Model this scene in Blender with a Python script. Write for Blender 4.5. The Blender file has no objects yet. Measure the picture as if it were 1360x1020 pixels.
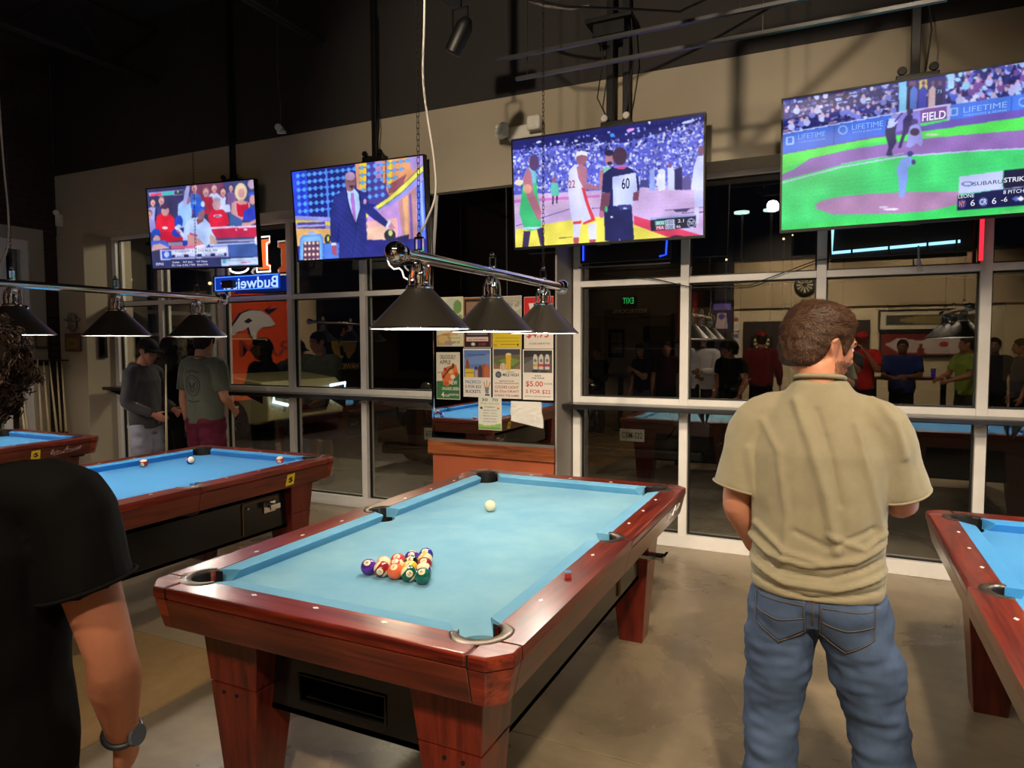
import bpy, bmesh, math, random
import numpy as np
from mathutils import Vector, Matrix, Euler, noise
from mathutils.bvhtree import BVHTree
random.seed(7)
RNG = np.random.RandomState(11)
PI = math.pi
SC = bpy.context.scene
COL = SC.collection

# ------------------------------------------------------------------ camera
cam_d = bpy.data.cameras.new('camera')
cam = bpy.data.objects.new('camera', cam_d)
COL.objects.link(cam)
SC.camera = cam
cam_d.sensor_width = 36.0
cam_d.lens = 902.5 / 1360 * 36
cam_d.clip_start = 0.05
_yaw, _pitch, _roll = -0.4419, -0.0575, -0.0028
_f = Vector((math.sin(_yaw)*math.cos(_pitch), math.cos(_yaw)*math.cos(_pitch), math.sin(_pitch)))
_r = Vector((math.cos(_yaw), -math.sin(_yaw), 0))
_u = _r.cross(_f)
_r2 = math.cos(_roll)*_r + math.sin(_roll)*_u
_u2 = -math.sin(_roll)*_r + math.cos(_roll)*_u
cam.matrix_world = Matrix(((_r2.x, _u2.x, -_f.x, 1.8744), (_r2.y, _u2.y, -_f.y, -1.6327),
                           (_r2.z, _u2.z, -_f.z, 1.5909), (0, 0, 0, 1)))

# ------------------------------------------------------------------ world and light
w = bpy.data.worlds.new('night'); SC.world = w; w.use_nodes = True
w.node_tree.nodes['Background'].inputs[0].default_value = (0.010, 0.012, 0.020, 1)
w.node_tree.nodes['Background'].inputs[1].default_value = 0.12
SC.view_settings.view_transform = 'Standard'
SC.view_settings.look = 'None'
SC.view_settings.exposure = 0.0
SC.view_settings.gamma = 1.0
SC.view_settings.use_curve_mapping = False

def light(name, kind, loc, power, color=(1, 0.8, 0.6), aim=None, size=0.1, spot=60, blend=0.5):
    d = bpy.data.lights.new(name, kind)
    d.energy = power; d.color = color
    if kind == 'AREA':
        d.shape = 'DISK'; d.size = size
    else:
        d.shadow_soft_size = size
    if kind == 'SPOT':
        d.spot_size = math.radians(spot); d.spot_blend = blend
    o = bpy.data.objects.new(name, d); COL.objects.link(o); o.location = loc
    if aim is not None:
        o.rotation_euler = (Vector(aim)-Vector(loc)).to_track_quat('-Z', 'Y').to_euler()
    return o
WARM = (1.0, 0.80, 0.58)
BULB = (1.0, 0.89, 0.76)
P_BULB = 13.6            # each bulb under a table shade
DOWNLIGHTS_AND_FILL = [           # ceiling cans behind the camera, then added fill cans: position, aim, watts, cone
    ((2.7, -3.1, 4.3), (2.1, 0.6, 0.7), 900, 58),
    ((0.6, -3.4, 4.3), (0.3, -0.2, 0.6), 330, 66),
    ((1.2, -4.4, 4.4), (0.9, -6.4, 1.9), 700, 84),
    ((3.4, -4.4, 4.4), (3.4, -6.4, 1.9), 440, 84),
    ((-1.9, -4.6, 4.4), (-2.2, -6.4, 2.6), 70, 60),
    ((4.8, -1.8, 4.3), (3.4, 1.6, 0.2), 380, 62),
    ((-3.2, -2.0, 4.3), (-4.6, 3.2, 1.3), 55, 70),  # added fill, stands in for bounced light on the left side
    ((-4.4, 0.9, 4.3), (-6.36, 0.9, 1.7), 260, 58),  # added to brighten the orange banner
    ((1.3, -0.7, 4.4), (1.3, -3.1, 1.1), 300, 80),  # added fill on the fronts of the standing patrons
    ((3.6, -0.7, 4.4), (3.6, -3.1, 1.1), 170, 80),  # second added fill, for the patrons on the right
    ((2.3, -1.2, 4.4), (1.9, 3.7, 0.7), 560, 58),  # added front fill for the window frames
    ((0.2, -1.4, 4.4), (-0.5, 3.3, 1.2), 330, 44),  # added fill for the posters on the column
]
TRUSS_SPOT = ((0.9, -3.2, 3.9), (0.1, 3.35, 3.2), 760, 46)

# ------------------------------------------------------------------ materials
MATS = {}
def lin(c):
    return tuple(((x/12.92) if x <= 0.04045 else ((x+0.055)/1.055)**2.4) for x in c)
def rgb(r, g, b):
    return lin((r/255, g/255, b/255))
def M(name, color=(0.5, 0.5, 0.5), rough=0.5, metal=0.0, spec=0.5, noise_amt=0.0, noise_scale=8.0, bump=0.0,
      bump_scale=60.0, emit=0.0, coat=0.0, stretch=(1, 1, 1), sheen=0.0, rough_var=0.0):
    if name in MATS: return MATS[name]
    m = bpy.data.materials.new(name); m.use_nodes = True
    nt = m.node_tree; b = nt.nodes['Principled BSDF']
    b.inputs['Base Color'].default_value = (*color, 1)
    b.inputs['Roughness'].default_value = rough
    b.inputs['Metallic'].default_value = metal
    b.inputs['Specular IOR Level'].default_value = spec
    b.inputs['Coat Weight'].default_value = coat
    b.inputs['Coat Roughness'].default_value = 0.08
    b.inputs['Sheen Weight'].default_value = sheen
    if emit:
        b.inputs['Emission Color'].default_value = (*color, 1)
        b.inputs['Emission Strength'].default_value = emit
    tc = nt.nodes.new('ShaderNodeTexCoord'); mp = nt.nodes.new('ShaderNodeMapping')
    nt.links.new(tc.outputs['Object'], mp.inputs[0]); mp.inputs['Scale'].default_value = stretch
    if noise_amt or rough_var:
        n = nt.nodes.new('ShaderNodeTexNoise'); n.inputs['Scale'].default_value = noise_scale
        n.inputs['Detail'].default_value = 6; n.inputs['Roughness'].default_value = 0.6
        nt.links.new(mp.outputs[0], n.inputs[0])
        if noise_amt:
            r = nt.nodes.new('ShaderNodeMapRange')
            r.inputs[1].default_value = 0.3; r.inputs[2].default_value = 0.7
            r.inputs[3].default_value = 1-noise_amt; r.inputs[4].default_value = 1+noise_amt
            nt.links.new(n.outputs[0], r.inputs[0])
            mx = nt.nodes.new('ShaderNodeVectorMath'); mx.operation = 'SCALE'
            mx.inputs[0].default_value = color
            nt.links.new(r.outputs[0], mx.inputs['Scale'])
            nt.links.new(mx.outputs[0], b.inputs['Base Color'])
        if rough_var:
            r = nt.nodes.new('ShaderNodeMapRange')
            r.inputs[1].default_value = 0.3; r.inputs[2].default_value = 0.7
            r.inputs[3].default_value = max(0, rough-rough_var); r.inputs[4].default_value = rough+rough_var
            nt.links.new(n.outputs[0], r.inputs[0]); nt.links.new(r.outputs[0], b.inputs['Roughness'])
    if bump:
        n2 = nt.nodes.new('ShaderNodeTexNoise'); n2.inputs['Scale'].default_value = bump_scale
        n2.inputs['Detail'].default_value = 4
        nt.links.new(mp.outputs[0], n2.inputs[0])
        bp = nt.nodes.new('ShaderNodeBump'); bp.inputs['Strength'].default_value = bump
        bp.inputs['Distance'].default_value = 0.004
        nt.links.new(n2.outputs[0], bp.inputs['Height']); nt.links.new(bp.outputs[0], b.inputs['Normal'])
    MATS[name] = m
    return m
def wood(name, c1, c2, axis=0, rough=0.25, scale=6.0, coat=0.6, c3=None):
    """grain running along the given object axis"""
    if name in MATS: return MATS[name]
    m = bpy.data.materials.new(name); m.use_nodes = True
    nt = m.node_tree; b = nt.nodes['Principled BSDF']; L = nt.links.new
    tc = nt.nodes.new('ShaderNodeTexCoord'); mp = nt.nodes.new('ShaderNodeMapping')
    s = [scale*1.6]*3; s[axis] = scale*0.16
    mp.inputs['Scale'].default_value = s
    L(tc.outputs['Object'], mp.inputs[0])
    n = nt.nodes.new('ShaderNodeTexNoise'); n.inputs['Scale'].default_value = 1.6
    n.inputs['Detail'].default_value = 7; n.inputs['Roughness'].default_value = 0.62; n.inputs['Distortion'].default_value = 1.6
    L(mp.outputs[0], n.inputs[0])
    mp2 = nt.nodes.new('ShaderNodeMapping'); s2 = [scale*16]*3; s2[axis] = scale*0.7
    mp2.inputs['Scale'].default_value = s2; L(tc.outputs['Object'], mp2.inputs[0])
    n2 = nt.nodes.new('ShaderNodeTexNoise'); n2.inputs['Scale'].default_value = 1.0; n2.inputs['Detail'].default_value = 3
    L(mp2.outputs[0], n2.inputs[0])
    ad = nt.nodes.new('ShaderNodeMath'); ad.operation = 'MULTIPLY_ADD'
    ad.inputs[1].default_value = 0.35; L(n2.outputs[0], ad.inputs[0]); L(n.outputs[0], ad.inputs[2])
    cr = nt.nodes.new('ShaderNodeValToRGB')
    cr.color_ramp.elements[0].position = 0.50; cr.color_ramp.elements[0].color = (*c1, 1)
    cr.color_ramp.elements[1].position = 0.86; cr.color_ramp.elements[1].color = (*(c3 or c2), 1)
    e = cr.color_ramp.elements.new(0.68); e.color = (*c2, 1)
    L(ad.outputs[0], cr.inputs[0]); L(cr.outputs[0], b.inputs['Base Color'])
    b.inputs['Roughness'].default_value = rough; b.inputs['Coat Weight'].default_value = coat
    b.inputs['Coat Roughness'].default_value = 0.2
    bp = nt.nodes.new('ShaderNodeBump'); bp.inputs['Strength'].default_value = 0.08; bp.inputs['Distance'].default_value = 0.002
    L(n2.outputs[0], bp.inputs['Height']); L(bp.outputs[0], b.inputs['Normal'])
    MATS[name] = m
    return m
def emis(name, color, strength=1.0):
    if name in MATS: return MATS[name]
    m = bpy.data.materials.new(name); m.use_nodes = True
    nt = m.node_tree; nt.nodes.clear()
    e = nt.nodes.new('ShaderNodeEmission'); o = nt.nodes.new('ShaderNodeOutputMaterial')
    e.inputs[0].default_value = (*color, 1); e.inputs[1].default_value = strength
    nt.links.new(e.outputs[0], o.inputs[0]); MATS[name] = m
    return m
def attr_mat(name, emission=0.0, rough=0.6):
    """colour from the mesh's own colour attribute: printed paper, or a lit screen"""
    if name in MATS: return MATS[name]
    m = bpy.data.materials.new(name); m.use_nodes = True
    nt = m.node_tree; a = nt.nodes.new('ShaderNodeAttribute'); a.attribute_name = 'Col'
    b = nt.nodes['Principled BSDF']
    if emission:
        b.inputs['Base Color'].default_value = (0.01, 0.01, 0.012, 1)
        nt.links.new(a.outputs['Color'], b.inputs['Emission Color']); b.inputs['Emission Strength'].default_value = emission
        b.inputs['Roughness'].default_value = 0.3; b.inputs['Specular IOR Level'].default_value = 0.12
    else:
        nt.links.new(a.outputs['Color'], b.inputs['Base Color']); b.inputs['Roughness'].default_value = rough
    MATS[name] = m
    return m
def glass_mat(name, refl=0.16, tint=(0.86, 0.88, 0.88), edge=0.75, gcol=(0.95, 0.93, 0.9)):
    m = bpy.data.materials.new(name); m.use_nodes = True
    nt = m.node_tree; nt.nodes.clear(); L = nt.links.new
    o = nt.nodes.new('ShaderNodeOutputMaterial'); t = nt.nodes.new('ShaderNodeBsdfTransparent')
    g = nt.nodes.new('ShaderNodeBsdfGlossy'); mx = nt.nodes.new('ShaderNodeMixShader')
    t.inputs[0].default_value = (*tint, 1); g.inputs[0].default_value = (*gcol, 1); g.inputs['Roughness'].default_value = 0.0
    lw = nt.nodes.new('ShaderNodeLayerWeight'); lw.inputs[0].default_value = 0.5
    p = nt.nodes.new('ShaderNodeMath'); p.operation = 'POWER'; p.inputs[1].default_value = 3.0
    L(lw.outputs['Facing'], p.inputs[0])
    r = nt.nodes.new('ShaderNodeMapRange'); r.inputs[3].default_value = refl; r.inputs[4].default_value = edge
    L(p.outputs[0], r.inputs[0])
    L(r.outputs[0], mx.inputs[0]); L(t.outputs[0], mx.inputs[1]); L(g.outputs[0], mx.inputs[2]); L(mx.outputs[0], o.inputs[0])
    MATS[name] = m
    return m

# ------------------------------------------------------------------ mesh helpers
class MB:
    """collects shapes, then links them as one mesh object"""
    def __init__(s): s.v = []; s.f = []; s.fm = []
    def add(s, v, f, mi=0):
        o = len(s.v); s.v += [tuple(p) for p in v]; s.f += [tuple(i+o for i in q) for q in f]; s.fm += [mi]*len(f)
        return s
    def box(s, a, b, mi=0):
        x0, y0, z0 = a; x1, y1, z1 = b
        v = [(x0,y0,z0),(x1,y0,z0),(x1,y1,z0),(x0,y1,z0),(x0,y0,z1),(x1,y0,z1),(x1,y1,z1),(x0,y1,z1)]
        return s.add(v, [(0,3,2,1),(4,5,6,7),(0,1,5,4),(1,2,6,5),(2,3,7,6),(3,0,4,7)], mi)
    def hexa(s, lo, hi, mi=0):
        """lo, hi: four points each, counter-clockwise seen from above"""
        return s.add(list(lo)+list(hi), [(0,3,2,1),(4,5,6,7),(0,1,5,4),(1,2,6,5),(2,3,7,6),(3,0,4,7)], mi)
    def prism(s, poly, d, origin=(0,0,0), ax=(1,0,0), ay=(0,1,0), az=None, mi=0):
        ax = Vector(ax); ay = Vector(ay); az = Vector(az) if az else ax.cross(ay); o = Vector(origin)
        n = len(poly)
        v = [o+ax*p[0]+ay*p[1] for p in poly]+[o+ax*p[0]+ay*p[1]+az*d for p in poly]
        f = [tuple(reversed(range(n))), tuple(range(n, 2*n))]+[(i, (i+1) % n, n+(i+1) % n, n+i) for i in range(n)]
        return s.add(v, f, mi)
    def lathe(s, prof, n=24, origin=(0,0,0), axis='z', cap=True, mi=0):
        v = []; f = []
        for r, z in prof:
            for k in range(n):
                a = 2*PI*k/n; p = (r*math.cos(a), r*math.sin(a), z)
                if axis == 'y': p = (p[0], p[2], -p[1])
                if axis == 'x': p = (p[2], p[0], p[1])
                v.append((p[0]+origin[0], p[1]+origin[1], p[2]+origin[2]))
        for i in range(len(prof)-1):
            for k in range(n):
                a = i*n+k; b = i*n+(k+1) % n
                f.append((a, b, b+n, a+n))
        if cap:
            f.append(tuple(reversed(range(n)))); m = (len(prof)-1)*n; f.append(tuple(range(m, m+n)))
        return s.add(v, f, mi)
    def tube(s, pts, r, n=8, cap=True, mi=0):
        """r: number or list; a tuple entry (a, b) is an ellipse"""
        pts = [Vector(p) for p in pts]; m = len(pts)
        rr = r if isinstance(r, (list, tuple)) else [r]*m
        v = []; f = []
        prev = None
        for i, p in enumerate(pts):
            t = (pts[min(i+1, m-1)]-pts[max(i-1, 0)]).normalized()
            if prev is None:
                ref = Vector((0, 0, 1)) if abs(t.z) < 0.9 else Vector((1, 0, 0))
                u = (ref-t*ref.dot(t)).normalized()
            else:
                u = (prev-t*prev.dot(t)).normalized()
            prev = u; w_ = t.cross(u)
            for k in range(n):
                a = 2*PI*k/n
                v.append(p+u*math.cos(a)*rr[i]+w_*math.sin(a)*rr[i])
        for i in range(m-1):
            for k in range(n):
                a = i*n+k; b = i*n+(k+1) % n
                f.append((a, b, b+n, a+n))
        if cap:
            f.append(tuple(reversed(range(n)))); f.append(tuple(range((m-1)*n, m*n)))
        return s.add(v, f, mi)
    def ell(s, c, r, rot=None, n=20, m=12, mi=0):
        v = []; f = []; R = rot or Matrix.Identity(3)
        c = Vector(c)
        v.append(c+R@Vector((0, 0, r[2])))
        for i in range(1, m):
            th = PI*i/m
            for k in range(n):
                a = 2*PI*k/n
                v.append(c+R@Vector((r[0]*math.sin(th)*math.cos(a), r[1]*math.sin(th)*math.sin(a), r[2]*math.cos(th))))
        v.append(c+R@Vector((0, 0, -r[2])))
        for k in range(n): f.append((0, 1+k, 1+(k+1) % n))
        for i in range(m-2):
            for k in range(n):
                a = 1+i*n+k; b = 1+i*n+(k+1) % n
                f.append((a, a+n, b+n, b))
        e = len(v)-1; o = 1+(m-2)*n
        for k in range(n): f.append((e, o+(k+1) % n, o+k))
        return s.add(v, f, mi)
    def build(s, name, mat=None, parent=None, loc=(0,0,0), rot=(0,0,0), smooth=False, bevel=0, seg=2, auto=None):
        me = bpy.data.meshes.new(name); me.from_pydata(s.v, [], s.f)
        for mm in (mat if isinstance(mat, (list, tuple)) else [mat]):
            if mm: me.materials.append(mm)
        if any(s.fm): me.polygons.foreach_set('material_index', s.fm)
        if smooth: me.polygons.foreach_set('use_smooth', [True]*len(s.f))
        me.update()
        if auto: me.set_sharp_from_angle(angle=math.radians(auto))
        o = bpy.data.objects.new(name, me); COL.objects.link(o)
        o.location = loc; o.rotation_euler = rot
        if parent: o.parent = parent
        if bevel:
            b = o.modifiers.new('bevel', 'BEVEL'); b.width = bevel; b.segments = seg; b.limit_method = 'ANGLE'
            b.angle_limit = math.radians(40); b.harden_normals = False
        return o
def tag(o, label=None, cat=None, group=None, kind=None):
    if label: o['label'] = label
    if cat: o['category'] = cat
    if group: o['group'] = group
    if kind: o['kind'] = kind
    return o
def thing(name, loc=(0,0,0), rotz=0, label=None, cat=None, group=None, kind=None):
    o = bpy.data.objects.new(name, None); COL.objects.link(o)
    o.empty_display_size = 0.1
    o.location = loc; o.rotation_euler = (0, 0, rotz)
    return tag(o, label, cat, group, kind)
def copy_tree(o, parent=None, loc=None, rotz=None, label=None, group=None):
    c = o.copy(); COL.objects.link(c); c.parent = parent
    for ch in list(o.children): copy_tree(ch, c)
    if loc is not None: c.location = loc
    if rotz is not None: c.rotation_euler = (0, 0, rotz)
    if label: c['label'] = label
    if group: c['group'] = group
    return c
def text(s, name, mat, parent, loc, rot=(PI/2, 0, 0), width=None, height=None, mirror=False, depth=0.0, bold=0.0, shear=0.0):
    """lettering as a flat mesh, centred on loc, scaled to width and cap height"""
    cu = bpy.data.curves.new('lettering', 'FONT'); cu.body = s; cu.extrude = depth; cu.offset = bold; cu.shear = shear
    cu.resolution_u = 3
    to = bpy.data.objects.new('tmp', cu); COL.objects.link(to)
    dg = bpy.context.evaluated_depsgraph_get()
    me = bpy.data.meshes.new_from_object(to.evaluated_get(dg))
    bpy.data.objects.remove(to); bpy.data.curves.remove(cu)
    n = len(me.vertices); co = np.empty(n*3); me.vertices.foreach_get('co', co); co = co.reshape(-1, 3)
    lo, hi = co.min(0), co.max(0); co -= [(lo[0]+hi[0])/2, (lo[1]+hi[1])/2, 0]
    sx = width/(hi[0]-lo[0]) if width else 1.0
    sy = height/(hi[1]-lo[1]) if height else sx
    if not width: sx = sy
    co[:, 0] *= -sx if mirror else sx; co[:, 1] *= sy
    me.vertices.foreach_set('co', co.ravel()); me.materials.clear(); me.materials.append(mat); me.update()
    me.name = name
    o = bpy.data.objects.new(name, me); COL.objects.link(o); o.parent = parent
    o.location = loc; o.rotation_euler = rot
    return o

class Canvas:
    """a small picture painted in code; becomes a grid of coloured faces (posters, screens)"""
    def __init__(s, W, H, bg, quad=None):
        s.W = W; s.H = H; s.a = np.empty((H+1, W+1, 3)); s.a[:] = np.array(bg)/255.0
        if quad is None: quad = [(0, 0), (1, 0), (1, 1), (0, 1)]
        # homography from unit square to the given quad, in whose coordinates everything is painted
        A = []; B = []
        for (u, v), (x, y) in zip([(0, 0), (1, 0), (1, 1), (0, 1)], quad):
            A.append([u, v, 1, 0, 0, 0, -u*x, -v*x]); B.append(x)
            A.append([0, 0, 0, u, v, 1, -u*y, -v*y]); B.append(y)
        h = np.append(np.linalg.solve(np.array(A, float), np.array(B, float)), 1).reshape(3, 3)
        s.h = h; s.hi = np.linalg.inv(h)
        U, V = np.meshgrid(np.arange(W+1)/W, np.arange(H+1)/H)
        q = np.stack([U, V, np.ones_like(U)], -1)@h.T
        s.X = q[..., 0]/q[..., 2]; s.Y = q[..., 1]/q[..., 2]; s.U = U; s.V = V
    def put(s, m, c, al=1.0):
        m = m.astype(float)*al
        s.a = s.a*(1-m[..., None])+np.array(c)/255.0*m[..., None]
    def poly(s, pts, c, al=1.0):
        X, Y = s.X, s.Y; ins = np.zeros(X.shape, bool); n = len(pts)
        for i in range(n):
            x0, y0 = pts[i]; x1, y1 = pts[(i+1) % n]
            if y0 == y1: continue
            ins ^= ((y0 > Y) != (y1 > Y)) & (X < (x1-x0)*(Y-y0)/(y1-y0)+x0)
        s.put(ins, c, al)
    def ell(s, x, y, rx, ry, c, al=1.0, rot=0.0):
        dx = s.X-x; dy = s.Y-y; cr, sr = math.cos(rot), math.sin(rot)
        s.put(((dx*cr+dy*sr)/rx)**2+((-dx*sr+dy*cr)/ry)**2 < 1, c, al)
    def line(s, pts, w_, c, al=1.0):
        for (x0, y0), (x1, y1) in zip(pts[:-1], pts[1:]):
            dx, dy = x1-x0, y1-y0; L2 = dx*dx+dy*dy+1e-9
            t = np.clip(((s.X-x0)*dx+(s.Y-y0)*dy)/L2, 0, 1)
            s.put(np.hypot(s.X-x0-t*dx, s.Y-y0-t*dy) < w_/2, c, al)
    def speck(s, n, reg, size, cols, seed=0, al=1.0):
        """crowd of small blobs inside a polygon region"""
        r = np.random.RandomState(seed); xs = [p[0] for p in reg]; ys = [p[1] for p in reg]
        k = 0
        ins = np.zeros(s.X.shape, bool); X, Y = s.X, s.Y; m = len(reg)
        for i in range(m):
            x0, y0 = reg[i]; x1, y1 = reg[(i+1) % m]
            if y0 == y1: continue
            ins ^= ((y0 > Y) != (y1 > Y)) & (X < (x1-x0)*(Y-y0)/(y1-y0)+x0)
        while k < n:
            x = r.uniform(min(xs), max(xs)); y = r.uniform(min(ys), max(ys)); k += 1
            sx = size*r.uniform(.5, 1.3); sy = size*r.uniform(.5, 1.5)
            m_ = (((X-x)/sx)**2+((Y-y)/sy)**2 < 1) & ins
            c = cols[r.randint(len(cols))]
            s.a[m_] = s.a[m_]*(1-al)+np.array(c)/255.0*al
    def soft(s, it=1, haze=(150, 150, 220), k=.06, nz=.05, seed=1):
        a = s.a
        for _ in range(it):
            p = np.pad(a, ((1, 1), (1, 1), (0, 0)), 'edge')
            a = (p[1:-1, 1:-1]*4+p[:-2, 1:-1]*2+p[2:, 1:-1]*2+p[1:-1, :-2]*2+p[1:-1, 2:]*2+p[:-2, :-2]+p[:-2, 2:]+p[2:, :-2]+p[2:, 2:])/16
        r = np.random.RandomState(seed); g = r.rand(12, 20)
        yy = np.linspace(0, 10.99, a.shape[0]); xx = np.linspace(0, 18.99, a.shape[1]); y0 = yy.astype(int); x0 = xx.astype(int); fy = (yy-y0)[:, None]; fx = (xx-x0)[None]
        n_ = g[np.ix_(y0, x0)]*(1-fy)*(1-fx)+g[np.ix_(y0+1, x0)]*fy*(1-fx)+g[np.ix_(y0, x0+1)]*(1-fy)*fx+g[np.ix_(y0+1, x0+1)]*fy*fx
        a = a*(1+(n_-.5)[..., None]*.22+(r.rand(*a.shape[:2])-.5)[..., None]*nz*2)
        s.a = a*(1-k)+np.array(haze)/255.0*k
    def mesh(s, name, mat, parent, w_, h_, loc=(0,0,0), rot=(0,0,0), soft=True):
        W, H = s.W, s.H
        a = np.clip(s.a, 0, 1); a = np.where(a <= 0.04045, a/12.92, ((a+0.055)/1.055)**2.4)
        co = np.stack([(s.U-.5)*w_, np.zeros_like(s.U), (.5-s.V)*h_], -1).reshape(-1, 3)
        i = np.arange(H)[:, None]*(W+1)+np.arange(W)[None]
        q = np.stack([i, i+W+1, i+W+2, i+1], -1).reshape(-1, 4)
        me = bpy.data.meshes.new(name)
        me.vertices.add(len(co)); me.vertices.foreach_set('co', co.ravel())
        me.loops.add(q.size); me.loops.foreach_set('vertex_index', q.ravel())
        me.polygons.add(len(q)); me.polygons.foreach_set('loop_start', np.arange(0, q.size, 4))
        me.update(calc_edges=True)
        ca = me.color_attributes.new('Col', 'FLOAT_COLOR', 'POINT')
        ca.data.foreach_set('color', np.concatenate([a.reshape(-1, 3), np.ones((a.shape[0]*a.shape[1], 1))], 1).ravel())
        me.materials.append(mat)
        o = bpy.data.objects.new(name, me); COL.objects.link(o); o.parent = parent; o.location = loc; o.rotation_euler = rot
        return o
# ================================================================== THE SETTING
WY = 3.674       # front plane of the window frames
SY = 3.35        # face of the wall above the windows
LX = -6.36       # left wall
RX = 7.2
BY = -6.5        # back wall
CZ = 5.0
m_beige = M('beige paint', rgb(172, 162, 142), 0.75, noise_amt=0.05, noise_scale=1.5, bump=0.05, bump_scale=180)
m_cream = M('cream paint', rgb(206, 192, 158), 0.8, noise_amt=0.05, noise_scale=1.2, bump=0.05, bump_scale=150)
m_black = M('black paint', rgb(44, 41, 40), 0.8, noise_amt=0.12, noise_scale=2.0)
m_ceil = M('black deck paint', rgb(36, 34, 36), 0.85)
m_frame = M('white aluminium frame', rgb(232, 230, 226), 0.42, noise_amt=0.06, noise_scale=5)
m_dkmetal = M('black metal', rgb(28, 28, 30), 0.4, metal=0.3)
m_flat = M('black plastic', rgb(16, 16, 17), 0.45)
m_chrome = M('chrome', (0.82, 0.82, 0.84), 0.07, metal=1.0)
m_white = M('white plastic', rgb(225, 222, 212), 0.5)

# floor: poured slabs with sawn joints between them
m_floor = bpy.data.materials.new('polished concrete'); m_floor.use_nodes = True
def _floor(nt):
    b = nt.nodes['Principled BSDF']; L = nt.links.new
    tc = nt.nodes.new('ShaderNodeTexCoord')
    n1 = nt.nodes.new('ShaderNodeTexNoise'); n1.inputs['Scale'].default_value = 0.9; n1.inputs['Detail'].default_value = 8
    n1.inputs['Roughness'].default_value = 0.65; n1.inputs['Distortion'].default_value = 0.6
    n2 = nt.nodes.new('ShaderNodeTexNoise'); n2.inputs['Scale'].default_value = 14; n2.inputs['Detail'].default_value = 6
    n3 = nt.nodes.new('ShaderNodeTexVoronoi'); n3.inputs['Scale'].default_value = 90
    geo = nt.nodes.new('ShaderNodeNewGeometry')
    for n in (n1, n2, n3): L(geo.outputs['Position'], n.inputs['Vector'])
    cr = nt.nodes.new('ShaderNodeValToRGB')
    cr.color_ramp.elements[0].position = 0.32; cr.color_ramp.elements[0].color = (*rgb(126, 112, 91), 1)
    cr.color_ramp.elements[1].position = 0.68; cr.color_ramp.elements[1].color = (*rgb(176, 159, 130), 1)
    L(n1.outputs[0], cr.inputs[0])
    mr = nt.nodes.new('ShaderNodeMapRange'); mr.inputs[1].default_value = .3; mr.inputs[2].default_value = .7
    mr.inputs[3].default_value = 0.93; mr.inputs[4].default_value = 1.06; L(n2.outputs[0], mr.inputs[0])
    oi = nt.nodes.new('ShaderNodeObjectInfo')
    mr2 = nt.nodes.new('ShaderNodeMapRange'); mr2.inputs[3].default_value = 0.88; mr2.inputs[4].default_value = 1.1; L(oi.outputs['Random'], mr2.inputs[0])
    mu = nt.nodes.new('ShaderNodeMath'); mu.operation = 'MULTIPLY'; L(mr.outputs[0], mu.inputs[0]); L(mr2.outputs[0], mu.inputs[1])
    sc = nt.nodes.new('ShaderNodeVectorMath'); sc.operation = 'SCALE'; L(cr.outputs[0], sc.inputs[0]); L(mu.outputs[0], sc.inputs['Scale'])
    L(sc.outputs[0], b.inputs['Base Color'])
    rr = nt.nodes.new('ShaderNodeMapRange'); rr.inputs[1].default_value = .35; rr.inputs[2].default_value = .65
    rr.inputs[3].default_value = 0.22; rr.inputs[4].default_value = 0.42; L(n1.outputs[0], rr.inputs[0]); L(rr.outputs[0], b.inputs['Roughness'])
    bp = nt.nodes.new('ShaderNodeBump'); bp.inputs['Strength'].default_value = 0.05; bp.inputs['Distance'].default_value = 0.004
    L(n2.outputs[0], bp.inputs['Height']); L(bp.outputs[0], b.inputs['Normal'])
_floor(m_floor.node_tree)
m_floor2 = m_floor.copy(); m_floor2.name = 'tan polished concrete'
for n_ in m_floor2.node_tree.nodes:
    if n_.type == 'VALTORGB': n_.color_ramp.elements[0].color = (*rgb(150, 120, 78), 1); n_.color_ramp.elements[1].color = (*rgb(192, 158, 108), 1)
m_joint = M('joint filler', rgb(58, 52, 46), 0.9)
fl = thing('floor', kind='structure')
MB().box((LX-.2, BY-.2, -0.12), (RX, WY+.15, -0.008)).build('subfloor', m_joint, fl)
xs = [LX-.2, -4.9, -2.8, -0.775, 3.2, 5.4, RX]
ys = [BY-.2, -4.0, -1.7, 0.825, WY+.15]
for i in range(len(xs)-1):
    for j in range(len(ys)-1):
        g = 0.003
        MB().box((xs[i]+g, ys[j]+g, -0.02), (xs[i+1]-g, ys[j+1]-g, 0)).build('slab', m_floor2 if xs[i] < -.8 and ys[j] < .8 else m_floor, fl, bevel=0.002, seg=1)

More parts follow.
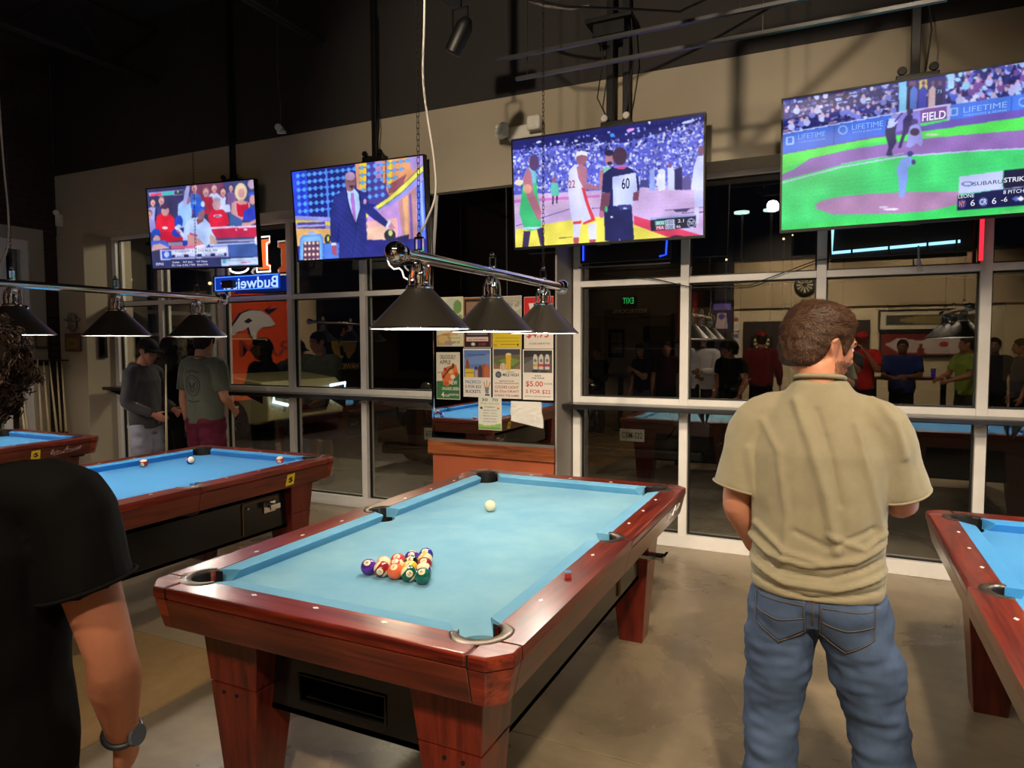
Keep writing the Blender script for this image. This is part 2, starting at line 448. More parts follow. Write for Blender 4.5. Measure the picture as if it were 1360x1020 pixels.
ce = thing('ceiling', kind='structure')
MB().box((LX-.2, BY-.2, CZ), (RX, WY+.3, CZ+.15)).build('deck', m_ceil, ce)
m_steel = M('black joist steel', rgb(30, 28, 28), 0.7)
def joist(x, y0, y1, z0, z1):
    """open web joist: two chords and a zigzag web"""
    b = MB()
    for z in (z0, z1):
        b.box((x-.05, y0, z-.02), (x-.006, y1, z+.02)); b.box((x+.006, y0, z-.02), (x+.05, y1, z+.02))
    n = int((y1-y0)/0.45); up = False
    for k in range(n):
        ya = y0+(y1-y0)*k/n; yb = y0+(y1-y0)*(k+1)/n
        za, zb = (z1, z0) if up else (z0, z1)
        b.tube([(x, ya, za), (x, yb, zb)], 0.013, 6); up = not up
    b.build('joist', m_steel, ce)
for x in (-4.6, -2.4, 2.1, 4.3): joist(x, BY, SY, 4.35, 4.85)
def joist_x(y, x0, x1, z0, z1):
    b = MB()
    for z in (z0, z1): b.box((x0, y-.04, z-.03), (x1, y+.04, z+.03))
    n = int((x1-x0)/0.55); up = False
    for k in range(n):
        xa = x0+(x1-x0)*k/n; xb = x0+(x1-x0)*(k+1)/n
        za, zb = (z1, z0) if up else (z0, z1)
        b.tube([(xa, y, za), (xb, y, zb)], 0.018, 6)
        if k % 3 == 0: b.box((xa-.03, y-.03, z0), (xa+.03, y+.03, z1))
        up = not up
    b.build('joist', m_steel, ce)

# window wall: soffit, black band above, header
wb = thing('wall_back', kind='structure')
MB().box((LX, SY, 2.87), (RX, WY+.25, 3.56)).build('soffit', m_beige, wb)
MB().box((LX, SY+.004, 3.56), (RX, WY+.25, CZ)).build('upper_wall', m_black, wb)
MB().box((LX, SY-.01, 0), (-5.87, WY+.25, 2.87)).build('pilaster', m_beige, wb, bevel=.004)
# column between the two banks of windows
MB().box((-1.24, SY+.01, 0.84), (-0.10, WY+.25, 2.87)).build('column', M('dark column backing', rgb(60, 58, 56), .6), wb)
MB().box((-0.104, SY, 0.0), (-0.092, WY+.2, 2.87)).build('column_side', M('grey column paint', rgb(150, 145, 138), .7), wb)
MB().box((-1.235, SY-.01, 0), (-0.115, WY+.2, 0.66)).build('wainscot', M('terracotta paint', rgb(178, 92, 56), .55, noise_amt=.05, noise_scale=3), wb)
w_oak = wood('oak ledge', rgb(104, 50, 24), rgb(150, 82, 44), 0, 0.35, 5, 0.3, rgb(178, 106, 62))
MB().box((-1.27, SY-.04, 0.66), (-0.10, WY+.1, 0.775)).build('ledge_board', w_oak, wb, bevel=.005)
MB().box((-1.262, SY-.034, 0.775), (-0.104, WY+.1, 0.795)).build('ledge_cap', M('grey ledge edge', rgb(110, 108, 104), .5), wb)

# storefront frames
GY = WY+.055
m_glass = glass_mat('window glass', 0.17)
def storefront(name, x0, x1, mull, zt=2.085, zm=1.14, z0=0.10, z1=2.87):
    wn = thing(name, kind='structure')
    fw = 0.032
    MB().box((x0, WY, 0), (x1, WY+.14, z0)).build('sill_frame', m_frame, wn, bevel=.003)
    MB().box((x0, WY, z1-.035), (x1, WY+.12, z1)).build('header_frame', m_frame, wn, bevel=.003)
    for x in mull:
        MB().box((x-fw, WY+.002, z0), (x+fw, WY+.12, z1-.035)).build('mullion', m_frame, wn, bevel=.003)
    e = [x0]+list(mull)+[x1]
    for a, b_ in zip(mull[:-1], mull[1:]):
        for z in (zt, zm):
            MB().box((a+fw, WY+.004, z-.024), (b_-fw, WY+.118, z+.024)).build('transom', m_frame, wn, bevel=.003)
        for za, zb in ((z0, zm-.024), (zm+.024, zt-.024), (zt+.024, z1-.035)):
            gk = MB()
            for c, d in (((a+fw, za), (a+fw+.012, zb)), ((b_-fw-.012, za), (b_-fw, zb)), ((a+fw+.012, za), (b_-fw-.012, za+.012)), ((a+fw+.012, zb-.012), (b_-fw-.012, zb))):
                gk.box((c[0], WY+.045, c[1]), (d[0], WY+.075, d[1]))
            gk.build('gasket', m_flat, wn)
            MB().box((a+fw+.002, GY, za+.002), (b_-fw-.002, GY+.006, zb-.002)).build('pane', m_glass, wn)
    return wn
storefront('window_1', -5.87, -1.20, [-5.84, -5.06, -4.11, -3.14, -2.225, -1.28])
storefront('window_2', -0.092, RX, [-0.045, 0.83, 1.785, 2.757, 3.73, 4.70, 5.67, 6.6])

# drink rails across the windows
m_rail = M('black drink rail', rgb(30, 28, 28), 0.32, coat=.3)
for nm, a, b_, lb in (('drink_rail', -5.80, -1.262, 'long black drink rail across the left windows, behind the left pool tables'),
                      ('drink_rail', -0.09, RX-.3, 'long black drink rail across the right windows, starting beside the poster mirror')):
    t = thing(nm, ((a+b_)/2, SY+.2, 1.08), 0, lb, 'shelf')
    h = (b_-a)/2
    MB().box((-h, -.10, 0), (h, .12, .038)).build('rail_top', m_rail, t, bevel=.006)
    n = int((b_-a)/0.95)
    for k in range(n+1):
        x = -h+.1+(2*h-.2)*k/max(n, 1)
        MB().prism([(-.09, 0), (.115, 0), (.115, -.10)], .012, (x, 0, -.001), (0, 1, 0), (0, 0, 1)).build('bracket', m_dkmetal, t)

# left wall: brick, white window surround
wl = thing('wall_left', kind='structure')
m_brick = M('dark brick', rgb(52, 33, 29), 0.9, noise_amt=.35, noise_scale=9, bump=.4, bump_scale=50)
m_mort = M('mortar', rgb(66, 60, 56), 0.95)
MB().box((LX-.25, BY, 0), (LX-.09, 1.75, CZ)).box((LX-.25, 1.75, 3.0), (LX-.09, SY, CZ)).box((LX-.25, 3.2, 0), (LX-.012, SY, CZ)).box((LX-.09, 1.7, 2.92), (LX-.012, 3.2, CZ)).build('mortar_bed', m_mort, wl)
MB().box((LX-.09, BY, 0), (LX-.001, 1.7, CZ)).build('painted_wall', M('dark wall paint', rgb(56, 44, 42), .8), wl)
bm_ = None; nb = 0
for r in range(60):
    z = 2.93+r*.076
    for k in range(9):
        y = 3.34-(k+1)*.203+(.1 if r % 2 else 0)
        if z > 4.9 or y < 1.72 or nb > 215: continue
        y1 = min(y+.193, SY-.004)
        if bm_ is None:
            bm_ = MB().box((-.012, 0, 0), (.0, .193, .066)).build('brick', m_brick, wl, bevel=.003, seg=1)
            bo = bm_
        else:
            bo = bm_.copy(); COL.objects.link(bo)
        bo.location = (LX-.001+random.uniform(-.002, .002), y, z); bo.scale = (1, (y1-y)/.193, 1); nb += 1
for r in range(38):
    z = .02+r*.076
    bo = bm_.copy(); COL.objects.link(bo); bo.location = (LX, 3.205, z); bo.scale = (1, .7 if r % 2 else .73, 1)
m_sur = M('beige window surround', rgb(168, 158, 140), .7)
MB().box((LX-.2, 3.04, 0), (LX-.002, 3.2, 2.92)).box((LX-.2, 1.7, 2.78), (LX-.002, 3.04, 2.92)).box((LX-.2, 1.7, 0), (LX-.002, 1.85, 2.78)).build('window_surround', m_sur, wl, bevel=.004)
w3 = thing('window_3', kind='structure')
MB().box((LX-.14, 1.85, 2.68), (LX-.03, 3.04, 2.78)).build('header_frame', m_frame, w3)
MB().box((LX-.14, 1.85, 0), (LX-.03, 3.04, .12)).build('sill_frame', m_frame, w3)
for y in (1.88, 2.78, 3.015): MB().box((LX-.14, y-.03, .12), (LX-.03, y+.03, 2.68)).build('mullion', m_frame, w3)
for a, b_ in ((1.91, 2.75), (2.81, 2.985)):
    MB().box((LX-.138, a, 2.02), (LX-.032, b_, 2.07)).build('transom', m_frame, w3)
    for za, zb in ((.12, 2.02), (2.07, 2.68)):
        MB().box((LX-.09, a+.001, za+.001), (LX-.084, b_-.001, zb-.001)).build('pane', m_glass, w3)

# wall behind the camera, seen in the glass
wr = thing('wall_rear', kind='structure')
MB().box((-0.35, BY-.2, 0), (RX, BY, 2.36)).build('lower_wall', m_cream, wr)
MB().box((-0.35, BY-.2, 3.35), (RX, BY+.04, CZ)).build('black_band', m_black, wr)
MB().box((-0.35, BY-.2, 2.36), (RX, BY+.05, 3.35)).build('upper_wall', M('tan paint', rgb(176, 158, 126), .8, noise_amt=.05, noise_scale=1), wr, bevel=.004)
m_umber = M('umber paint', rgb(92, 78, 66), .8)
MB().box((LX, BY-.2, 0), (-3.6, BY, CZ)).box((-3.6, BY-.2, 2.25), (-0.35, BY, CZ)).box((-1.5, BY-.2, 0), (-.35, BY, 2.25)).build('dark_wall', m_umber, wr)
MB().box((-3.6, BY-1.6, 0), (-1.5, BY-1.5, 2.3)).box((-3.7, BY-1.5, 0), (-3.6, BY, 2.3)).box((-1.5, BY-1.5, 0), (-1.4, BY, 2.3)).box((-3.6, BY-1.5, 2.25), (-1.5, BY-.2, 2.35)).build('corridor', m_cream, wr)
MB().box((-.45, BY, 0), (-.12, BY+.5, CZ)).build('pier', M('dark pier paint', rgb(40, 36, 50), .7), wr)
wrt = thing('wall_right', kind='structure')
MB().box((RX, BY, 0), (RX+.15, WY, CZ)).build('painted_wall', m_umber, wrt)
dr = thing('door_1', kind='structure')
w_door = wood('brown door', rgb(58, 26, 18), rgb(96, 46, 30), 2, .4, 3, .2)
MB().box((-2.45, BY-1.5, 0), (-1.75, BY-1.46, 2.0)).build('door_leaf', w_door, dr, bevel=.004)
MB().box((-2.5, BY-1.5, 0), (-2.45, BY-1.44, 2.05)).box((-1.75, BY-1.5, 0), (-1.7, BY-1.44, 2.05)).box((-2.45, BY-1.5, 2.0), (-1.75, BY-1.44, 2.05)).build('door_frame', m_flat, dr)
dr2 = thing('door_2', kind='structure')
MB().box((-3.6+.002, BY-1.2, 0), (-3.56, BY-.4, 2.0)).build('door_leaf', w_door, dr2, bevel=.004)
# ================================================================== POOL TABLES
HX, HY = 0.4953, 0.9906
BED, TOP = 0.765, 0.81
def cloth_mat(name, c, mottle):
    m = bpy.data.materials.new(name); m.use_nodes = True
    nt = m.node_tree; b = nt.nodes['Principled BSDF']; L = nt.links.new
    geo = nt.nodes.new('ShaderNodeTexCoord')
    n = nt.nodes.new('ShaderNodeTexNoise'); n.inputs['Scale'].default_value = 3.2; n.inputs['Detail'].default_value = 7
    n.inputs['Roughness'].default_value = .6
    L(geo.outputs['Object'], n.inputs[0])
    cr = nt.nodes.new('ShaderNodeValToRGB')
    cr.color_ramp.elements[0].position = .36; cr.color_ramp.elements[0].color = (*c, 1)
    cr.color_ramp.elements[1].position = .66; cr.color_ramp.elements[1].color = (*mottle, 1)
    L(n.outputs[0], cr.inputs[0]); L(cr.outputs[0], b.inputs['Base Color'])
    b.inputs['Roughness'].default_value = .85; b.inputs['Specular IOR Level'].default_value = .25
    b.inputs['Sheen Weight'].default_value = .12; b.inputs['Sheen Roughness'].default_value = .5
    n2 = nt.nodes.new('ShaderNodeTexNoise'); n2.inputs['Scale'].default_value = 500
    L(geo.outputs['Object'], n2.inputs[0])
    bp = nt.nodes.new('ShaderNodeBump'); bp.inputs['Strength'].default_value = .12; bp.inputs['Distance'].default_value = .001
    L(n2.outputs[0], bp.inputs['Height']); L(bp.outputs[0], b.inputs['Normal'])
    return m
m_cloth_a = cloth_mat('blue cloth, chalk worn', rgb(108, 166, 194), rgb(130, 182, 200))  # glare on the nearest table painted in as a paler blue
m_cush_a = cloth_mat('blue cushion cloth, worn', rgb(94, 162, 198), rgb(110, 172, 204))  # same glare painted into its cushions
m_cloth_b = cloth_mat('blue cloth', rgb(58, 142, 206), rgb(62, 147, 208))
m_cush_b = cloth_mat('blue cushion cloth', rgb(54, 142, 206), rgb(58, 146, 208))
R1, R2, R3 = rgb(66, 17, 11), rgb(118, 36, 22), rgb(150, 60, 34)
w_rx = wood('rosewood x', R1, R2, 0, .3, 5, .4, R3)
w_ry = wood('rosewood y', R1, R2, 1, .3, 5, .4, R3)
w_rz = wood('rosewood z', rgb(66, 16, 10), rgb(104, 30, 18), 2, .3, 5, .4, rgb(120, 42, 24))
w_ap = wood('rosewood apron x', rgb(62, 22, 14), rgb(98, 38, 24), 0, .28, 4, .5, rgb(116, 50, 30))
w_apy = wood('rosewood apron y', rgb(62, 22, 14), rgb(98, 38, 24), 1, .28, 4, .5, rgb(116, 50, 30))
m_bronze = M('aged bronze casting', rgb(96, 84, 74), .34, metal=.8, noise_amt=.35, noise_scale=14, rough_var=.1)
m_liner = M('black pocket rubber', rgb(20, 19, 20), .55)
m_sight = M('pearl sight', rgb(250, 250, 244), .3, )
m_cab = M('black laminate', rgb(14, 14, 15), .22, coat=.2)
m_gold = M('brass edge', rgb(150, 112, 60), .35, metal=.8)
m_seam = M('dark seam', rgb(14, 8, 7), .6)
m_yellow = M('yellow sticker', rgb(236, 208, 40), .45)
m_ink = M('black ink', rgb(12, 12, 14), .5)
m_silver = M('silver lettering', rgb(205, 198, 196), .35, metal=.3)
RW = 0.170      # nose line to outer edge of the rail
CH = 0.055      # chamfer at the corners

def pool_table(label, cx, cy, cloth, cush, sig=False, sticker=None, slide=.06):
    t = thing('pool_table', (cx, cy, 0), 0, label, 'pool table')
    # bed with bites for the pockets
    def arc(px, py, r, a0, a1, n=8):
        return [(px+r*math.cos(a0+(a1-a0)*k/n), py+r*math.sin(a0+(a1-a0)*k/n)) for k in range(n+1)]
    o = .022; e = .035
    X, Y_ = HX+e, HY+e
    P = []
    rc, rs = .068, .060
    d = math.sqrt(max(rc**2-(e-o)**2, 1e-6))
    def corner(sx, sy):
        pts = arc(sx*(HX+o), sy*(HY+o), rc, 0, 2*PI, 48)
        # the inward part of the circle, between its crossings with the bed edges
        c = Vector((sx*(HX+o), sy*(HY+o)))
        a = Vector((sx*X, sy*(HY+o)-sy*d)); b = Vector((sx*(HX+o)-sx*d, sy*Y_))
        aa = math.atan2(a.y-c.y, a.x-c.x); ab = math.atan2(b.y-c.y, b.x-c.x)
        mid = math.atan2(-sy, -sx)
        def un(x): 
            while x-mid > PI: x -= 2*PI
            while x-mid < -PI: x += 2*PI
            return x
        aa, ab = un(aa), un(ab)
        return [(c.x+rc*math.cos(aa+(ab-aa)*k/10), c.y+rc*math.sin(aa+(ab-aa)*k/10)) for k in range(11)]
    def side(sx):
        c = Vector((sx*(HX+.052), 0)); dd = math.sqrt(rs**2-(.052-e)**2)
        a0 = math.atan2(-dd*1, sx*(X-HX-.052)*1); 
        pts = []
        for k in range(11):
            yy = -dd+2*dd*k/10
            pts.append((c.x-sx*math.sqrt(max(rs**2-yy**2, 0)), yy))
        return pts
    P += corner(1, -1)[::-1]            # from bottom edge to right edge
    P += side(1)
    P += corner(1, 1)
    P += corner(-1, 1)[::-1]
    P += side(-1)[::-1]
    P += corner(-1, -1)
    MB().prism(P, .03, (0, 0, BED-.03)).build('bed_cloth', cloth, t)
    # cushions
    def cushion(length_pts, axis, sgn, nm='cushion'):
        """length_pts: (nose start, nose end, back start, back end) along the rail"""
        n0, n1, b0, b1 = length_pts
        def q(al, out, z):
            return (sgn*(HX+out), al, z) if axis == 'y' else (al, sgn*(HY+out), z)
        w_ = .062
        prof = lambda n, b: [q(n, 0, BED+.036), q(n+(b-n)*.12, .004, BED+.028), q(n+(b-n)*.5, .022, BED-.002), q(b, w_, BED-.002), q(b, w_, TOP-.001), q(n+(b-n)*.14, .006, BED+.040)]
        v = prof(n0, b0)+prof(n1, b1); m = 6
        f = [tuple(range(m)), tuple(reversed(range(m, 2*m)))]+[(i, m+i, m+(i+1) % m, (i+1) % m) for i in range(m)]
        bb = MB().add(v, f); o_ = bb.build(nm, cush, t)
        bmx = bmesh.new(); bmx.from_mesh(o_.data); bmesh.ops.recalc_face_normals(bmx, faces=bmx.faces); bmx.to_mesh(o_.data); bmx.free()
        return o_
    jc, jb, sc_, sb = .085, .036, .064, .046
    for s in (-1, 1):
        cushion((-HY+jc, -sc_, -HY+jb, -sb), 'y', s); cushion((sc_, HY-jc, sb, HY-jb), 'y', s)
        cushion((-HX+jc, HX-jc, -HX+jb, HX-jb), 'x', s)
    # rails: a thick top board on a tapered apron, corner blocks between them
    ox, oy = HX+RW, HY+RW
    ci = .11          # how far in the corner block reaches
    zt, zm_, zb = TOP, .772, .668
    def rail_board(poly, mt, nm='rail'):
        return MB().prism(poly, zt-zm_, (0, 0, zm_)).build(nm, mt, t, bevel=.010, seg=3)
    inx = HX+.055; iny = HY+.055
    for s in (-1, 1):
        for a, b_ in ((-oy+ci, -.001), (.001, oy-ci)):
            # notch round the pocket castings
            if s > 0: poly = [(inx, a), (ox, a), (ox, b_), (inx, b_)]
            else: poly = [(-ox, a), (-inx, a), (-inx, b_), (-ox, b_)]
            cutc = .12 if a < 0 else -.12
            sx = s
            if a < 0:
                poly = [(sx*ox, a), (sx*ox, b_)]+[(sx*(HX+.052+.070*math.cos(q*.15)), b_-.070*math.sin(q*.15)) for q in range(11)]+[(sx*inx, a+.066)]+[(sx*(HX+.022+.072*math.cos(q)), -(HY+.022+.072*math.sin(q))) for q in (2.67-.55, 1.9-.55, 1.1, .8, .56)][:0]+[(sx*(HX+.022+.072*math.cos(q)), -HY-.022-.072*math.sin(q)) for q in (-1.10, -.75, -.4, .0, .3, .555)]
            else:
                poly = [(sx*ox, b_), (sx*ox, a)]+[(sx*(HX+.052+.070*math.cos(q*.15)), a+.070*math.sin(q*.15)) for q in range(11)]+[(sx*(HX+.022+.072*math.cos(q)), HY+.022+.072*math.sin(q)) for q in (-1.10, -.75, -.4, .0, .3, .555)]
            m7 = len(poly); area = sum(poly[i][0]*poly[(i+1) % m7][1]-poly[(i+1) % m7][0]*poly[i][1] for i in range(m7))
            if area < 0: poly = poly[::-1]
            rail_board(poly, w_ry)
            MB().hexa([(sx*(ox-.05), a, zb) if sx > 0 else (sx*(ox-.028), a, zb), (sx*(ox-.028), a, zb) if sx > 0 else (sx*(ox-.05), a, zb),
                       (sx*(ox-.028), b_, zb) if sx > 0 else (sx*(ox-.05), b_, zb), (sx*(ox-.05), b_, zb) if sx > 0 else (sx*(ox-.028), b_, zb)],
                      [(sx*(ox-.05), a, zm_-.002) if sx > 0 else (sx*(ox-.004), a, zm_-.002), (sx*(ox-.004), a, zm_-.002) if sx > 0 else (sx*(ox-.05), a, zm_-.002),
                       (sx*(ox-.004), b_, zm_-.002) if sx > 0 else (sx*(ox-.05), b_, zm_-.002), (sx*(ox-.05), b_, zm_-.002) if sx > 0 else (sx*(ox-.004), b_, zm_-.002)]
                      ).build('apron', w_apy, t, bevel=.003)
        poly = [(-ox+ci, s*oy), (ox-ci, s*oy), (HX-.045, s*iny), (-HX+.045, s*iny)]
        arc_ = [(HX+.022+.072*math.cos(q), s*(HY+.022+.072*math.sin(q))) for q in (1.015, 1.3, 1.6, 2.0, 2.35, 2.66)]
        poly = [(-ox+ci, s*oy), (ox-ci, s*oy)]+arc_+[(-a_, b2) for a_, b2 in arc_[::-1]]
        if s > 0: poly = poly[::-1]
        rail_board(poly, w_rx)
        ya, yb, yi = s*(oy-.028), s*(oy-.004), s*(oy-.05)
        lo = [(-ox+ci, ya, zb), (ox-ci, ya, zb), (ox-ci, yi, zb), (-ox+ci, yi, zb)]
        hi = [(-ox+ci, yb, zm_-.002), (ox-ci, yb, zm_-.002), (ox-ci, yi, zm_-.002), (-ox+ci, yi, zm_-.002)]
        if s > 0: lo, hi = lo[::-1], hi[::-1]
        MB().hexa(lo, hi).build('apron', w_ap, t, bevel=.003)
    for sx in (-1, 1):
        for sy in (-1, 1):
            g = .003
            def cb(off):
                return [(sx*(ox-ci+g), sy*(oy-off)), (sx*(ox-CH-off*.5), sy*(oy-off)), (sx*(ox-off), sy*(oy-CH-off*.5)), (sx*(ox-off), sy*(oy-ci+g)), (sx*(HX+.0835), sy*(oy-ci+g)), (sx*(HX+.073), sy*(HY+.073)), (sx*(ox-ci+g), sy*(HY+.0835))]
            p = cb(0); 
            if sx*sy < 0: p = p[::-1]
            MB().prism(p, zt-zm_-.0, (0, 0, zm_)).build('corner_block', w_rx, t, bevel=.006, seg=2)
            p1 = cb(.028); p2 = cb(.004)
            if sx*sy < 0: p1, p2 = p1[::-1], p2[::-1]
            n = 7
            bb = MB().add([(a, b_, zb) for a, b_ in p1]+[(a, b_, zm_-.002) for a, b_ in p2],
                          [tuple(reversed(range(n))), tuple(range(n, 2*n))]+[(i, (i+1) % n, n+(i+1) % n, n+i) for i in range(n)])
            bb.build('corner_apron', w_rx, t, bevel=.002)
            # dark seams beside the block
            for ax in (0, 1):
                def sq(u, out, z):      # u along the rail, out = distance in from the outer edge
                    return (sx*u, sy*(oy-out), z) if ax == 0 else (sx*(ox-out), sy*u, z)
                u0, u1 = ((ox if ax == 0 else oy)-ci-.001, (ox if ax == 0 else oy)-ci+g+.001)
                lo = [sq(u0, .05, zb+.003), sq(u1, .05, zb+.003), sq(u1, .0295, zb+.003), sq(u0, .0295, zb+.003)]
                hi = [sq(u0, .05, zm_-.001), sq(u1, .05, zm_-.001), sq(u1, .0055, zm_-.001), sq(u0, .0055, zm_-.001)]
                MB().hexa(lo, hi).box(*[tuple(f_(p_[i] for p_ in (sq(u0, .05, zm_), sq(u1, .002, zt-.002))) for i in range(3)) for f_ in (min, max)]).build('seam', m_seam, t)
    # pocket castings: flat horseshoes with a raised lip
    def horseshoe(c, ang, ro, ri, spread, nm='pocket_casting'):
        v = []; f = []; n = 26
        rows = [(ri-.001, zt-.008), (ri-.001, zt-.002), (ri+.004, zt+.0020), (ro-.006, zt+.0028), (ro, zt+.0005), (ro, zt-.006)]
        for k in range(n+1):
            a = ang-spread+2*spread*k/n
            tp = min(1.0, min(k, n-k)/4.0); tp = .62+.38*tp
            for r, z in rows:
                rr = ri+(r-ri)*tp if r > ri else r
                v.append((c[0]+rr*math.cos(a), c[1]+rr*math.sin(a), z))
        m = len(rows)
        for k in range(n):
            for j in range(m-1):
                a = k*m+j; f.append((a, a+m, a+m+1, a+1))
        f.append(tuple(range(m))); f.append(tuple(reversed(range(n*m, n*m+m))))
        MB().add(v, f).build(nm, m_bronze, t, smooth=True, auto=50)
    def liner(c, r):
        MB().lathe([(r, zt-.004), (r, BED-.1), (r*.6, BED-.125), (0.001, BED-.125)], 28, (c[0], c[1], 0), cap=False).build('pocket_liner', m_liner, t, smooth=True)
    for sx in (-1, 1):
        for sy in (-1, 1):
            c = (sx*(HX+.022), sy*(HY+.022))
            horseshoe(c, math.atan2(sy, sx), .096, .061, math.radians(102)); 
            v = []
            # liner: only the outer two thirds, so that the mouth stays open
            a0 = math.atan2(sy, sx)
            bb = MB(); n = 18; vv = []; ff = []
            for k in range(n+1):
                a = a0-math.radians(125)+math.radians(250)*k/n
                for r, z in ((.0605, zt-.003), (.0605, BED-.11)): vv.append((c[0]+r*math.cos(a), c[1]+r*math.sin(a), z))
            for k in range(n): ff.append((2*k, 2*k+2, 2*k+3, 2*k+1))
            bb.add(vv, ff)
            bb.lathe([(.068, BED-.11), (.068, BED-.12)], 20, (c[0], c[1], 0))
            bb.lathe([(.0695, BED-.004), (.0695, BED-.11)], 28, (c[0], c[1], 0), cap=False)
            bb.build('pocket_liner', m_liner, t)
        c = (sx*(HX+.052), 0)
        horseshoe(c, 0 if sx > 0 else PI, .088, .055, math.radians(86))
        bb = MB(); vv = []; ff = []; n = 16; a0 = 0 if sx > 0 else PI
        for k in range(n+1):
            a = a0-math.radians(100)+math.radians(200)*k/n
            for r, z in ((.0545, zt-.003), (.0545, BED-.11)): vv.append((c[0]+r*math.cos(a), c[1]+r*math.sin(a), z))
        for k in range(n): ff.append((2*k, 2*k+2, 2*k+3, 2*k+1))
        bb.add(vv, ff); bb.lathe([(.062, BED-.11), (.062, BED-.12)], 20, (c[0], c[1], 0))
        bb.lathe([(.061, BED-.004), (.061, BED-.11)], 28, (c[0], c[1], 0), cap=False)
        bb.build('pocket_liner', m_liner, t)
    # diamond sights
    def sight(x, y, along):
        a, b_ = (.0125, .0075) if along == 'x' else (.0075, .0125)
        MB().prism([(-a, 0), (0, -b_), (a, 0), (0, b_)], .0008, (x, y, zt-.0002)).build('sight', m_sight, t)
    s_ = 2*HX/4; dd = .090
    for s in (-1, 1):
        for k in (1, 2, 3): sight(-HX+k*s_, s*(HY+dd), 'x')
        for k in (1, 2, 3, 5, 6, 7): sight(s*(HX+dd), -HY+k*s_, 'y')
    # black cabinet, ball return opening at the near end
    kx, ky, z0 = HX-.02, HY-.05, .36
    wth = .02
    MB().box((-kx, -ky, z0), (-kx+wth, ky, .70)).box((kx-wth, -ky, z0), (kx, ky, .70)).box((-kx, ky-wth, z0), (kx, ky, .70)) \
        .box((-kx, -ky, z0), (kx, ky, z0+wth)).box((-kx, -ky, .508), (kx, -ky+wth, .70)).box((-kx, -ky, z0), (kx, -ky+wth, .408)) \
        .box((-kx, -ky, .408), (-.205, -ky+wth, .508)).box((.15, -ky, .408), (kx, -ky+wth, .508)).build('cabinet', m_cab, t)
    MB().box((-.205, -ky-.006, .408), (.15, -ky+.004, .415)).box((-.205, -ky-.006, .501), (.15, -ky+.004, .508)) \
        .box((-.205, -ky-.006, .415), (-.198, -ky+.004, .501)).box((.143, -ky-.006, .415), (.15, -ky+.004, .501)).build('ball_return_frame', m_flat, t, bevel=.002)
    MB().hexa([(-.19, -ky+.02, .415), (.14, -ky+.02, .415), (.155, -ky+.30, .40), (-.18, -ky+.30, .40)],
              [(-.19, -ky+.02, .421), (.14, -ky+.02, .421), (.155, -ky+.30, .41), (-.18, -ky+.30, .41)]).build('ball_tray', M('grey tray', rgb(48, 46, 46), .5), t)
    MB().box((-kx, -ky, .60), (kx, ky, .735)).build('bed_frame', m_flat, t)
    # legs
    for sx in (-1, 1):
        for sy in (-1, 1):
            def rect(xo, xi, yo, yi, z):
                p = [(sx*xi, sy*yi), (sx*xo, sy*yi), (sx*xo, sy*yo), (sx*xi, sy*yo)]
                if sx*sy < 0: p = p[::-1]
                return [(a, b_, z) for a, b_ in p]
            zs = .45; f_ = zs/.668
            bot = (HX-.005, HX-.130, HY-.005, HY-.125); top = (HX+.045, HX-.205, HY+.045, HY-.17)
            mid = tuple(b_+(a-b_)*f_ for a, b_ in zip(top, bot))
            leg = MB().hexa(rect(*bot, .0), rect(*mid, zs-.002)).hexa(rect(*mid, zs+.002), rect(*top, .667)) \
                .hexa(rect(mid[0]-.004, mid[1]+.004, mid[2]-.004, mid[3]+.004, zs-.003), rect(mid[0]-.004, mid[1]+.004, mid[2]-.004, mid[3]+.004, zs+.003)) \
                .build('leg', w_rz, t, bevel=.004)
            sc2 = MB()
            for dx in (.06, .12):
                sc2.lathe([(.007, 0), (.007, .003), (.003, .004)], 10, (sx*(mid[0]-dx), sy*(mid[2]+.0005)+(0 if sy > 0 else 0), zs-.03), axis='y')
            sc2.build('leg_screw', m_dkmetal, leg)
            MB().box((sx*(HX-.07)-.05, sy*(HY-.065)-.045, -.0), (sx*(HX-.07)+.05, sy*(HY-.065)+.045, .012)).build('leveler', m_flat, leg)
    # coin mechanism on the right-hand side, towards the far end
    cp = MB().box((kx, .46, .40), (kx+.012, .76, .585)).build('coin_door', m_cab, t, bevel=.002)
    MB().box((kx+.002, .454, .394), (kx+.010, .46, .591)).box((kx+.002, .46, .585), (kx+.010, .76, .591)).build('coin_door_edge', m_gold, cp)
    MB().box((kx+.012, .62, .50), (kx+.022, .72, .57)).build('coin_plate', m_chrome, cp, bevel=.002)
    MB().box((kx+.02, .635, .535), (kx+.012+slide, .705, .553)).box((kx+.0+slide, .628, .525), (kx+.014+slide, .712, .562)).build('coin_slide', m_chrome, cp, bevel=.003)
    MB().lathe([(.009, 0), (.009, .008), (.004, .012)], 14, (kx+.012, .49, .56), axis='x').build('lock', m_chrome, cp)
    if sticker:
        yy = sticker
        q = MB().prism([(-.036, -.040), (.036, -.036), (.034, .040), (-.034, .036)], .0012, (ox-.0155, yy, .722), (0, 1, 0), (.21, 0, .978)).build('sticker', m_yellow, t)
        MB().prism([(-.022, .0), (-.004, .018), (.022, .016), (.006, .006), (.018, -.002), (.022, -.01), (.0, -.022), (-.022, -.012), (-.002, -.008), (.006, -.001)], .0006, (ox-.0140, yy, .722), (0, 1, 0), (.21, 0, .978)).build('sticker_print', m_ink, q)
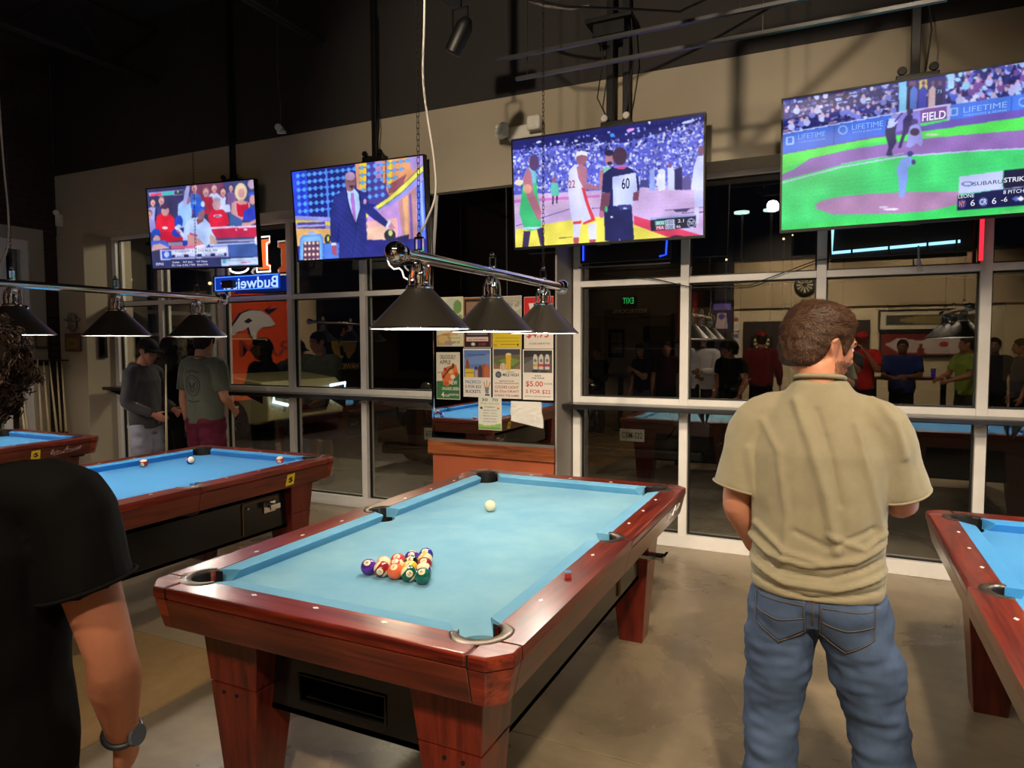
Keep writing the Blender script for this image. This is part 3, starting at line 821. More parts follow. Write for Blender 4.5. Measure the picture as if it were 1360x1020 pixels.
    if sig:
        b = MB(); y0 = HY-.26; 
        def pt(a, z): return (ox-.004-.024*(.772-z)/.104+.002, y0+a, z)
        word = [(0, .715), (.01, .745), (.022, .748), (.012, .722), (.0, .708), (.02, .712), (.035, .728), (.03, .715), (.045, .712), (.052, .742), (.05, .716), (.062, .73), (.064, .714), (.076, .728), (.082, .715), (.1, .718)]
        word2 = [(.10, .712), (.135, .762), (.13, .722), (.115, .735), (.145, .738), (.158, .722), (.165, .738), (.172, .722), (.182, .740), (.19, .724), (.2, .742), (.208, .728), (.222, .745), (.228, .731), (.24, .748), (.236, .732), (.25, .75)]
        und = [(.02, .700), (.08, .706), (.16, .714), (.24, .726)]
        for wd, r in ((word, .0022), (word2, .0024), (und, .0018)): b.tube([pt(a, z) for a, z in wd], r, 5)
        b.build('signature', m_silver, t)
    return t
TX = 0.4953
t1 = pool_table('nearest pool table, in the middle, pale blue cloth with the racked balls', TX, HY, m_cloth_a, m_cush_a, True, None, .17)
t2 = pool_table('reddish pool table left of the middle one, with three loose balls on bright blue cloth', -1.946, HY+.01, m_cloth_b, m_cush_b, False, .70)
t3 = pool_table('far left pool table with a white signature and yellow sticker on its side', -4.532, HY+.01, m_cloth_b, m_cush_b, True, .615)
t4 = pool_table('pool table cut off by the right edge, beside the man in the olive tee', 2.945, HY-.058, m_cloth_b, m_cush_b)

# ------------------------------------------------------------------ balls
BR = 0.0286
def ball_mat(name, col, stripe):
    m = bpy.data.materials.new(name); m.use_nodes = True
    nt = m.node_tree; b = nt.nodes['Principled BSDF']; L = nt.links.new
    b.inputs['Roughness'].default_value = .07; b.inputs['Coat Weight'].default_value = .5
    if col is None:
        b.inputs['Base Color'].default_value = (*rgb(238, 228, 190), 1); return m
    tc = nt.nodes.new('ShaderNodeTexCoord'); sp = nt.nodes.new('ShaderNodeSeparateXYZ'); L(tc.outputs['Object'], sp.inputs[0])
    ivory = (*rgb(240, 226, 184), 1); c4 = (*col, 1)
    def cmp(sock, op, val, ab=False):
        if ab:
            a = nt.nodes.new('ShaderNodeMath'); a.operation = 'ABSOLUTE'; L(sock, a.inputs[0]); sock = a.outputs[0]
        n = nt.nodes.new('ShaderNodeMath'); n.operation = op; L(sock, n.inputs[0]); n.inputs[1].default_value = val
        return n.outputs[0]
    base = nt.nodes.new('ShaderNodeMix'); base.data_type = 'RGBA'
    base.inputs[6].default_value = c4; base.inputs[7].default_value = ivory if stripe else c4
    L(cmp(sp.outputs['Z'], 'GREATER_THAN', BR*.60, True), base.inputs[0])
    # number disc around +-X
    dot = nt.nodes.new('ShaderNodeMix'); dot.data_type = 'RGBA'; dot.inputs[7].default_value = ivory
    L(base.outputs[2], dot.inputs[6]); L(cmp(sp.outputs['X'], 'GREATER_THAN', BR*.90, True), dot.inputs[0])
    L(dot.outputs[2], b.inputs['Base Color'])
    return m
BC = {1: (240, 190, 40), 2: (44, 40, 150), 3: (205, 62, 70), 4: (84, 30, 140), 5: (240, 106, 60), 6: (14, 92, 74), 7: (140, 40, 44), 8: (14, 14, 16),
      9: (240, 190, 60), 10: (36, 44, 170), 11: (210, 66, 76), 12: (84, 40, 150), 13: (236, 130, 84), 14: (14, 88, 66), 15: (150, 32, 40)}
CN = {1: 'yellow', 2: 'blue', 3: 'red', 4: 'purple', 5: 'orange', 6: 'green', 7: 'maroon', 8: 'black'}
def ball(n, x, y, z, label, group, stripe_dir, num_dir, cat='ball'):
    o = MB().ell((0, 0, 0), (BR, BR, BR), n=32, m=20).build('cue_ball' if n == 0 else 'pool_ball', ball_mat('ball %d' % n, rgb(*BC[n]) if n else None, n > 8), None, (x, y, z), smooth=True)
    zd = Vector(stripe_dir).normalized(); xd = Vector(num_dir); xd = (xd-zd*xd.dot(zd)).normalized(); yd = zd.cross(xd)
    o.rotation_euler = Matrix((xd, yd, zd)).transposed().to_euler()
    tag(o, label, cat, group)
    if n:
        for s in (1, -1):
            text(str(n), 'number', m_ink, o, (s*(BR+.0002), 0, 0), (PI/2, 0, s*PI/2), height=.0115 if n < 10 else .010)
    return o
cxr, cy0 = 0.491, 0.322
rows = [[4, 15, 5, 14, 6], [13, 11, 1, 10], [3, 8, 7], [12, 9], [2]]
OFF = {15: ((-.75, -.3, .6), (.5, -.6, -.2)), 14: ((-.7, -.3, .65), (.75, -.6, .1)), 13: ((.6, -.3, .75), (-.6, -.5, .3)), 10: ((.1, -.35, .9), (-.8, -.6, .1)),
       11: ((.9, .35, .1), (.1, -.5, .8)), 12: ((-.3, .6, .75), (.3, -.6, .6)), 9: ((.85, -.4, .2), (-.3, -.5, .7))}
where = {4: 'at the left end of the rack\'s front row', 15: 'second in the rack\'s front row', 5: 'in the middle of the rack\'s front row', 14: 'fourth in the rack\'s front row',
         6: 'at the right end of the rack\'s front row', 13: 'behind the purple ball in the rack', 11: 'behind the orange ball in the rack', 1: 'inside the rack, second row', 10: 'behind the solid green ball in the rack',
         3: 'in the third row of the rack', 8: 'in the middle of the rack', 7: 'on the right side of the rack, third row', 12: 'near the far tip of the rack', 9: 'on the right side of the rack, fourth row', 2: 'at the far tip of the rack'}
for r, row in enumerate(rows):
    for k, n in enumerate(row):
        x = cxr+(k-(len(row)-1)/2)*.0576; y = cy0+r*.0499
        sd, nd = OFF.get(n, ((.1, .3, .2), (.25, -.45, .85)))
        c = CN[n] if n <= 8 else CN[n-8]
        lb = ('solid %s ball ' % c if n <= 8 else '%s striped ball ' % c)+where[n]
        ball(n, x, y, BED+BR, lb, 'racked balls on the nearest pool table', sd, nd)
ball(0, .350, 1.333, BED+BR, 'cream white cue ball alone on the nearest pool table', None, (0, 0, 1), (1, 0, 0))
def ball2(n, x, y, lb, sd, nd):
    m0 = bpy.data.materials.get('ball %d' % n)
    o = ball(n, x, y, BED+BR, lb, 'loose balls on the left pool table', sd, nd)
ball2(15, -2.359, 1.445, 'brown striped ball, leftmost of the three on the left pool table', (.1, -.2, 1), (.5, -.8, -.6))
ball2(10, -2.171, 1.663, 'blue striped ball between two others on the left pool table', (.9, -.4, .3), (-.3, -.8, .3))
ball2(11, -1.598, 1.923, 'red striped ball at the far right corner of the left pool table', (.1, -.3, 1), (.5, -.8, -.5))
ck = MB().box((-.011, -.011, 0), (.011, .011, .016)).build('chalk_cube', M('chalk wrapper red', rgb(170, 46, 40), .6), None, (1.083, .475, TOP), (0, 0, .4), bevel=.001)
tag(ck, 'small red chalk cube with blue top on the right rail', 'chalk')
MB().box((-.0105, -.0105, .016), (.0105, .0105, .0215)).build('chalk_top', M('blue chalk', rgb(90, 150, 190), .9), ck, bevel=.002)

# ------------------------------------------------------------------ table lights
m_shade = M('matt black shade', rgb(58, 54, 48), .42, spec=.6)
m_inner = M('white shade lining', rgb(245, 242, 235), .5)
e_bulb = emis('lamp bulb', (1.0, .90, .76), 14)
m_chain = M('dark chain', rgb(40, 38, 36), .45, metal=.6)
def lamp_bar(cx, label, cord, chains=(0, 2), ys=(.492, 1.08, 1.668), bar=(.345, 1.945)):
    t = thing('billiard_light', (cx, ys[1], 1.65), 0, label, 'lamp')
    yo = ys[1]
    bb = MB().tube([(0, bar[0]-yo, .262), (0, bar[1]-yo, .262)], .021, 20).build('bar', m_chrome, t, smooth=True, auto=50)
    for y in bar:
        MB().ell((0, y-yo, .262), (.040, .040, .040), n=24, m=16).build('end_ball', m_chrome, t, smooth=True)
        MB().lathe([(.026, -.012), (.03, 0), (.026, .012)], 20, (0, y-yo+(.045 if y == bar[0] else -.045), .262), axis='y').build('end_collar', m_chrome, t, smooth=True)
    for i, y in enumerate(ys):
        yy = y-yo
        s = MB().lathe([(.183, 0), (.184, .004), (.048, .146), (.040, .150)], 48, (0, yy, 0), cap=False).build('shade', m_shade, t, smooth=True, auto=40)
        MB().lathe([(.1815, .0005), (.1825, .003), (.046, .143), (.001, .146)], 48, (0, yy, 0), cap=False).build('shade_lining', m_inner, s, smooth=True)
        MB().lathe([(.1845, -.001), (.186, .002), (.1845, .005), (.182, .002)], 48, (0, yy, 0), cap=False).build('shade_rim', m_chrome, s, smooth=True)
        h = MB()
        h.lathe([(.050, .146), (.052, .152), (.046, .158), (.036, .160)], 28, (0, yy, 0))
        h.lathe([(.022, .160), (.018, .172), (.026, .190), (.020, .208), (.028, .220), (.030, .232), (.018, .240)], 20, (0, yy, 0))
        for a in range(4):
            an = PI/4+a*PI/2
            h.tube([(.036*math.cos(an), yy+.036*math.sin(an), .156), (.038*math.cos(an), yy+.038*math.sin(an), .19), (.032*math.cos(an), yy+.032*math.sin(an), .222), (.02*math.cos(an), yy+.02*math.sin(an), .236)], .006, 8)
        h.build('holder', m_chrome, t, smooth=True, auto=45)
        f_ = MB().lathe([(.014, .280), (.016, .286), (.008, .292)], 16, (0, yy, 0))
        f_.box((-.017, yy-.006, .285), (-.011, yy+.006, .335)).box((.011, yy-.006, .285), (.017, yy+.006, .335)).box((-.017, yy-.006, .329), (.017, yy+.006, .336))
        f_.lathe([(.008, .336), (.010, .342), (.004, .352)], 12, (0, yy, 0))
        f_.build('finial', m_chrome, t, smooth=True, auto=40)
        MB().ell((0, yy, .085), (.030, .030, .036), n=16, m=10).lathe([(.014, .115), (.014, .146)], 12, (0, yy, 0)).build('bulb', e_bulb, t, smooth=True)
        l = light('bulb_light', 'POINT', (0, yy, .040), P_BULB, BULB, size=.03); l.parent = t
    for i in chains:
        yy = ys[i]-yo; zz = .352; v = []
        ch = MB(); k = 0; L_ = .024
        while zz+1.65 < CZ-.02:
            a = (k % 2)*PI/2; dx, dy = math.cos(a)*.0048, math.sin(a)*.0048
            ch.tube([(dx, yy+dy, zz), (dx*1.1, yy+dy*1.1, zz+L_*.5), (dx, yy+dy, zz+L_), (-dx, yy-dy, zz+L_), (-dx*1.1, yy-dy*1.1, zz+L_*.5), (-dx, yy-dy, zz), (dx, yy+dy, zz)], .0013, 4, cap=False)
            zz += L_*.86; k += 1
        ch.build('chain', m_chain, t)
    if cord:
        pts = [Vector(p) for p in cord]; sm = []
        for j in range(len(pts)-1):
            p0, p1, p2, p3 = pts[max(j-1, 0)], pts[j], pts[j+1], pts[min(j+2, len(pts)-1)]
            for q in range(8):
                u = q/8; sm.append(.5*((2*p1)+(p2-p0)*u+(2*p0-5*p1+4*p2-p3)*u*u+(3*p1-p0-3*p2+p3)*u**3))
        sm.append(pts[-1])
        MB().tube(sm, .0042, 8).build('cord', M('white cord', rgb(205, 200, 195), .5), t, smooth=True)
    return t
yo = 1.08
L1 = lamp_bar(.495, 'three black cone shades on a chrome bar over the nearest pool table',
         [(0, .50-yo, .352), (.008, .53-yo, .40), (.02, .575-yo, .50), (.012, .58-yo, .64), (-.008, .545-yo, .9), (.012, .525-yo, 1.15), (.015, .53-yo, 1.6), (.0, .50-yo, 2.3), (.02, .5-yo, 3.32)])
L2 = lamp_bar(-1.955, 'chrome bar with three black shades hanging over the left pool table',
         [(0, .46-yo, .352), (.02, .49-yo, .42), (.03, .50-yo, .6), (.02, .49-yo, 1.0), (.01, .48-yo, 2.0), (.0, .45-yo, 3.32)], ys=(.45, 1.01, 1.575), bar=(.30, 1.79))
lamp_bar(-4.532, 'chrome bar with black shades over the far left pool table', None)
lamp_bar(2.945, 'chrome bar with black shades over the pool table at the right edge', None)
# ================================================================== TELEVISIONS
m_screen = attr_mat('lit screen picture', 1.12)
e_txtw = emis('screen lettering white', rgb(235, 238, 255), 1.0)
e_txtn = emis('screen lettering navy', rgb(20, 24, 60), 1.0)
e_txtb = emis('screen lettering pale blue', rgb(150, 190, 255), 1.0)
e_txtr = emis('screen lettering red', rgb(190, 60, 70), 1.0)
TW, TH = 1.45, 0.826
def television(c, yaw, tilt, rl, label, cv, mount_x=0.0, mount_kind='single'):
    t = thing('television', c, 0, label, 'television', 'televisions hung along the window wall')
    Mx = Matrix.Rotation(yaw, 3, 'Z')@Matrix.Rotation(tilt, 3, 'X')@Matrix.Rotation(rl, 3, 'Y')
    t.rotation_euler = Mx.to_euler()
    w_, h_ = TW/2, TH/2
    MB().box((-w_, -.006, -h_), (w_, .035, h_)).box((-w_+.12, .03, -h_+.08), (w_-.12, .055, h_-.24)).build('housing', m_flat, t, bevel=.004)
    b = .011
    MB().box((-w_, -.014, -h_), (w_, -.005, -h_+b+.006)).box((-w_, -.014, h_-b), (w_, -.005, h_)).box((-w_, -.014, -h_+b+.006), (-w_+b, -.005, h_-b)).box((w_-b, -.014, -h_+b+.006), (w_, -.005, h_-b)).build('bezel', m_flat, t)
    s = cv.mesh('screen', m_screen, t, TW-2*b, TH-2*b-.006, (0, -.0085, .003))
    MB().box((-.05, -.012, -h_-.008), (.05, .01, -h_+.001)).build('sensor_bar', m_dkmetal, t)
    return t, s
def uvp(cv, x, y, dy=-.0012):
    """paint coordinates to the screen's own plane"""
    q = cv.hi@np.array([x, y, 1.0]); u, v = q[0]/q[2], q[1]/q[2]
    return ((u-.5)*(TW-.022), dy, (.5-v)*(TH-.028))
SKIN = (205, 150, 150); SKIN2 = (120, 70, 80)

# --- first screen: a batter before a crowd in red
cv = Canvas(230, 132, (52, 52, 92), [(55, 165), (1140, 62), (1195, 945), (130, 975)])
cv.poly([(270, 230), (520, 215), (520, 480), (290, 480)], (56, 50, 92))
cv.poly([(500, 120), (860, 90), (900, 420), (500, 420)], (120, 60, 90))
cv.poly([(830, 90), (1180, 60), (1180, 400), (880, 420)], (62, 66, 120))
def fan(x, y, s, shirt, skin=SKIN, hat=None):
    hc = [(60, 40, 50), (120, 90, 80), (90, 70, 70), (160, 140, 140)][int(x+y) % 4]
    cv.poly([(x-62*s, y+190*s), (x-55*s, y+70*s), (x-25*s, y+48*s), (x+25*s, y+48*s), (x+60*s, y+75*s), (x+68*s, y+190*s)], shirt)
    cv.ell(x, y+38*s, 13*s, 22*s, tuple(int(k*.85) for k in skin)); cv.ell(x, y-8*s, 29*s, 38*s, hc); cv.ell(x, y+2*s, 24*s, 33*s, skin); cv.ell(x-6*s, y+4*s, 18*s, 28*s, tuple(min(255, int(k*1.07)) for k in skin)); cv.poly([(x-62*s, y+190*s), (x-55*s, y+70*s), (x-40*s, y+60*s), (x-36*s, y+190*s)], tuple(int(k*.75) for k in shirt)); cv.line([(x-9*s, y+20*s), (x+9*s, y+20*s)], 4*s, (130, 70, 80))
    if hat: cv.ell(x, y-24*s, 33*s, 22*s, hat)
    cv.ell(x, y+8*s, 14*s, 4*s, tuple(int(k*.6) for k in skin))
for a in ((120, 300, 1.0, (170, 170, 235)), (205, 280, 1.1, (60, 60, 120)), (85, 420, 1.0, (150, 140, 210)), (540, 150, 1.1, (70, 100, 190)), (740, 150, 1.1, (190, 205, 245)), (830, 190, 1.1, (200, 215, 250)), (910, 150, .9, (120, 90, 150))): fan(*a)
fan(655, 190, 1.2, (170, 36, 60)); cv.poly([(600, 250), (720, 240), (740, 400), (610, 420)], (168, 36, 60))
fan(245, 380, 1.35, (222, 30, 54), SKIN, (70, 40, 70)); cv.poly([(145, 600), (160, 440), (200, 412), (300, 420), (340, 470), (345, 590)], (224, 30, 52))
cv.ell(245, 385, 40, 52, SKIN); cv.ell(240, 340, 42, 26, (74, 46, 80)); cv.ell(245, 560, 30, 14, (240, 220, 240))
fan(765, 330, 1.4, (214, 28, 54)); cv.poly([(680, 440), (720, 370), (830, 372), (880, 430), (895, 520), (840, 550), (690, 550)], (216, 30, 56)); cv.ell(765, 320, 42, 58, (200, 150, 160)); cv.ell(765, 272, 42, 22, (170, 150, 170))
cv.ell(778, 436, 44, 14, (235, 225, 245)); cv.ell(778, 440, 34, 7, (70, 60, 110))
cv.ell(1010, 190, 62, 92, (225, 200, 160)); cv.ell(1015, 200, 32, 50, SKIN); cv.poly([(940, 290), (1010, 270), (1100, 300), (1110, 480), (930, 480)], SKIN); cv.poly([(965, 300), (1000, 320), (1060, 320), (1085, 290), (1100, 430), (980, 460)], (190, 24, 50))
cv.line([(935, 320), (930, 430), (1010, 470)], 40, SKIN); cv.ell(1120, 110, 40, 50, (200, 170, 200)); cv.ell(1120, 215, 36, 26, (48, 90, 210)); cv.ell(1130, 270, 32, 50, SKIN)
cv.poly([(1030, 480), (1045, 380), (1100, 350), (1180, 370), (1190, 500)], (46, 60, 190)); cv.line([(1020, 525), (1100, 520), (1180, 480)], 34, SKIN)
cv.poly([(890, 400), (1030, 480), (1020, 540), (900, 540)], (60, 90, 150))
cv.poly([(150, 610), (440, 600), (450, 690), (220, 705)], (206, 24, 50)); cv.poly([(700, 565), (1200, 545), (1200, 655), (720, 670)], (190, 36, 70))
cv.poly([(700, 552), (1200, 532), (1200, 552), (700, 570)], (232, 200, 235)); cv.poly([(700, 665), (1200, 650), (1200, 760), (700, 760)], (70, 66, 110)); cv.poly([(760, 690), (1200, 672), (1200, 690), (760, 706)], (170, 170, 220))
cv.poly([(700, 730), (1200, 700), (1200, 860), (700, 860)], (60, 88, 160)); cv.poly([(700, 728), (1200, 700), (1200, 716), (700, 746)], (170, 200, 250))
cv.ell(1175, 690, 26, 42, (235, 232, 250)); cv.ell(1060, 578, 20, 10, (240, 230, 240)); cv.ell(965, 580, 8, 8, (240, 230, 240))
cv.poly([(270, 710), (430, 700), (430, 740), (290, 745)], (150, 140, 170))
cv.poly([(370, 560), (375, 320), (440, 262), (510, 300), (520, 560)], (150, 190, 245)); cv.ell(470, 270, 30, 46, (150, 110, 140))
cv.poly([(420, 350), (440, 180), (460, 125), (492, 130), (488, 190), (450, 350)], (168, 172, 230))
cv.poly([(425, 700), (440, 560), (470, 490), (540, 450), (640, 455), (700, 520), (722, 600), (760, 660), (775, 720), (690, 730), (660, 760), (480, 760)], (176, 200, 250))
cv.poly([(700, 620), (740, 650), (780, 700), (760, 730), (700, 725)], (180, 150, 140)); cv.poly([(425, 690), (480, 690), (480, 740), (425, 740)], (40, 60, 170))
cv.poly([(560, 470), (640, 455), (630, 490), (575, 530)], SKIN2); cv.ell(605, 415, 40, 62, (150, 100, 110)); cv.poly([(555, 380), (640, 375), (660, 330), (560, 330)], (110, 74, 96))
cv.ell(572, 325, 68, 78, (44, 96, 214)); cv.poly([(530, 320), (600, 345), (570, 450), (530, 430)], (40, 84, 200)); cv.poly([(600, 335), (668, 350), (660, 362), (600, 356)], (34, 70, 180)); cv.ell(540, 300, 18, 26, (120, 170, 250)); cv.ell(625, 315, 20, 30, (190, 215, 250))
cv.ell(385, 500, 40, 70, (36, 70, 190)); cv.ell(372, 610, 58, 46, (30, 60, 176)); cv.line([(360, 560), (400, 600), (430, 640)], 34, (200, 215, 250)); cv.ell(385, 545, 26, 20, (180, 210, 250)); cv.line([(370, 590), (395, 612)], 20, (206, 80, 100))
cv.poly([(470, 640), (500, 620), (600, 680), (640, 730), (560, 745), (480, 740)], (196, 138, 140)); cv.line([(500, 618), (570, 640)], 14, (200, 40, 70))
cv.ell(155, 615, 44, 46, (38, 76, 200)); cv.poly([(110, 640), (205, 625), (200, 650), (115, 660)], (30, 60, 170)); cv.ell(163, 680, 36, 44, (206, 160, 160)); cv.poly([(108, 770), (110, 690), (250, 690), (300, 760), (190, 790)], (60, 100, 214)); cv.poly([(108, 810), (125, 735), (200, 720), (300, 770), (190, 780)], (208, 160, 160))
cv.poly([(110, 800), (200, 780), (200, 980), (130, 980)], (52, 54, 88)); cv.poly([(120, 880), (1210, 850), (1210, 980), (130, 980)], (44, 50, 96))
cv.poly([(310, 748), (550, 738), (550, 768), (310, 775)], (226, 90, 130)); cv.poly([(552, 738), (655, 732), (655, 760), (552, 765)], (240, 225, 245))
cv.poly([(195, 790), (880, 745), (890, 852), (205, 890)], (196, 190, 236)); cv.poly([(310, 795), (865, 762), (868, 812), (312, 835)], (214, 224, 250)); cv.poly([(215, 798), (312, 792), (318, 872), (222, 878)], (40, 80, 190)); cv.ell(266, 832, 26, 30, (190, 210, 250))
cv.poly([(318, 838), (868, 818), (870, 848), (320, 868)], (34, 40, 90))
for k in range(4): cv.poly([(350+k*135, 838-k*5), (440+k*135, 834-k*5), (440+k*135, 856-k*5), (350+k*135, 860-k*5)], (190, 205, 245))
cv.poly([(815, 882), (1200, 858), (1205, 935), (820, 950)], (196, 220, 250)); cv.ell(848, 902, 20, 24, (90, 170, 220)); cv.line([(880, 895), (1160, 885)], 8, (120, 140, 190)); cv.line([(1020, 915), (1110, 910)], 8, (206, 90, 110))
cv.poly([(75, 200), (430, 165), (432, 218), (80, 235)], (150, 160, 220)); cv.poly([(92, 208), (205, 202), (205, 228), (95, 232)], (236, 70, 110)); cv.poly([(215, 200), (325, 186), (325, 215), (215, 222)], (40, 190, 160)); cv.poly([(335, 180), (430, 172), (430, 212), (335, 216)], (60, 60, 90)); cv.ell(372, 188, 8, 10, (230, 220, 90))
cv.soft(1)
tv1, s1 = television((-3.828, 3.222, 2.772), .032, .075, .027, 'leftmost television, showing a batter in a blue helmet before red-shirted fans', cv)
text('TONIGHT: 1-1, DOUBLE, RBI', 'caption', e_txtn, s1, uvp(cv, 560, 798), width=.58, height=.026)
text('BATTING    HITS    RUNS    RBI', 'caption', e_txtn, s1, uvp(cv, 600, 843), width=.62, height=.014)
text('ESPN2', 'caption', e_txtw, s1, uvp(cv, 200, 930), width=.11, height=.026)
text('Dallas    NY Jets    NY Mets', 'caption', e_txtw, s1, uvp(cv, 500, 910), width=.48, height=.022)
text('OU: 1 from  0,17th, 1 TWN   Brave 0,17th', 'caption', e_txtw, s1, uvp(cv, 500, 940), width=.50, height=.022)

# --- second screen: a game show host in a blue suit
cv = Canvas(290, 166, (26, 34, 120), [(52, 205), (1178, 58), (1215, 900), (140, 975)])
cv.poly([(50, 200), (180, 185), (220, 620), (80, 640)], (44, 70, 220)); cv.poly([(120, 205), (160, 200), (190, 600), (150, 600)], (30, 50, 200))
cv.poly([(600, 120), (700, 110), (700, 380), (620, 380)], (226, 160, 120)); cv.poly([(640, 125), (700, 120), (695, 350), (650, 350)], (240, 200, 40))
cv.poly([(700, 115), (880, 95), (900, 500), (720, 480)], (70, 60, 150)); cv.poly([(770, 105), (830, 100), (830, 260), (780, 260)], (176, 130, 190)); cv.poly([(830, 105), (860, 100), (860, 300), (840, 300)], (236, 150, 60))
cv.poly([(870, 95), (1180, 50), (1180, 140), (900, 420), (870, 360)], (232, 158, 104)); cv.poly([(890, 95), (915, 92), (915, 360), (885, 360)], (240, 214, 40)); cv.poly([(880, 320), (1040, 220), (1000, 340), (890, 400)], (150, 80, 90))
cv.poly([(1040, 60), (1180, 45), (1180, 110), (1090, 200)], (176, 150, 220))
for r in range(6):
    for k in range(11):
        x = 105+k*49+r*6; y = 238+r*63-k*(6.2-r*.3)
        if x < 600:
            if k < 10: cv.line([(x, y), (x+49, y-6)], 12, (56, 110, 224))
            cv.ell(x, y, 15, 19, (84, 160, 244))
cv.line([(352, 180), (385, 600)], 16, (76, 130, 235))
for r in range(5):
    for k in range(8):
        x = 660+k*55+r*4; y = 165+r*66-k*9
        if not (x > 880+(4-r)*55): cv.line([(x-25, y+4), (x+25, y-4)], 9, (60, 110, 210)); cv.ell(x, y, 15, 19, (92, 166, 240))
cv.poly([(690, 560), (830, 470), (960, 360), (1080, 240), (1180, 110), (1180, 250), (1060, 380), (930, 480), (790, 560), (700, 620)], (150, 150, 240))
cv.poly([(780, 500), (880, 430), (1000, 320), (1100, 220), (1178, 140), (1178, 200), (1100, 280), (1000, 380), (900, 460), (800, 532)], (236, 232, 90))
cv.line([(780, 500), (880, 430), (1000, 320), (1100, 220), (1178, 138)], 5, (60, 60, 70)); cv.line([(800, 532), (900, 460), (1000, 382), (1100, 280), (1178, 200)], 5, (60, 60, 70))
cv.poly([(690, 560), (800, 540), (930, 480), (1060, 380), (1180, 250), (1200, 770), (700, 790)], (196, 150, 220))
cv.poly([(970, 460), (1120, 330), (1130, 780), (1010, 785)], (196, 140, 140)); cv.poly([(1010, 440), (1050, 400), (1060, 780), (1030, 780)], (236, 176, 120)); cv.poly([(1120, 330), (1185, 260), (1200, 775), (1140, 775)], (90, 120, 240)); cv.poly([(1060, 400), (1080, 380), (1100, 780), (1075, 780)], (120, 90, 170)); cv.poly([(1150, 300), (1170, 290), (1190, 700), (1170, 700)], (160, 190, 250))
cv.poly([(700, 640), (960, 600), (970, 785), (705, 792)], (238, 176, 170)); cv.poly([(700, 700), (880, 660), (900, 785), (705, 792)], (242, 196, 170))
cv.poly([(690, 545), (735, 560), (700, 620), (690, 610)], (240, 220, 80))
cv.poly([(88, 590), (400, 600), (400, 700), (95, 720)], (150, 150, 230)); cv.poly([(90, 625), (400, 640), (400, 672), (92, 655)], (236, 214, 70)); cv.poly([(120, 650), (355, 640), (360, 700), (120, 718)], (80, 70, 170)); cv.poly([(120, 672), (355, 662), (355, 678), (120, 692)], (180, 180, 240))
cv.poly([(95, 700), (410, 700), (410, 850), (110, 860)], (238, 186, 110))
cv.poly([(108, 855), (480, 810), (1210, 770), (1215, 980), (130, 980)], (40, 44, 130))
cv.poly([(148, 970), (145, 790), (170, 756), (320, 745), (345, 780), (350, 965)], (96, 156, 245)); cv.poly([(160, 970), (160, 800), (180, 775), (315, 765), (330, 790), (335, 965)], (130, 190, 250)); cv.poly([(178, 968), (176, 815), (310, 805), (320, 965)], (96, 60, 90))
for r in range(4):
    for k in range(4): cv.ell(192+k*35+r*2, 828+r*48-k*2, 11, 13, (240, 214, 190))
cv.poly([(350, 830), (480, 820), (480, 950), (352, 960)], (80, 130, 235)); cv.ell(381, 790, 26, 40, (50, 50, 56)); cv.ell(385, 785, 10, 22, (214, 226, 90)); cv.poly([(215, 725), (270, 722), (272, 755), (218, 760)], (160, 180, 235))
cv.poly([(405, 800), (400, 560), (425, 420), (500, 365), (540, 350), (620, 350), (700, 390), (720, 470), (790, 540), (890, 640), (868, 682), (760, 610), (700, 560), (712, 780), (712, 925), (480, 945), (480, 600), (450, 830), (412, 830)], (36, 44, 122))
for x in range(420, 710, 16): cv.line([(x, 420), (x+6, 930)], 2, (50, 62, 150))
cv.poly([(528, 360), (600, 350), (640, 400), (650, 520), (620, 660), (580, 560), (545, 440)], (176, 208, 246)); cv.poly([(566, 390), (592, 386), (606, 480), (618, 655), (590, 600), (572, 470)], (170, 110, 200))
cv.line([(530, 360), (555, 520), (618, 662)], 9, (24, 30, 90)); cv.line([(640, 370), (655, 520), (618, 662)], 9, (24, 30, 90)); cv.ell(690, 462, 14, 22, (214, 150, 190))
cv.ell(562, 290, 46, 86, (140, 96, 104)); cv.ell(560, 240, 44, 40, (176, 140, 176)); cv.ell(576, 330, 22, 8, (50, 30, 40)); cv.ell(576, 346, 10, 12, (90, 50, 60)); cv.line([(540, 285), (556, 284)], 6, (60, 40, 50)); cv.line([(580, 283), (598, 282)], 6, (60, 40, 50))
cv.poly([(866, 680), (892, 618), (912, 630), (890, 690)], (220, 236, 255)); cv.poly([(885, 680), (915, 640), (950, 690), (920, 700)], (196, 130, 160)); cv.ell(903, 750, 48, 50, (44, 40, 50)); cv.ell(908, 730, 18, 26, (190, 210, 130))
cv.poly([(414, 822), (452, 818), (458, 842), (414, 846)], (220, 236, 255)); cv.poly([(416, 845), (458, 842), (462, 930), (438, 930), (416, 880)], (170, 80, 110)); cv.poly([(860, 790), (1060, 740), (1060, 800)], (40, 40, 90))
cv.line([(560, 890), (560, 940)], 3, (20, 26, 80)); cv.line([(622, 670), (610, 800), (590, 935)], 3, (20, 26, 80)); cv.ell(1010, 880, 60, 20, (120, 40, 110), .6)
cv.soft(1)
tv2, s2 = television((-1.951, 3.277, 2.768), -.010, .097, .016, 'television showing a host in a blue suit on a game show stage', cv)

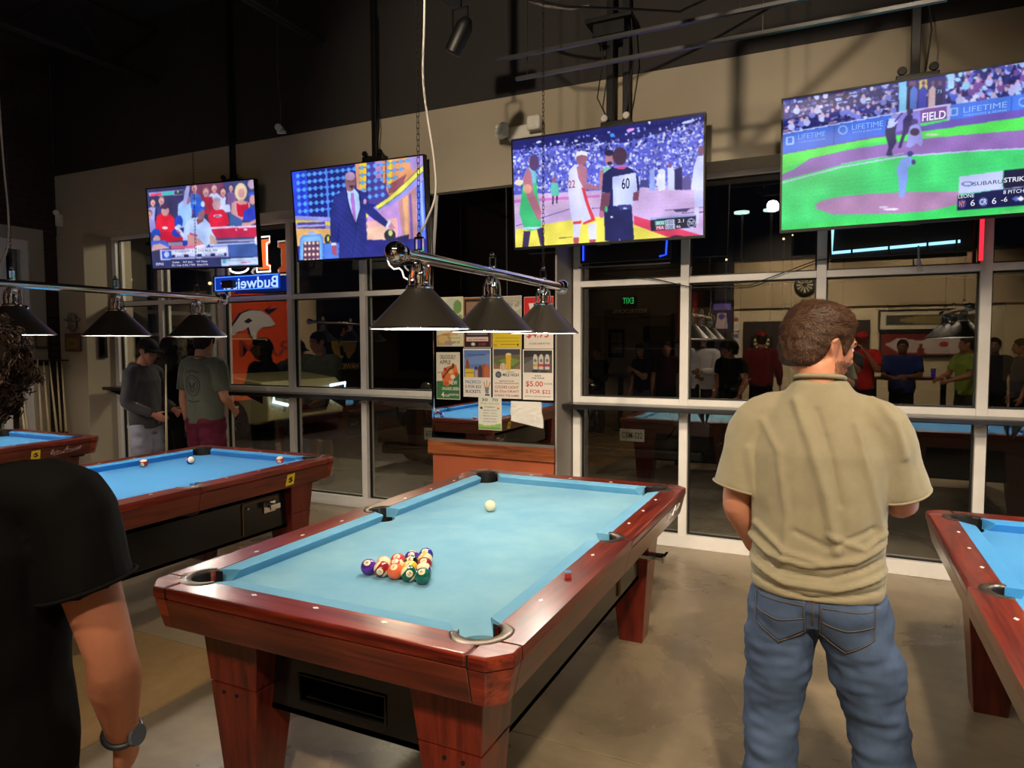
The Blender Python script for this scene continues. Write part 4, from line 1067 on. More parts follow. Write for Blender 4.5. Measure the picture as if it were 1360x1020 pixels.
# --- third screen: basketball players and a referee
cv = Canvas(420, 240, (70, 80, 190), [(50, 232), (1290, 47), (1285, 828), (78, 918)])
cv.poly([(40, 200), (1300, 20), (1300, 170), (50, 330)], (26, 28, 96))
crowd = [(150, 165, 240), (110, 120, 220), (196, 205, 250), (70, 76, 180), (50, 54, 140), (216, 220, 255), (130, 120, 200)]
cv.poly([(50, 290), (600, 240), (780, 240), (1300, 90), (1300, 560), (60, 590)], (84, 92, 206))
cv.speck(2600, [(50, 290), (600, 235), (780, 240), (1300, 90), (1300, 540), (60, 560)], 8, crowd, 3)
cv.speck(700, [(50, 270), (1300, 60), (1300, 170), (700, 290), (60, 330)], 8, [(40, 44, 120), (90, 98, 200), (30, 30, 96), (160, 170, 240)], 4)
for x, y, a, b_, c in ((220, 237, 18, 7, (210, 220, 255)), (347, 236, 12, 7, (210, 220, 255)), (463, 228, 12, 8, (200, 215, 255)), (583, 212, 9, 8, (230, 235, 255)), (343, 308, 13, 7, (200, 215, 255)), (150, 317, 14, 6, (170, 190, 250)), (697, 190, 15, 12, (60, 150, 250)), (815, 155, 26, 11, (225, 150, 220)), (937, 105, 8, 12, (230, 235, 255)), (788, 245, 18, 7, (225, 230, 255)), (950, 195, 22, 9, (150, 170, 250)), (1190, 100, 45, 9, (200, 210, 255)), (1155, 210, 26, 7, (200, 210, 255)), (612, 250, 36, 6, (200, 210, 255)), (585, 285, 12, 6, (190, 205, 255))): cv.ell(x, y, a, b_, c, rot=-.25)
cv.poly([(60, 580), (640, 545), (1290, 500), (1290, 830), (75, 925)], (206, 176, 226)); cv.poly([(60, 590), (300, 570), (620, 560), (640, 640), (60, 700)], (216, 184, 224))
for k in range(14): cv.line([(60, 600+k*22), (1290, 520+k*24)], 2, (190, 158, 214), .6)
cv.poly([(60, 612), (620, 575), (620, 592), (60, 632)], (214, 120, 210))
cv.poly([(75, 925), (80, 800), (420, 740), (640, 712), (840, 760), (1080, 850), (1080, 870)], (238, 226, 84))
cv.poly([(840, 708), (1285, 832), (1080, 850), (840, 765)], (222, 60, 96)); cv.poly([(930, 740), (1030, 760), (1060, 850), (1000, 850)], (240, 226, 90), .0)
cv.line([(80, 780), (420, 670), (640, 660)], 4, (90, 70, 110)); cv.line([(360, 855), (440, 848)], 4, (90, 80, 40)); cv.line([(1040, 672), (1290, 650)], 5, (60, 50, 90)); cv.poly([(1090, 668), (1200, 660), (1180, 680), (1110, 682)], (70, 60, 110)); cv.line([(1150, 690), (1290, 680)], 5, (60, 50, 90))
# bench and standing group
cv.poly([(880, 520), (880, 480), (930, 475), (940, 530)], (60, 66, 130)); cv.poly([(1000, 550), (980, 470), (1010, 410), (1040, 430), (1040, 540)], (226, 230, 255)); cv.ell(1020, 425, 22, 20, (210, 216, 250)); cv.poly([(1060, 540), (1055, 400), (1090, 380), (1110, 470), (1100, 545)], (200, 206, 240)); cv.poly([(1100, 540), (1100, 410), (1150, 390), (1150, 540)], (40, 36, 90)); cv.poly([(1150, 540), (1150, 470), (1200, 430), (1210, 540)], (90, 80, 140)); cv.poly([(940, 545), (940, 420), (970, 400), (975, 545)], (150, 170, 240)); cv.ell(1072, 382, 12, 18, (120, 80, 120))
# right edge player
cv.poly([(1205, 540), (1225, 390), (1250, 320), (1290, 320), (1290, 545)], (206, 212, 252)); cv.ell(1272, 285, 20, 32, (120, 76, 104)); cv.poly([(1225, 545), (1285, 540), (1285, 650), (1230, 640)], (196, 200, 250)); cv.poly([(1228, 650), (1260, 650), (1255, 760), (1228, 740)], (206, 206, 250))
# far player in green
cv.ell(325, 480, 14, 20, (150, 90, 110)); cv.poly([(300, 545), (305, 500), (345, 500), (355, 540), (355, 580), (308, 585)], (90, 190, 170)); cv.poly([(312, 585), (322, 585), (320, 640), (312, 640)], (50, 36, 60)); cv.poly([(338, 582), (348, 582), (346, 632), (338, 632)], (50, 36, 60))
# left player in green
cv.ell(192, 372, 32, 52, (84, 60, 104)); cv.poly([(135, 800), (100, 700), (110, 600), (125, 470), (150, 405), (205, 430), (215, 560), (235, 680), (245, 790), (180, 812)], (62, 196, 120)); cv.poly([(120, 470), (150, 400), (200, 430), (205, 500), (130, 510)], (120, 190, 220)); cv.poly([(150, 400), (175, 440), (190, 560), (245, 690), (235, 740), (215, 735), (150, 600), (120, 480)], (180, 110, 130)); cv.line([(125, 795), (245, 790)], 14, (190, 220, 250)); cv.poly([(130, 812), (175, 812), (160, 915), (122, 915)], (56, 44, 80)); cv.poly([(215, 800), (255, 785), (265, 905), (240, 905)], (56, 44, 80)); cv.ell(95, 500, 26, 20, (255, 230, 190), .9); cv.ell(150, 540, 30, 30, (250, 180, 140), .6)
# player in white, headband
cv.poly([(420, 600), (412, 540), (420, 420), (455, 380), (500, 385), (520, 470), (520, 600), (560, 640), (592, 740), (515, 768), (480, 700), (500, 760), (448, 764), (430, 690)], (214, 216, 255)); cv.ell(500, 345, 34, 42, (150, 94, 110)); cv.poly([(462, 330), (465, 300), (500, 290), (536, 300), (538, 325), (500, 318)], (240, 240, 255)); cv.poly([(490, 375), (535, 400), (535, 500), (600, 520), (622, 540), (520, 545), (480, 470), (468, 400)], (170, 110, 130))
cv.poly([(500, 530), (520, 530), (545, 620), (590, 730), (570, 745), (525, 620)], (220, 60, 70)); cv.poly([(515, 768), (512, 755), (585, 722), (592, 740)], (220, 60, 70)); cv.poly([(450, 750), (500, 742), (502, 760), (448, 766)], (220, 60, 70))
cv.poly([(448, 768), (500, 762), (490, 850), (452, 850)], (214, 216, 255)); cv.poly([(545, 770), (598, 750), (600, 860), (552, 862)], (214, 216, 255)); cv.poly([(450, 850), (488, 850), (485, 895), (455, 895)], (176, 80, 90)); cv.poly([(553, 862), (598, 862), (590, 890), (556, 890)], (176, 80, 90))
# player behind the referee
cv.ell(680, 345, 28, 44, (170, 116, 130)); cv.ell(678, 305, 32, 20, (40, 34, 70)); cv.ell(682, 372, 16, 12, (40, 34, 60)); cv.poly([(615, 530), (622, 420), (650, 395), (700, 400), (700, 540), (630, 545)], (140, 210, 200)); cv.poly([(612, 540), (618, 420), (645, 410), (640, 550)], (176, 120, 140))
# referee, number 60
cv.poly([(655, 870), (648, 690), (660, 560), (632, 560), (640, 440), (700, 395), (760, 380), (830, 410), (868, 470), (875, 545), (835, 560), (825, 640), (842, 860), (760, 880)], (28, 32, 84)); cv.poly([(700, 460), (850, 430), (862, 540), (830, 640), (706, 648)], (196, 206, 255)); cv.ell(747, 325, 46, 58, (70, 46, 66)); cv.line([(715, 395), (795, 388)], 16, (150, 110, 190)); cv.ell(756, 402, 30, 8, (200, 70, 120))
cv.poly([(632, 562), (688, 562), (680, 640), (640, 700), (620, 680)], (120, 66, 90)); cv.poly([(836, 560), (874, 550), (868, 610), (832, 612)], (120, 66, 90)); cv.ell(632, 700, 16, 24, (190, 110, 150)); cv.ell(662, 668, 10, 20, (70, 190, 130)); cv.poly([(735, 640), (820, 636), (820, 668), (750, 672)], (50, 54, 120)); cv.ell(783, 662, 14, 6, (170, 190, 240)); cv.ell(697, 718, 9, 7, (220, 225, 255)); cv.poly([(742, 880), (748, 850), (760, 880)], (120, 130, 200))
# score box
cv.poly([(945, 735), (1238, 700), (1240, 780), (950, 805)], (30, 30, 50)); cv.poly([(945, 720), (1235, 696), (1236, 706), (946, 732)], (150, 160, 220)); cv.poly([(975, 742), (1038, 736), (1038, 765), (978, 770)], (90, 180, 160)); cv.poly([(978, 772), (1038, 768), (1038, 795), (980, 800)], (176, 60, 90)); cv.poly([(1040, 735), (1102, 728), (1104, 790), (1042, 796)], (190, 200, 230)); cv.ell(1210, 752, 27, 30, (190, 200, 230)); cv.ell(1210, 752, 22, 25, (30, 30, 60)); cv.ell(1120, 845, 45, 14, (60, 20, 60))
cv.soft(1)
tv3, s3 = television((.338, 3.167, 2.737), -.018, .069, .006, 'television showing basketball players and a referee numbered 60', cv)
text('60', 'caption', e_txtn, s3, uvp(cv, 786, 502), width=.058, height=.075, bold=.01)
text('22', 'caption', e_txtr, s3, uvp(cv, 438, 508), width=.052, height=.055, bold=.01)
text('BOS', 'caption', e_txtw, s3, uvp(cv, 1010, 753), width=.05, height=.022); text('MIA', 'caption', e_txtw, s3, uvp(cv, 1010, 783), width=.05, height=.022)
text('102', 'caption', e_txtn, s3, uvp(cv, 1071, 748), width=.045, height=.024); text('100', 'caption', e_txtn, s3, uvp(cv, 1072, 778), width=.045, height=.024)
text('2.1', 'caption', e_txtw, s3, uvp(cv, 1142, 738), width=.04, height=.022); text('4th', 'caption', e_txtw, s3, uvp(cv, 1126, 775), width=.03, height=.020); text('TNT', 'caption', e_txtw, s3, uvp(cv, 1210, 752), width=.040, height=.024)

# --- fourth screen: baseball, grass and mound
GQ = [(1046, 134), (1416, 76.5), (1416, 286.5), (1046, 304.5)]
cv = Canvas(420, 240, (60, 214, 100), GQ)
cv.poly([(1040, 60), (1420, 60), (1420, 122), (1230, 148), (1046, 178)], (30, 34, 110))
cc = [(150, 170, 235), (60, 70, 160), (24, 26, 90), (200, 205, 245), (20, 20, 70), (90, 100, 200), (140, 110, 150)]
cv.speck(420, [(1046, 134), (1190, 112), (1190, 150), (1046, 176)], 3.0, cc, 8); cv.speck(520, [(1250, 96), (1420, 72), (1420, 122), (1250, 142)], 3.2, cc+[(110, 60, 140), (150, 200, 230)], 9)
for k in range(7): cv.line([(1046, 141+k*6), (1190, 118+k*6)], 1.6, (26, 28, 84))
for k in range(22):
    r_ = random.Random(k); x = 1050+k*6.4; y = 168-(x-1046)*.155-r_.random()*24
    cv.ell(x, y+5, 4.2, 4.6, (r_.choice([(176, 186, 240), (40, 44, 120), (110, 120, 210)]))); cv.ell(x, y, 2.2, 2.8, (190, 160, 190))
for k in range(20):
    r_ = random.Random(k+50); x = 1262+k*7.5; y = 138-(x-1262)*.155-r_.random()*26
    cv.ell(x, y+6, 5, 6, (r_.choice([(130, 190, 225), (110, 70, 150), (60, 90, 200), (30, 34, 110), (170, 176, 235)]))); cv.ell(x, y, 2.6, 3.4, (196, 160, 196))
cv.poly([(1190, 112), (1200, 110), (1203, 150), (1192, 152)], (120, 190, 230)); cv.poly([(1203, 113), (1250, 105), (1252, 146), (1205, 152)], (44, 40, 100)); cv.poly([(1216, 110), (1226, 108), (1228, 130), (1218, 132)], (210, 190, 110))
for x, c in ((1206, (24, 24, 60)), (1210, (70, 110, 200)), (1222, (50, 60, 180)), (1234, (190, 160, 170)), (1243, (30, 30, 80))): cv.poly([(x-5, 148), (x-5, 122), (x, 116), (x+5, 122), (x+4, 146)], c); cv.ell(x, 113, 2.4, 3.2, (110, 70, 100))
cv.poly([(1252, 100), (1260, 98), (1262, 120), (1254, 122)], (150, 200, 235))
# wall boards
cv.poly([(1046, 178), (1182, 154), (1182, 178), (1046, 203)], (56, 104, 214)); cv.line([(1046, 177), (1182, 153)], 1.6, (190, 200, 250)); cv.line([(1110, 168), (1110, 192)], 1.4, (40, 60, 150))
cv.poly([(1182, 154), (1220, 148), (1220, 172), (1182, 178)], (130, 120, 210)); cv.poly([(1219, 147), (1254, 142), (1254, 160), (1220, 166)], (116, 74, 150)); cv.line([(1182, 153), (1258, 141)], 2, (200, 196, 245)); cv.poly([(1253, 141), (1258, 141), (1258, 162), (1254, 163)], (190, 180, 235))
cv.poly([(1258, 142), (1420, 118), (1420, 140), (1258, 162)], (66, 116, 226)); cv.line([(1338, 132), (1338, 150)], 1.4, (40, 70, 170))
for x, y in ((1055, 186), (1263, 151)): cv.line([(x-4, y-4), (x+4, y-5), (x+4, y+4), (x-4, y+5), (x-4, y-4)], 1.5, (150, 196, 255))
for x, y in ((1121, 173), (1353, 139)):
    cv.ell(x, y, 6, 6, (150, 196, 255)); cv.ell(x, y, 4.6, 4.6, (60, 108, 216))
cv.poly([(1046, 203), (1182, 178), (1258, 162), (1420, 139), (1420, 160), (1258, 175), (1150, 190), (1046, 210)], (100, 80, 176))
cv.poly([(1046, 204), (1150, 186), (1258, 172), (1420, 150), (1420, 175), (1258, 186), (1160, 190), (1100, 206), (1046, 222)], (80, 222, 84))
cv.poly([(1046, 222), (1062, 229), (1046, 232)], (80, 222, 84))
cv.poly([(1060, 224), (1080, 210), (1130, 199), (1200, 189), (1260, 183), (1420, 172), (1420, 201), (1300, 203), (1200, 208), (1140, 214), (1046, 238), (1046, 230)], (140, 104, 176))
cv.line([(1046, 241), (1120, 222), (1200, 209), (1300, 203), (1420, 200)], 1.6, (196, 200, 250)); cv.line([(1120, 218), (1200, 205)], .8, (190, 190, 240))
cv.poly([(1046, 242), (1120, 224), (1200, 211), (1300, 205), (1420, 203), (1420, 262), (1046, 300)], (64, 210, 112))
for k in range(9): cv.line([(1060+k*8, 246+k*5), (1400, 214+k*6)], 1.2, (58, 196, 122), .5)
cv.ell(1180, 272, 91, 14, (170, 128, 176)); cv.poly([(1088, 276), (1120, 264), (1200, 257), (1275, 258), (1275, 276), (1180, 286), (1110, 285)], (172, 130, 172)); cv.ell(1235, 181, 9, 1.6, (190, 210, 180)); cv.ell(1186, 280, 10, 1.4, (225, 225, 250)); cv.ell(1176, 277, 6, 1.6, (200, 190, 220))
# batter, umpire, catcher, pitcher
cv.poly([(1175, 176), (1177, 160), (1184, 158), (1190, 164), (1188, 178), (1190, 190), (1184, 202), (1186, 208), (1177, 208), (1180, 196), (1177, 186)], (40, 38, 84)); cv.poly([(1177, 172), (1179, 159), (1185, 158), (1191, 163), (1186, 170)], (176, 190, 240)); cv.ell(1186, 155, 4, 3.6, (130, 140, 200)); cv.line([(1187, 163), (1196, 152)], 1.4, (40, 40, 70))
cv.poly([(1197, 180), (1198, 160), (1204, 152), (1210, 156), (1208, 170), (1200, 184), (1196, 198), (1192, 198)], (46, 40, 90)); cv.ell(1206, 150, 4, 4, (50, 44, 90)); cv.ell(1212, 164, 4.5, 4.5, (70, 60, 120)); cv.poly([(1204, 190), (1206, 170), (1214, 166), (1221, 172), (1224, 190), (1222, 197), (1216, 192), (1208, 198), (1202, 196)], (150, 150, 225)); cv.ell(1213, 177, 6, 5, (60, 44, 80))
cv.poly([(1196, 264), (1194, 238), (1191, 228), (1196, 214), (1206, 209), (1214, 214), (1212, 222), (1206, 222), (1206, 240), (1202, 264)], (130, 160, 240)); cv.ell(1208, 206, 4, 3.6, (50, 54, 130)); cv.ell(1213, 217, 2.6, 3.4, (70, 60, 110))
# score box
cv.poly([(1273, 264), (1420, 244), (1420, 276), (1273, 284)], (20, 24, 70)); cv.poly([(1274, 238), (1331, 231), (1332, 256), (1274, 261)], (186, 196, 235)); cv.poly([(1332, 231), (1420, 222), (1420, 250), (1333, 256)], (24, 24, 56)); cv.line([(1273, 261), (1333, 256), (1420, 249)], 1, (170, 190, 240)); cv.ell(1285, 248, 8, 3.2, (60, 80, 140)); cv.ell(1285, 248, 6, 2, (186, 196, 235))
cv.ell(1279, 275, 5.5, 6, (60, 60, 140)); cv.ell(1307, 273, 6, 6, (90, 110, 180)); cv.poly([(1345, 270), (1351, 266), (1357, 270), (1351, 274)], (90, 110, 200)); cv.poly([(1352, 270), (1357, 266), (1362, 270), (1357, 274)], (235, 240, 255))
cv.poly([(1332, 286), (1420, 279), (1420, 290), (1332, 292)], (90, 220, 110))
c4 = Vector((2.268, 3.03, 2.712))
cv.soft(1, k=.04)
tv4, s4 = television(c4, -.055, .070, .004, 'rightmost television, showing baseball on bright green grass, cut by the photo edge', cv)
for wd, x, y, wi, he in (('LIFETIME', 1082, 179.5, .155, .030), ('WINDOWS & DOORS', 1082, 186.5, .155, .012), ('LIFETIME', 1152, 167.5, .165, .030), ('BATH & SHOWER', 1152, 174.5, .155, .012), ('LIFETIME', 1303, 145.5, .20, .030), ('WINDOWS & SIDING', 1303, 153, .20, .012)):
    text(wd, 'caption', e_txtb, s4, uvp(cv, x, y), (PI/2, 0, 0), width=wi, height=he)
text('FIELD', 'caption', e_txtw, s4, uvp(cv, 1237, 156), width=.115, height=.046, bold=.02)
text('SUBARU', 'caption', e_txtn, s4, uvp(cv, 1312, 247), width=.135, height=.022); text('STRIKEOUTS', 'caption', e_txtw, s4, uvp(cv, 1363, 242), width=.20, height=.026, bold=.015)
text('LEONE', 'caption', e_txtw, s4, uvp(cv, 1284, 264.5), width=.075, height=.020); text('8 PITCHES', 'caption', e_txtw, s4, uvp(cv, 1351, 259.5), width=.12, height=.020)
text('NY', 'caption', emis('screen lettering orange', rgb(230, 130, 50), 1), s4, uvp(cv, 1279, 275), width=.028, height=.032, bold=.02); text('6', 'caption', e_txtw, s4, uvp(cv, 1293, 274), height=.034); text('CR', 'caption', e_txtw, s4, uvp(cv, 1307, 273), width=.032, height=.030); text('6', 'caption', e_txtw, s4, uvp(cv, 1321.5, 272), height=.034); text('-6', 'caption', e_txtw, s4, uvp(cv, 1335, 270.5), height=.026); text('75', 'caption', e_txtb, s4, uvp(cv, 1243, 124), height=.018)

# ceiling mounts of the televisions
def mount(x, y, z, label, kind=0):
    t = thing('television_mount', (x, y, z), 0, label, 'mount', 'ceiling poles holding the televisions')
    xs_ = (0,) if kind == 0 else (-.045, .06)
    for i, dx in enumerate(xs_):
        MB().box((dx-.024, .02+.05*i, 0), (dx+.024, .07+.05*i, CZ-z)).build('pole', m_dkmetal, t, bevel=.003)
    MB().box((-.10, -.02, -.04), (.12, .08, .012)).box((-.07, .0, -.30), (.09, .03, -.04)).build('bracket', m_dkmetal, t, bevel=.004)
    for s in (-.07, .09):
        MB().lathe([(.022, -.01), (.026, 0), (.018, .02), (.006, .022)], 16, (s, -.02, .035), axis='y').build('knob', m_white if kind else m_dkmetal, t)
    if kind:
        zt_ = 3.87-z
        MB().box((-.20, -.08, zt_), (.14, .14, zt_+.03)).box((-.15, -.05, zt_-.09), (.08, .12, zt_)).build('junction_plate', m_dkmetal, t, bevel=.004)
        for a in (-.11, .12):
            MB().tube([(a, -.01, zt_), (a+.02, 0, zt_-.25), (a-.02, .0, zt_-.5), (a*.5, .02, .03)], .005, 6).build('cable', m_flat, t)
    else:
        MB().tube([(.05, -.01, .02), (.075, 0, .25), (.045, .02, .5), (.05, .03, 1.2)], .005, 6).build('cable', m_flat, t)
mount(-3.50, 3.29, 3.20, 'black ceiling pole behind the leftmost television')
mount(-1.79, 3.29, 3.22, 'black ceiling pole above the game show television')
mount(.42, 3.17, 3.175, 'pair of black ceiling poles with cables above the basketball television', 1)
mount(2.27, 3.05, 3.15, 'thick black ceiling pole above the baseball television')

# ------------------------------------------------------------------ ceiling hung pieces
for (a, b_, za, dz), lb in ((((.065, 2.0), (2.3, 2.0), 3.235, 0.0), 'upper of two thin bars hung level in front of the black wall'),
                            (((.17, 2.04), (2.3, 2.04), 3.125, .01), 'lower of two thin bars hung level in front of the black wall')):
    t = thing('hanging_bar', (a[0], a[1], za), 0, lb, 'bar')
    MB().box((0, -.012, 0), (b_[0]-a[0], .012, .018)).build('channel', m_dkmetal, t)
    for x in (.07, 1.35):
        MB().tube([(x, 0, .01), (x, 0, CZ-za)], .003, 6).build('hanger_rod', m_chain, t)
t = thing('stage_light', (-.18, 2.0, 3.43), 0, 'black spotlight can hanging from the ceiling between the middle televisions', 'spotlight')
MB().lathe([(.035, -.11), (.05, -.10), (.052, .06), (.03, .10), (.02, .11)], 24, (0, 0, 0)).build('can', m_flat, t, rot=(0, .55, 0), smooth=True, auto=40)
MB().box((-.055, -.006, .0), (-.047, .006, .16)).box((.047, -.006, 0), (.055, .006, .16)).box((-.055, -.006, .155), (.055, .006, .163)).box((-.01, -.01, .16), (.01, .01, .24)).build('yoke', m_dkmetal, t)
MB().box((-.12, -.07, .22), (.14, .07, .34)).lathe([(.03, .34), (.03, CZ-3.43)], 12, (0, 0, 0)).build('ceiling_box', m_flat, t, bevel=.01)
cb = MB().tube([(.10, 2.0, 3.72), (.22, 2.1, 3.60), (.42, 2.2, 3.56), (.7, 2.5, 3.62), (.95, 2.8, 3.68), (1.4, 2.9, 3.85), (2.2, 2.95, 4.2), (3.0, 3.0, 4.6)], .008, 8).build('slack_cable', m_flat, None, smooth=True)
tag(cb, 'black cable sagging from the spotlight past the television poles', 'cable')
cb = MB().tube([(.0, 2.6, 3.86), (.12, 2.6, 3.80), (.3, 2.6, 3.745), (.42, 2.6, 3.74)], .009, 8).build('conduit', M('pale conduit', rgb(120, 108, 96), .6), None, smooth=True)
tag(cb, 'short pale conduit against the black wall above the spotlight cable', 'cable')
t = thing('emergency_light', (-.35, SY-.05, 3.25), 0, 'white two-headed emergency light on the beige wall above a television', 'emergency light')
MB().box((-.14, -.02, -.055), (.16, .05, .055)).build('case', m_white, t, bevel=.02, seg=3)
for x, r in ((-.155, .5), (.12, .05)):
    h = MB().box((-.055, -.035, -.055), (.055, .03, .055)).build('lamp_head', m_white, t, (x, -.07, .03 if x > 0 else .01), (0, 0, -r), bevel=.018, seg=3)
    g = MB()
    for i in range(3):
        for j in range(3): g.lathe([(.012, 0), (.008, -.004)], 8, (-.03+i*.03, -.036, -.03+j*.03), axis='y')
    g.build('lens', M('clear lens', rgb(235, 235, 225), .15), h)
def camera_thing(loc, rotz, label, drop):
    t = thing('security_camera', loc, rotz, label, 'camera')
    MB().lathe([(.025, -.05), (.032, -.045), (.034, .04), (.02, .06)], 20, (0, 0, 0), axis='y').build('body', m_white, t, smooth=True, auto=40)
    MB().box((-.02, -.015, -.045), (.03, .015, -.02)).lathe([(.022, 0), (.022, .02)], 16, (.04, .0, -.04)).build('base', m_white, t)
    if drop: MB().tube([(0.01, 0, .03), (.015, 0, .2), (-.01, .01, .5), (.01, 0, drop)], .004, 6).build('wire', M('grey wire', rgb(90, 88, 86), .6), t)
camera_thing((-2.82, 3.26, 3.60), .5, 'small white security camera hanging on a wire between two televisions', 1.38)
camera_thing((-6.25, 3.45-.15, 3.12), .7, 'white security camera on the corner of the brick wall', 0)
tag(MB().box((-6.30, SY-.05, 2.98), (-6.23, SY, 3.12)).build('junction_box', m_white, None, bevel=.005), 'small white box below the corner security camera', 'box')
# ================================================================== POSTER MIRROR
m_mirror = M('mirror', (0.82, 0.84, 0.84), 0.02, metal=1.0)
m_print = attr_mat('printed paper', 0, .45)
m_paper = M('white paper', rgb(238, 236, 228), .6)
t = thing('wall_mirror', ((-1.24-.10)/2, SY, .80), 0, 'tall mirror on the column between the windows, covered with posters', 'mirror')
MB().box((-.555, -.004, 0), (.555, .006, 2.05)).build('mirror_glass', m_mirror, t)
MB().box((-.570, -.012, 0), (-.553, .008, 2.06)).box((.553, -.012, 0), (.568, .008, 2.06)).box((-.553, -.012, 0), (.553, .008, .012)).build('mirror_frame', m_chrome, t)
inks = {}
def ink(*c):
    k = 'ink %d %d %d' % c
    return M(k, rgb(*c), .5)
def poster(x0, x1, z0, z1, label, cv, lines=(), tilt=0.0):
    t = thing('poster', ((x0+x1)/2, SY-.0055, z0), 0, label, 'poster', 'posters on the column mirror')
    w_, h_ = x1-x0, z1-z0
    t.rotation_euler = (0, tilt, 0)
    MB().box((-w_/2, -.0006, 0), (w_/2, .0006, h_)).build('sheet', m_paper, t)
    cv.mesh('print', m_print, t, w_*.985, h_*.985, (0, -.0012, h_/2))
    for s, u, v, wd, hh, c in lines:
        text(s, 'lettering', ink(*c), t, ((u-.5)*w_, -.0020, (1-v)*h_), width=wd*w_, height=hh*h_, bold=.012)
    return t
CR = (228, 222, 204)
# bottom row of the four upright posters, left to right
cv = Canvas(50, 76, CR)
cv.poly([(0, .62), (.35, .60), (.75, .50), (1, .44), (1, 1), (0, 1)], (52, 112, 56)); cv.poly([(.2, .45), (.45, .3), (.85, .25), (.95, .45), (.7, .6), (.5, .72), (.3, .7)], (226, 120, 50))
cv.ell(.38, .36, .07, .04, (190, 40, 30)); cv.ell(.3, .52, .07, .04, (190, 50, 36)); cv.ell(.85, .46, .07, .045, (200, 60, 40)); cv.ell(.42, .66, .12, .04, (206, 90, 30)); cv.ell(.6, .4, .12, .05, (240, 190, 120)); cv.line([(.3, .52), (.55, .36), (.75, .3)], .05, (90, 60, 30)); cv.ell(.72, .27, .06, .04, (60, 70, 40)); cv.ell(.7, .52, .1, .05, (236, 232, 220))
poster(-1.195, -.965, 1.130, 1.530, 'green and cream apple drink poster, leftmost of the four in the lower row', cv,
       [('DELICIOUSLY', .5, .10, .66, .085, (50, 70, 44)), ('APPLE', .38, .21, .46, .085, (50, 70, 44)), ('$6.25', .16, .43, .2, .035, (60, 60, 50)), ('NEW', .72, .64, .34, .085, (240, 240, 230)),
        ('UNGARED GREEN', .6, .77, .72, .065, (240, 240, 230)), ('4', .27, .90, .12, .12, (240, 240, 230)), ('FOR', .45, .92, .2, .05, (240, 240, 230)), ('BUCKETS $20', .75, .90, .40, .05, (240, 240, 230))])
cv = Canvas(60, 90, (232, 228, 222))
cv.poly([(.03, .03), (.97, .03), (.97, .60), (.03, .60)], (96, 130, 196)); cv.poly([(.03, .2), (.97, .1), (.97, .3), (.03, .34)], (130, 160, 214), .6)
cv.poly([(.40, .60), (.42, .42), (.60, .36), (.8, .30), (.97, .38), (.97, .60)], (150, 90, 70)); cv.poly([(.55, .6), (.56, .38), (.62, .33), (.68, .38), (.7, .6)], (70, 60, 80)); cv.poly([(.75, .6), (.76, .4), (.86, .3), (.95, .4), (.97, .6)], (196, 110, 70)); cv.ell(.47, .40, .05, .04, (60, 50, 60)); cv.poly([(.43, .6), (.43, .44), (.52, .44), (.52, .6)], (180, 176, 190)); cv.poly([(.08, .42), (.1, .24), (.16, .20), (.22, .30), (.24, .44)], (150, 84, 40)); cv.poly([(.06, .42), (.4, .42), (.4, .60), (.06, .60)], (226, 196, 60)); cv.line([(.08, .5), (.38, .5)], .02, (120, 90, 30))
cv.poly([(.78, .80), (.94, .80), (.92, .93), (.81, .93)], (120, 130, 136)); cv.line([(.80, .80), (.76, .70)], .03, (206, 120, 60)); cv.line([(.86, .80), (.86, .66)], .03, (206, 150, 60)); cv.line([(.92, .80), (.97, .70)], .03, (196, 110, 60)); cv.poly([(.8, .94), (.96, .94), (.96, .975), (.8, .975)], (30, 30, 34))
poster(-.932, -.672, 1.158, 1.562, 'blue beach photo poster, second from left in the lower row', cv,
       [('BOTTLE IN SUMMER', .5, .13, .66, .025, (60, 70, 130)), ('PACIFICO', .36, .69, .56, .065, (60, 120, 170)), ('5 FOR $22', .36, .79, .58, .065, (50, 50, 70)), ('BUCKETS', .36, .885, .54, .065, (50, 50, 70))])
cv = Canvas(60, 90, (234, 228, 216))
cv.poly([(.02, .02), (.98, .02), (.98, .42), (.02, .42)], (92, 116, 74)); cv.poly([(.02, .02), (.98, .02), (.98, .12), (.02, .15)], (70, 72, 78)); cv.poly([(.02, .15), (.98, .12), (.98, .17), (.02, .2)], (120, 100, 86)); cv.poly([(.2, .25), (.6, .18), (.98, .24), (.7, .36)], (126, 146, 70)); cv.poly([(.02, .28), (.4, .42), (.02, .42)], (150, 110, 84)); cv.poly([(.98, .3), (.7, .42), (.98, .42)], (150, 110, 84))
cv.poly([(.46, .12), (.66, .12), (.63, .44), (.49, .44)], (226, 186, 60)); cv.ell(.56, .12, .1, .022, (236, 222, 190)); cv.ell(.37, .37, .12, .075, (214, 196, 170)); cv.line([(.3, .33), (.34, .42)], .012, (170, 70, 60)); cv.line([(.42, .32), (.45, .40)], .012, (170, 70, 60)); cv.ell(.20, .53, .11, .065, (50, 56, 70)); cv.ell(.20, .53, .07, .04, (110, 116, 130))
poster(-.655, -.398, 1.154, 1.567, 'ballpark and beer photo poster, third from left in the lower row', cv,
       [('COORS', .62, .475, .26, .022, (70, 70, 80)), ('MILE HIGH', .64, .53, .56, .062, (50, 60, 76)), ('MADE IN YOUR', .5, .655, .5, .028, (120, 50, 50)), ('ROCKIES HEADQUARTERS', .5, .70, .84, .028, (120, 50, 50)), ('COORS LIGHT', .5, .775, .84, .055, (176, 56, 50)), ('$6 22oz DRAFT', .5, .86, .86, .055, (170, 56, 50)), ('DURING THE GAMES', .5, .94, .86, .042, (150, 50, 46))])
cv = Canvas(60, 90, (236, 230, 220))
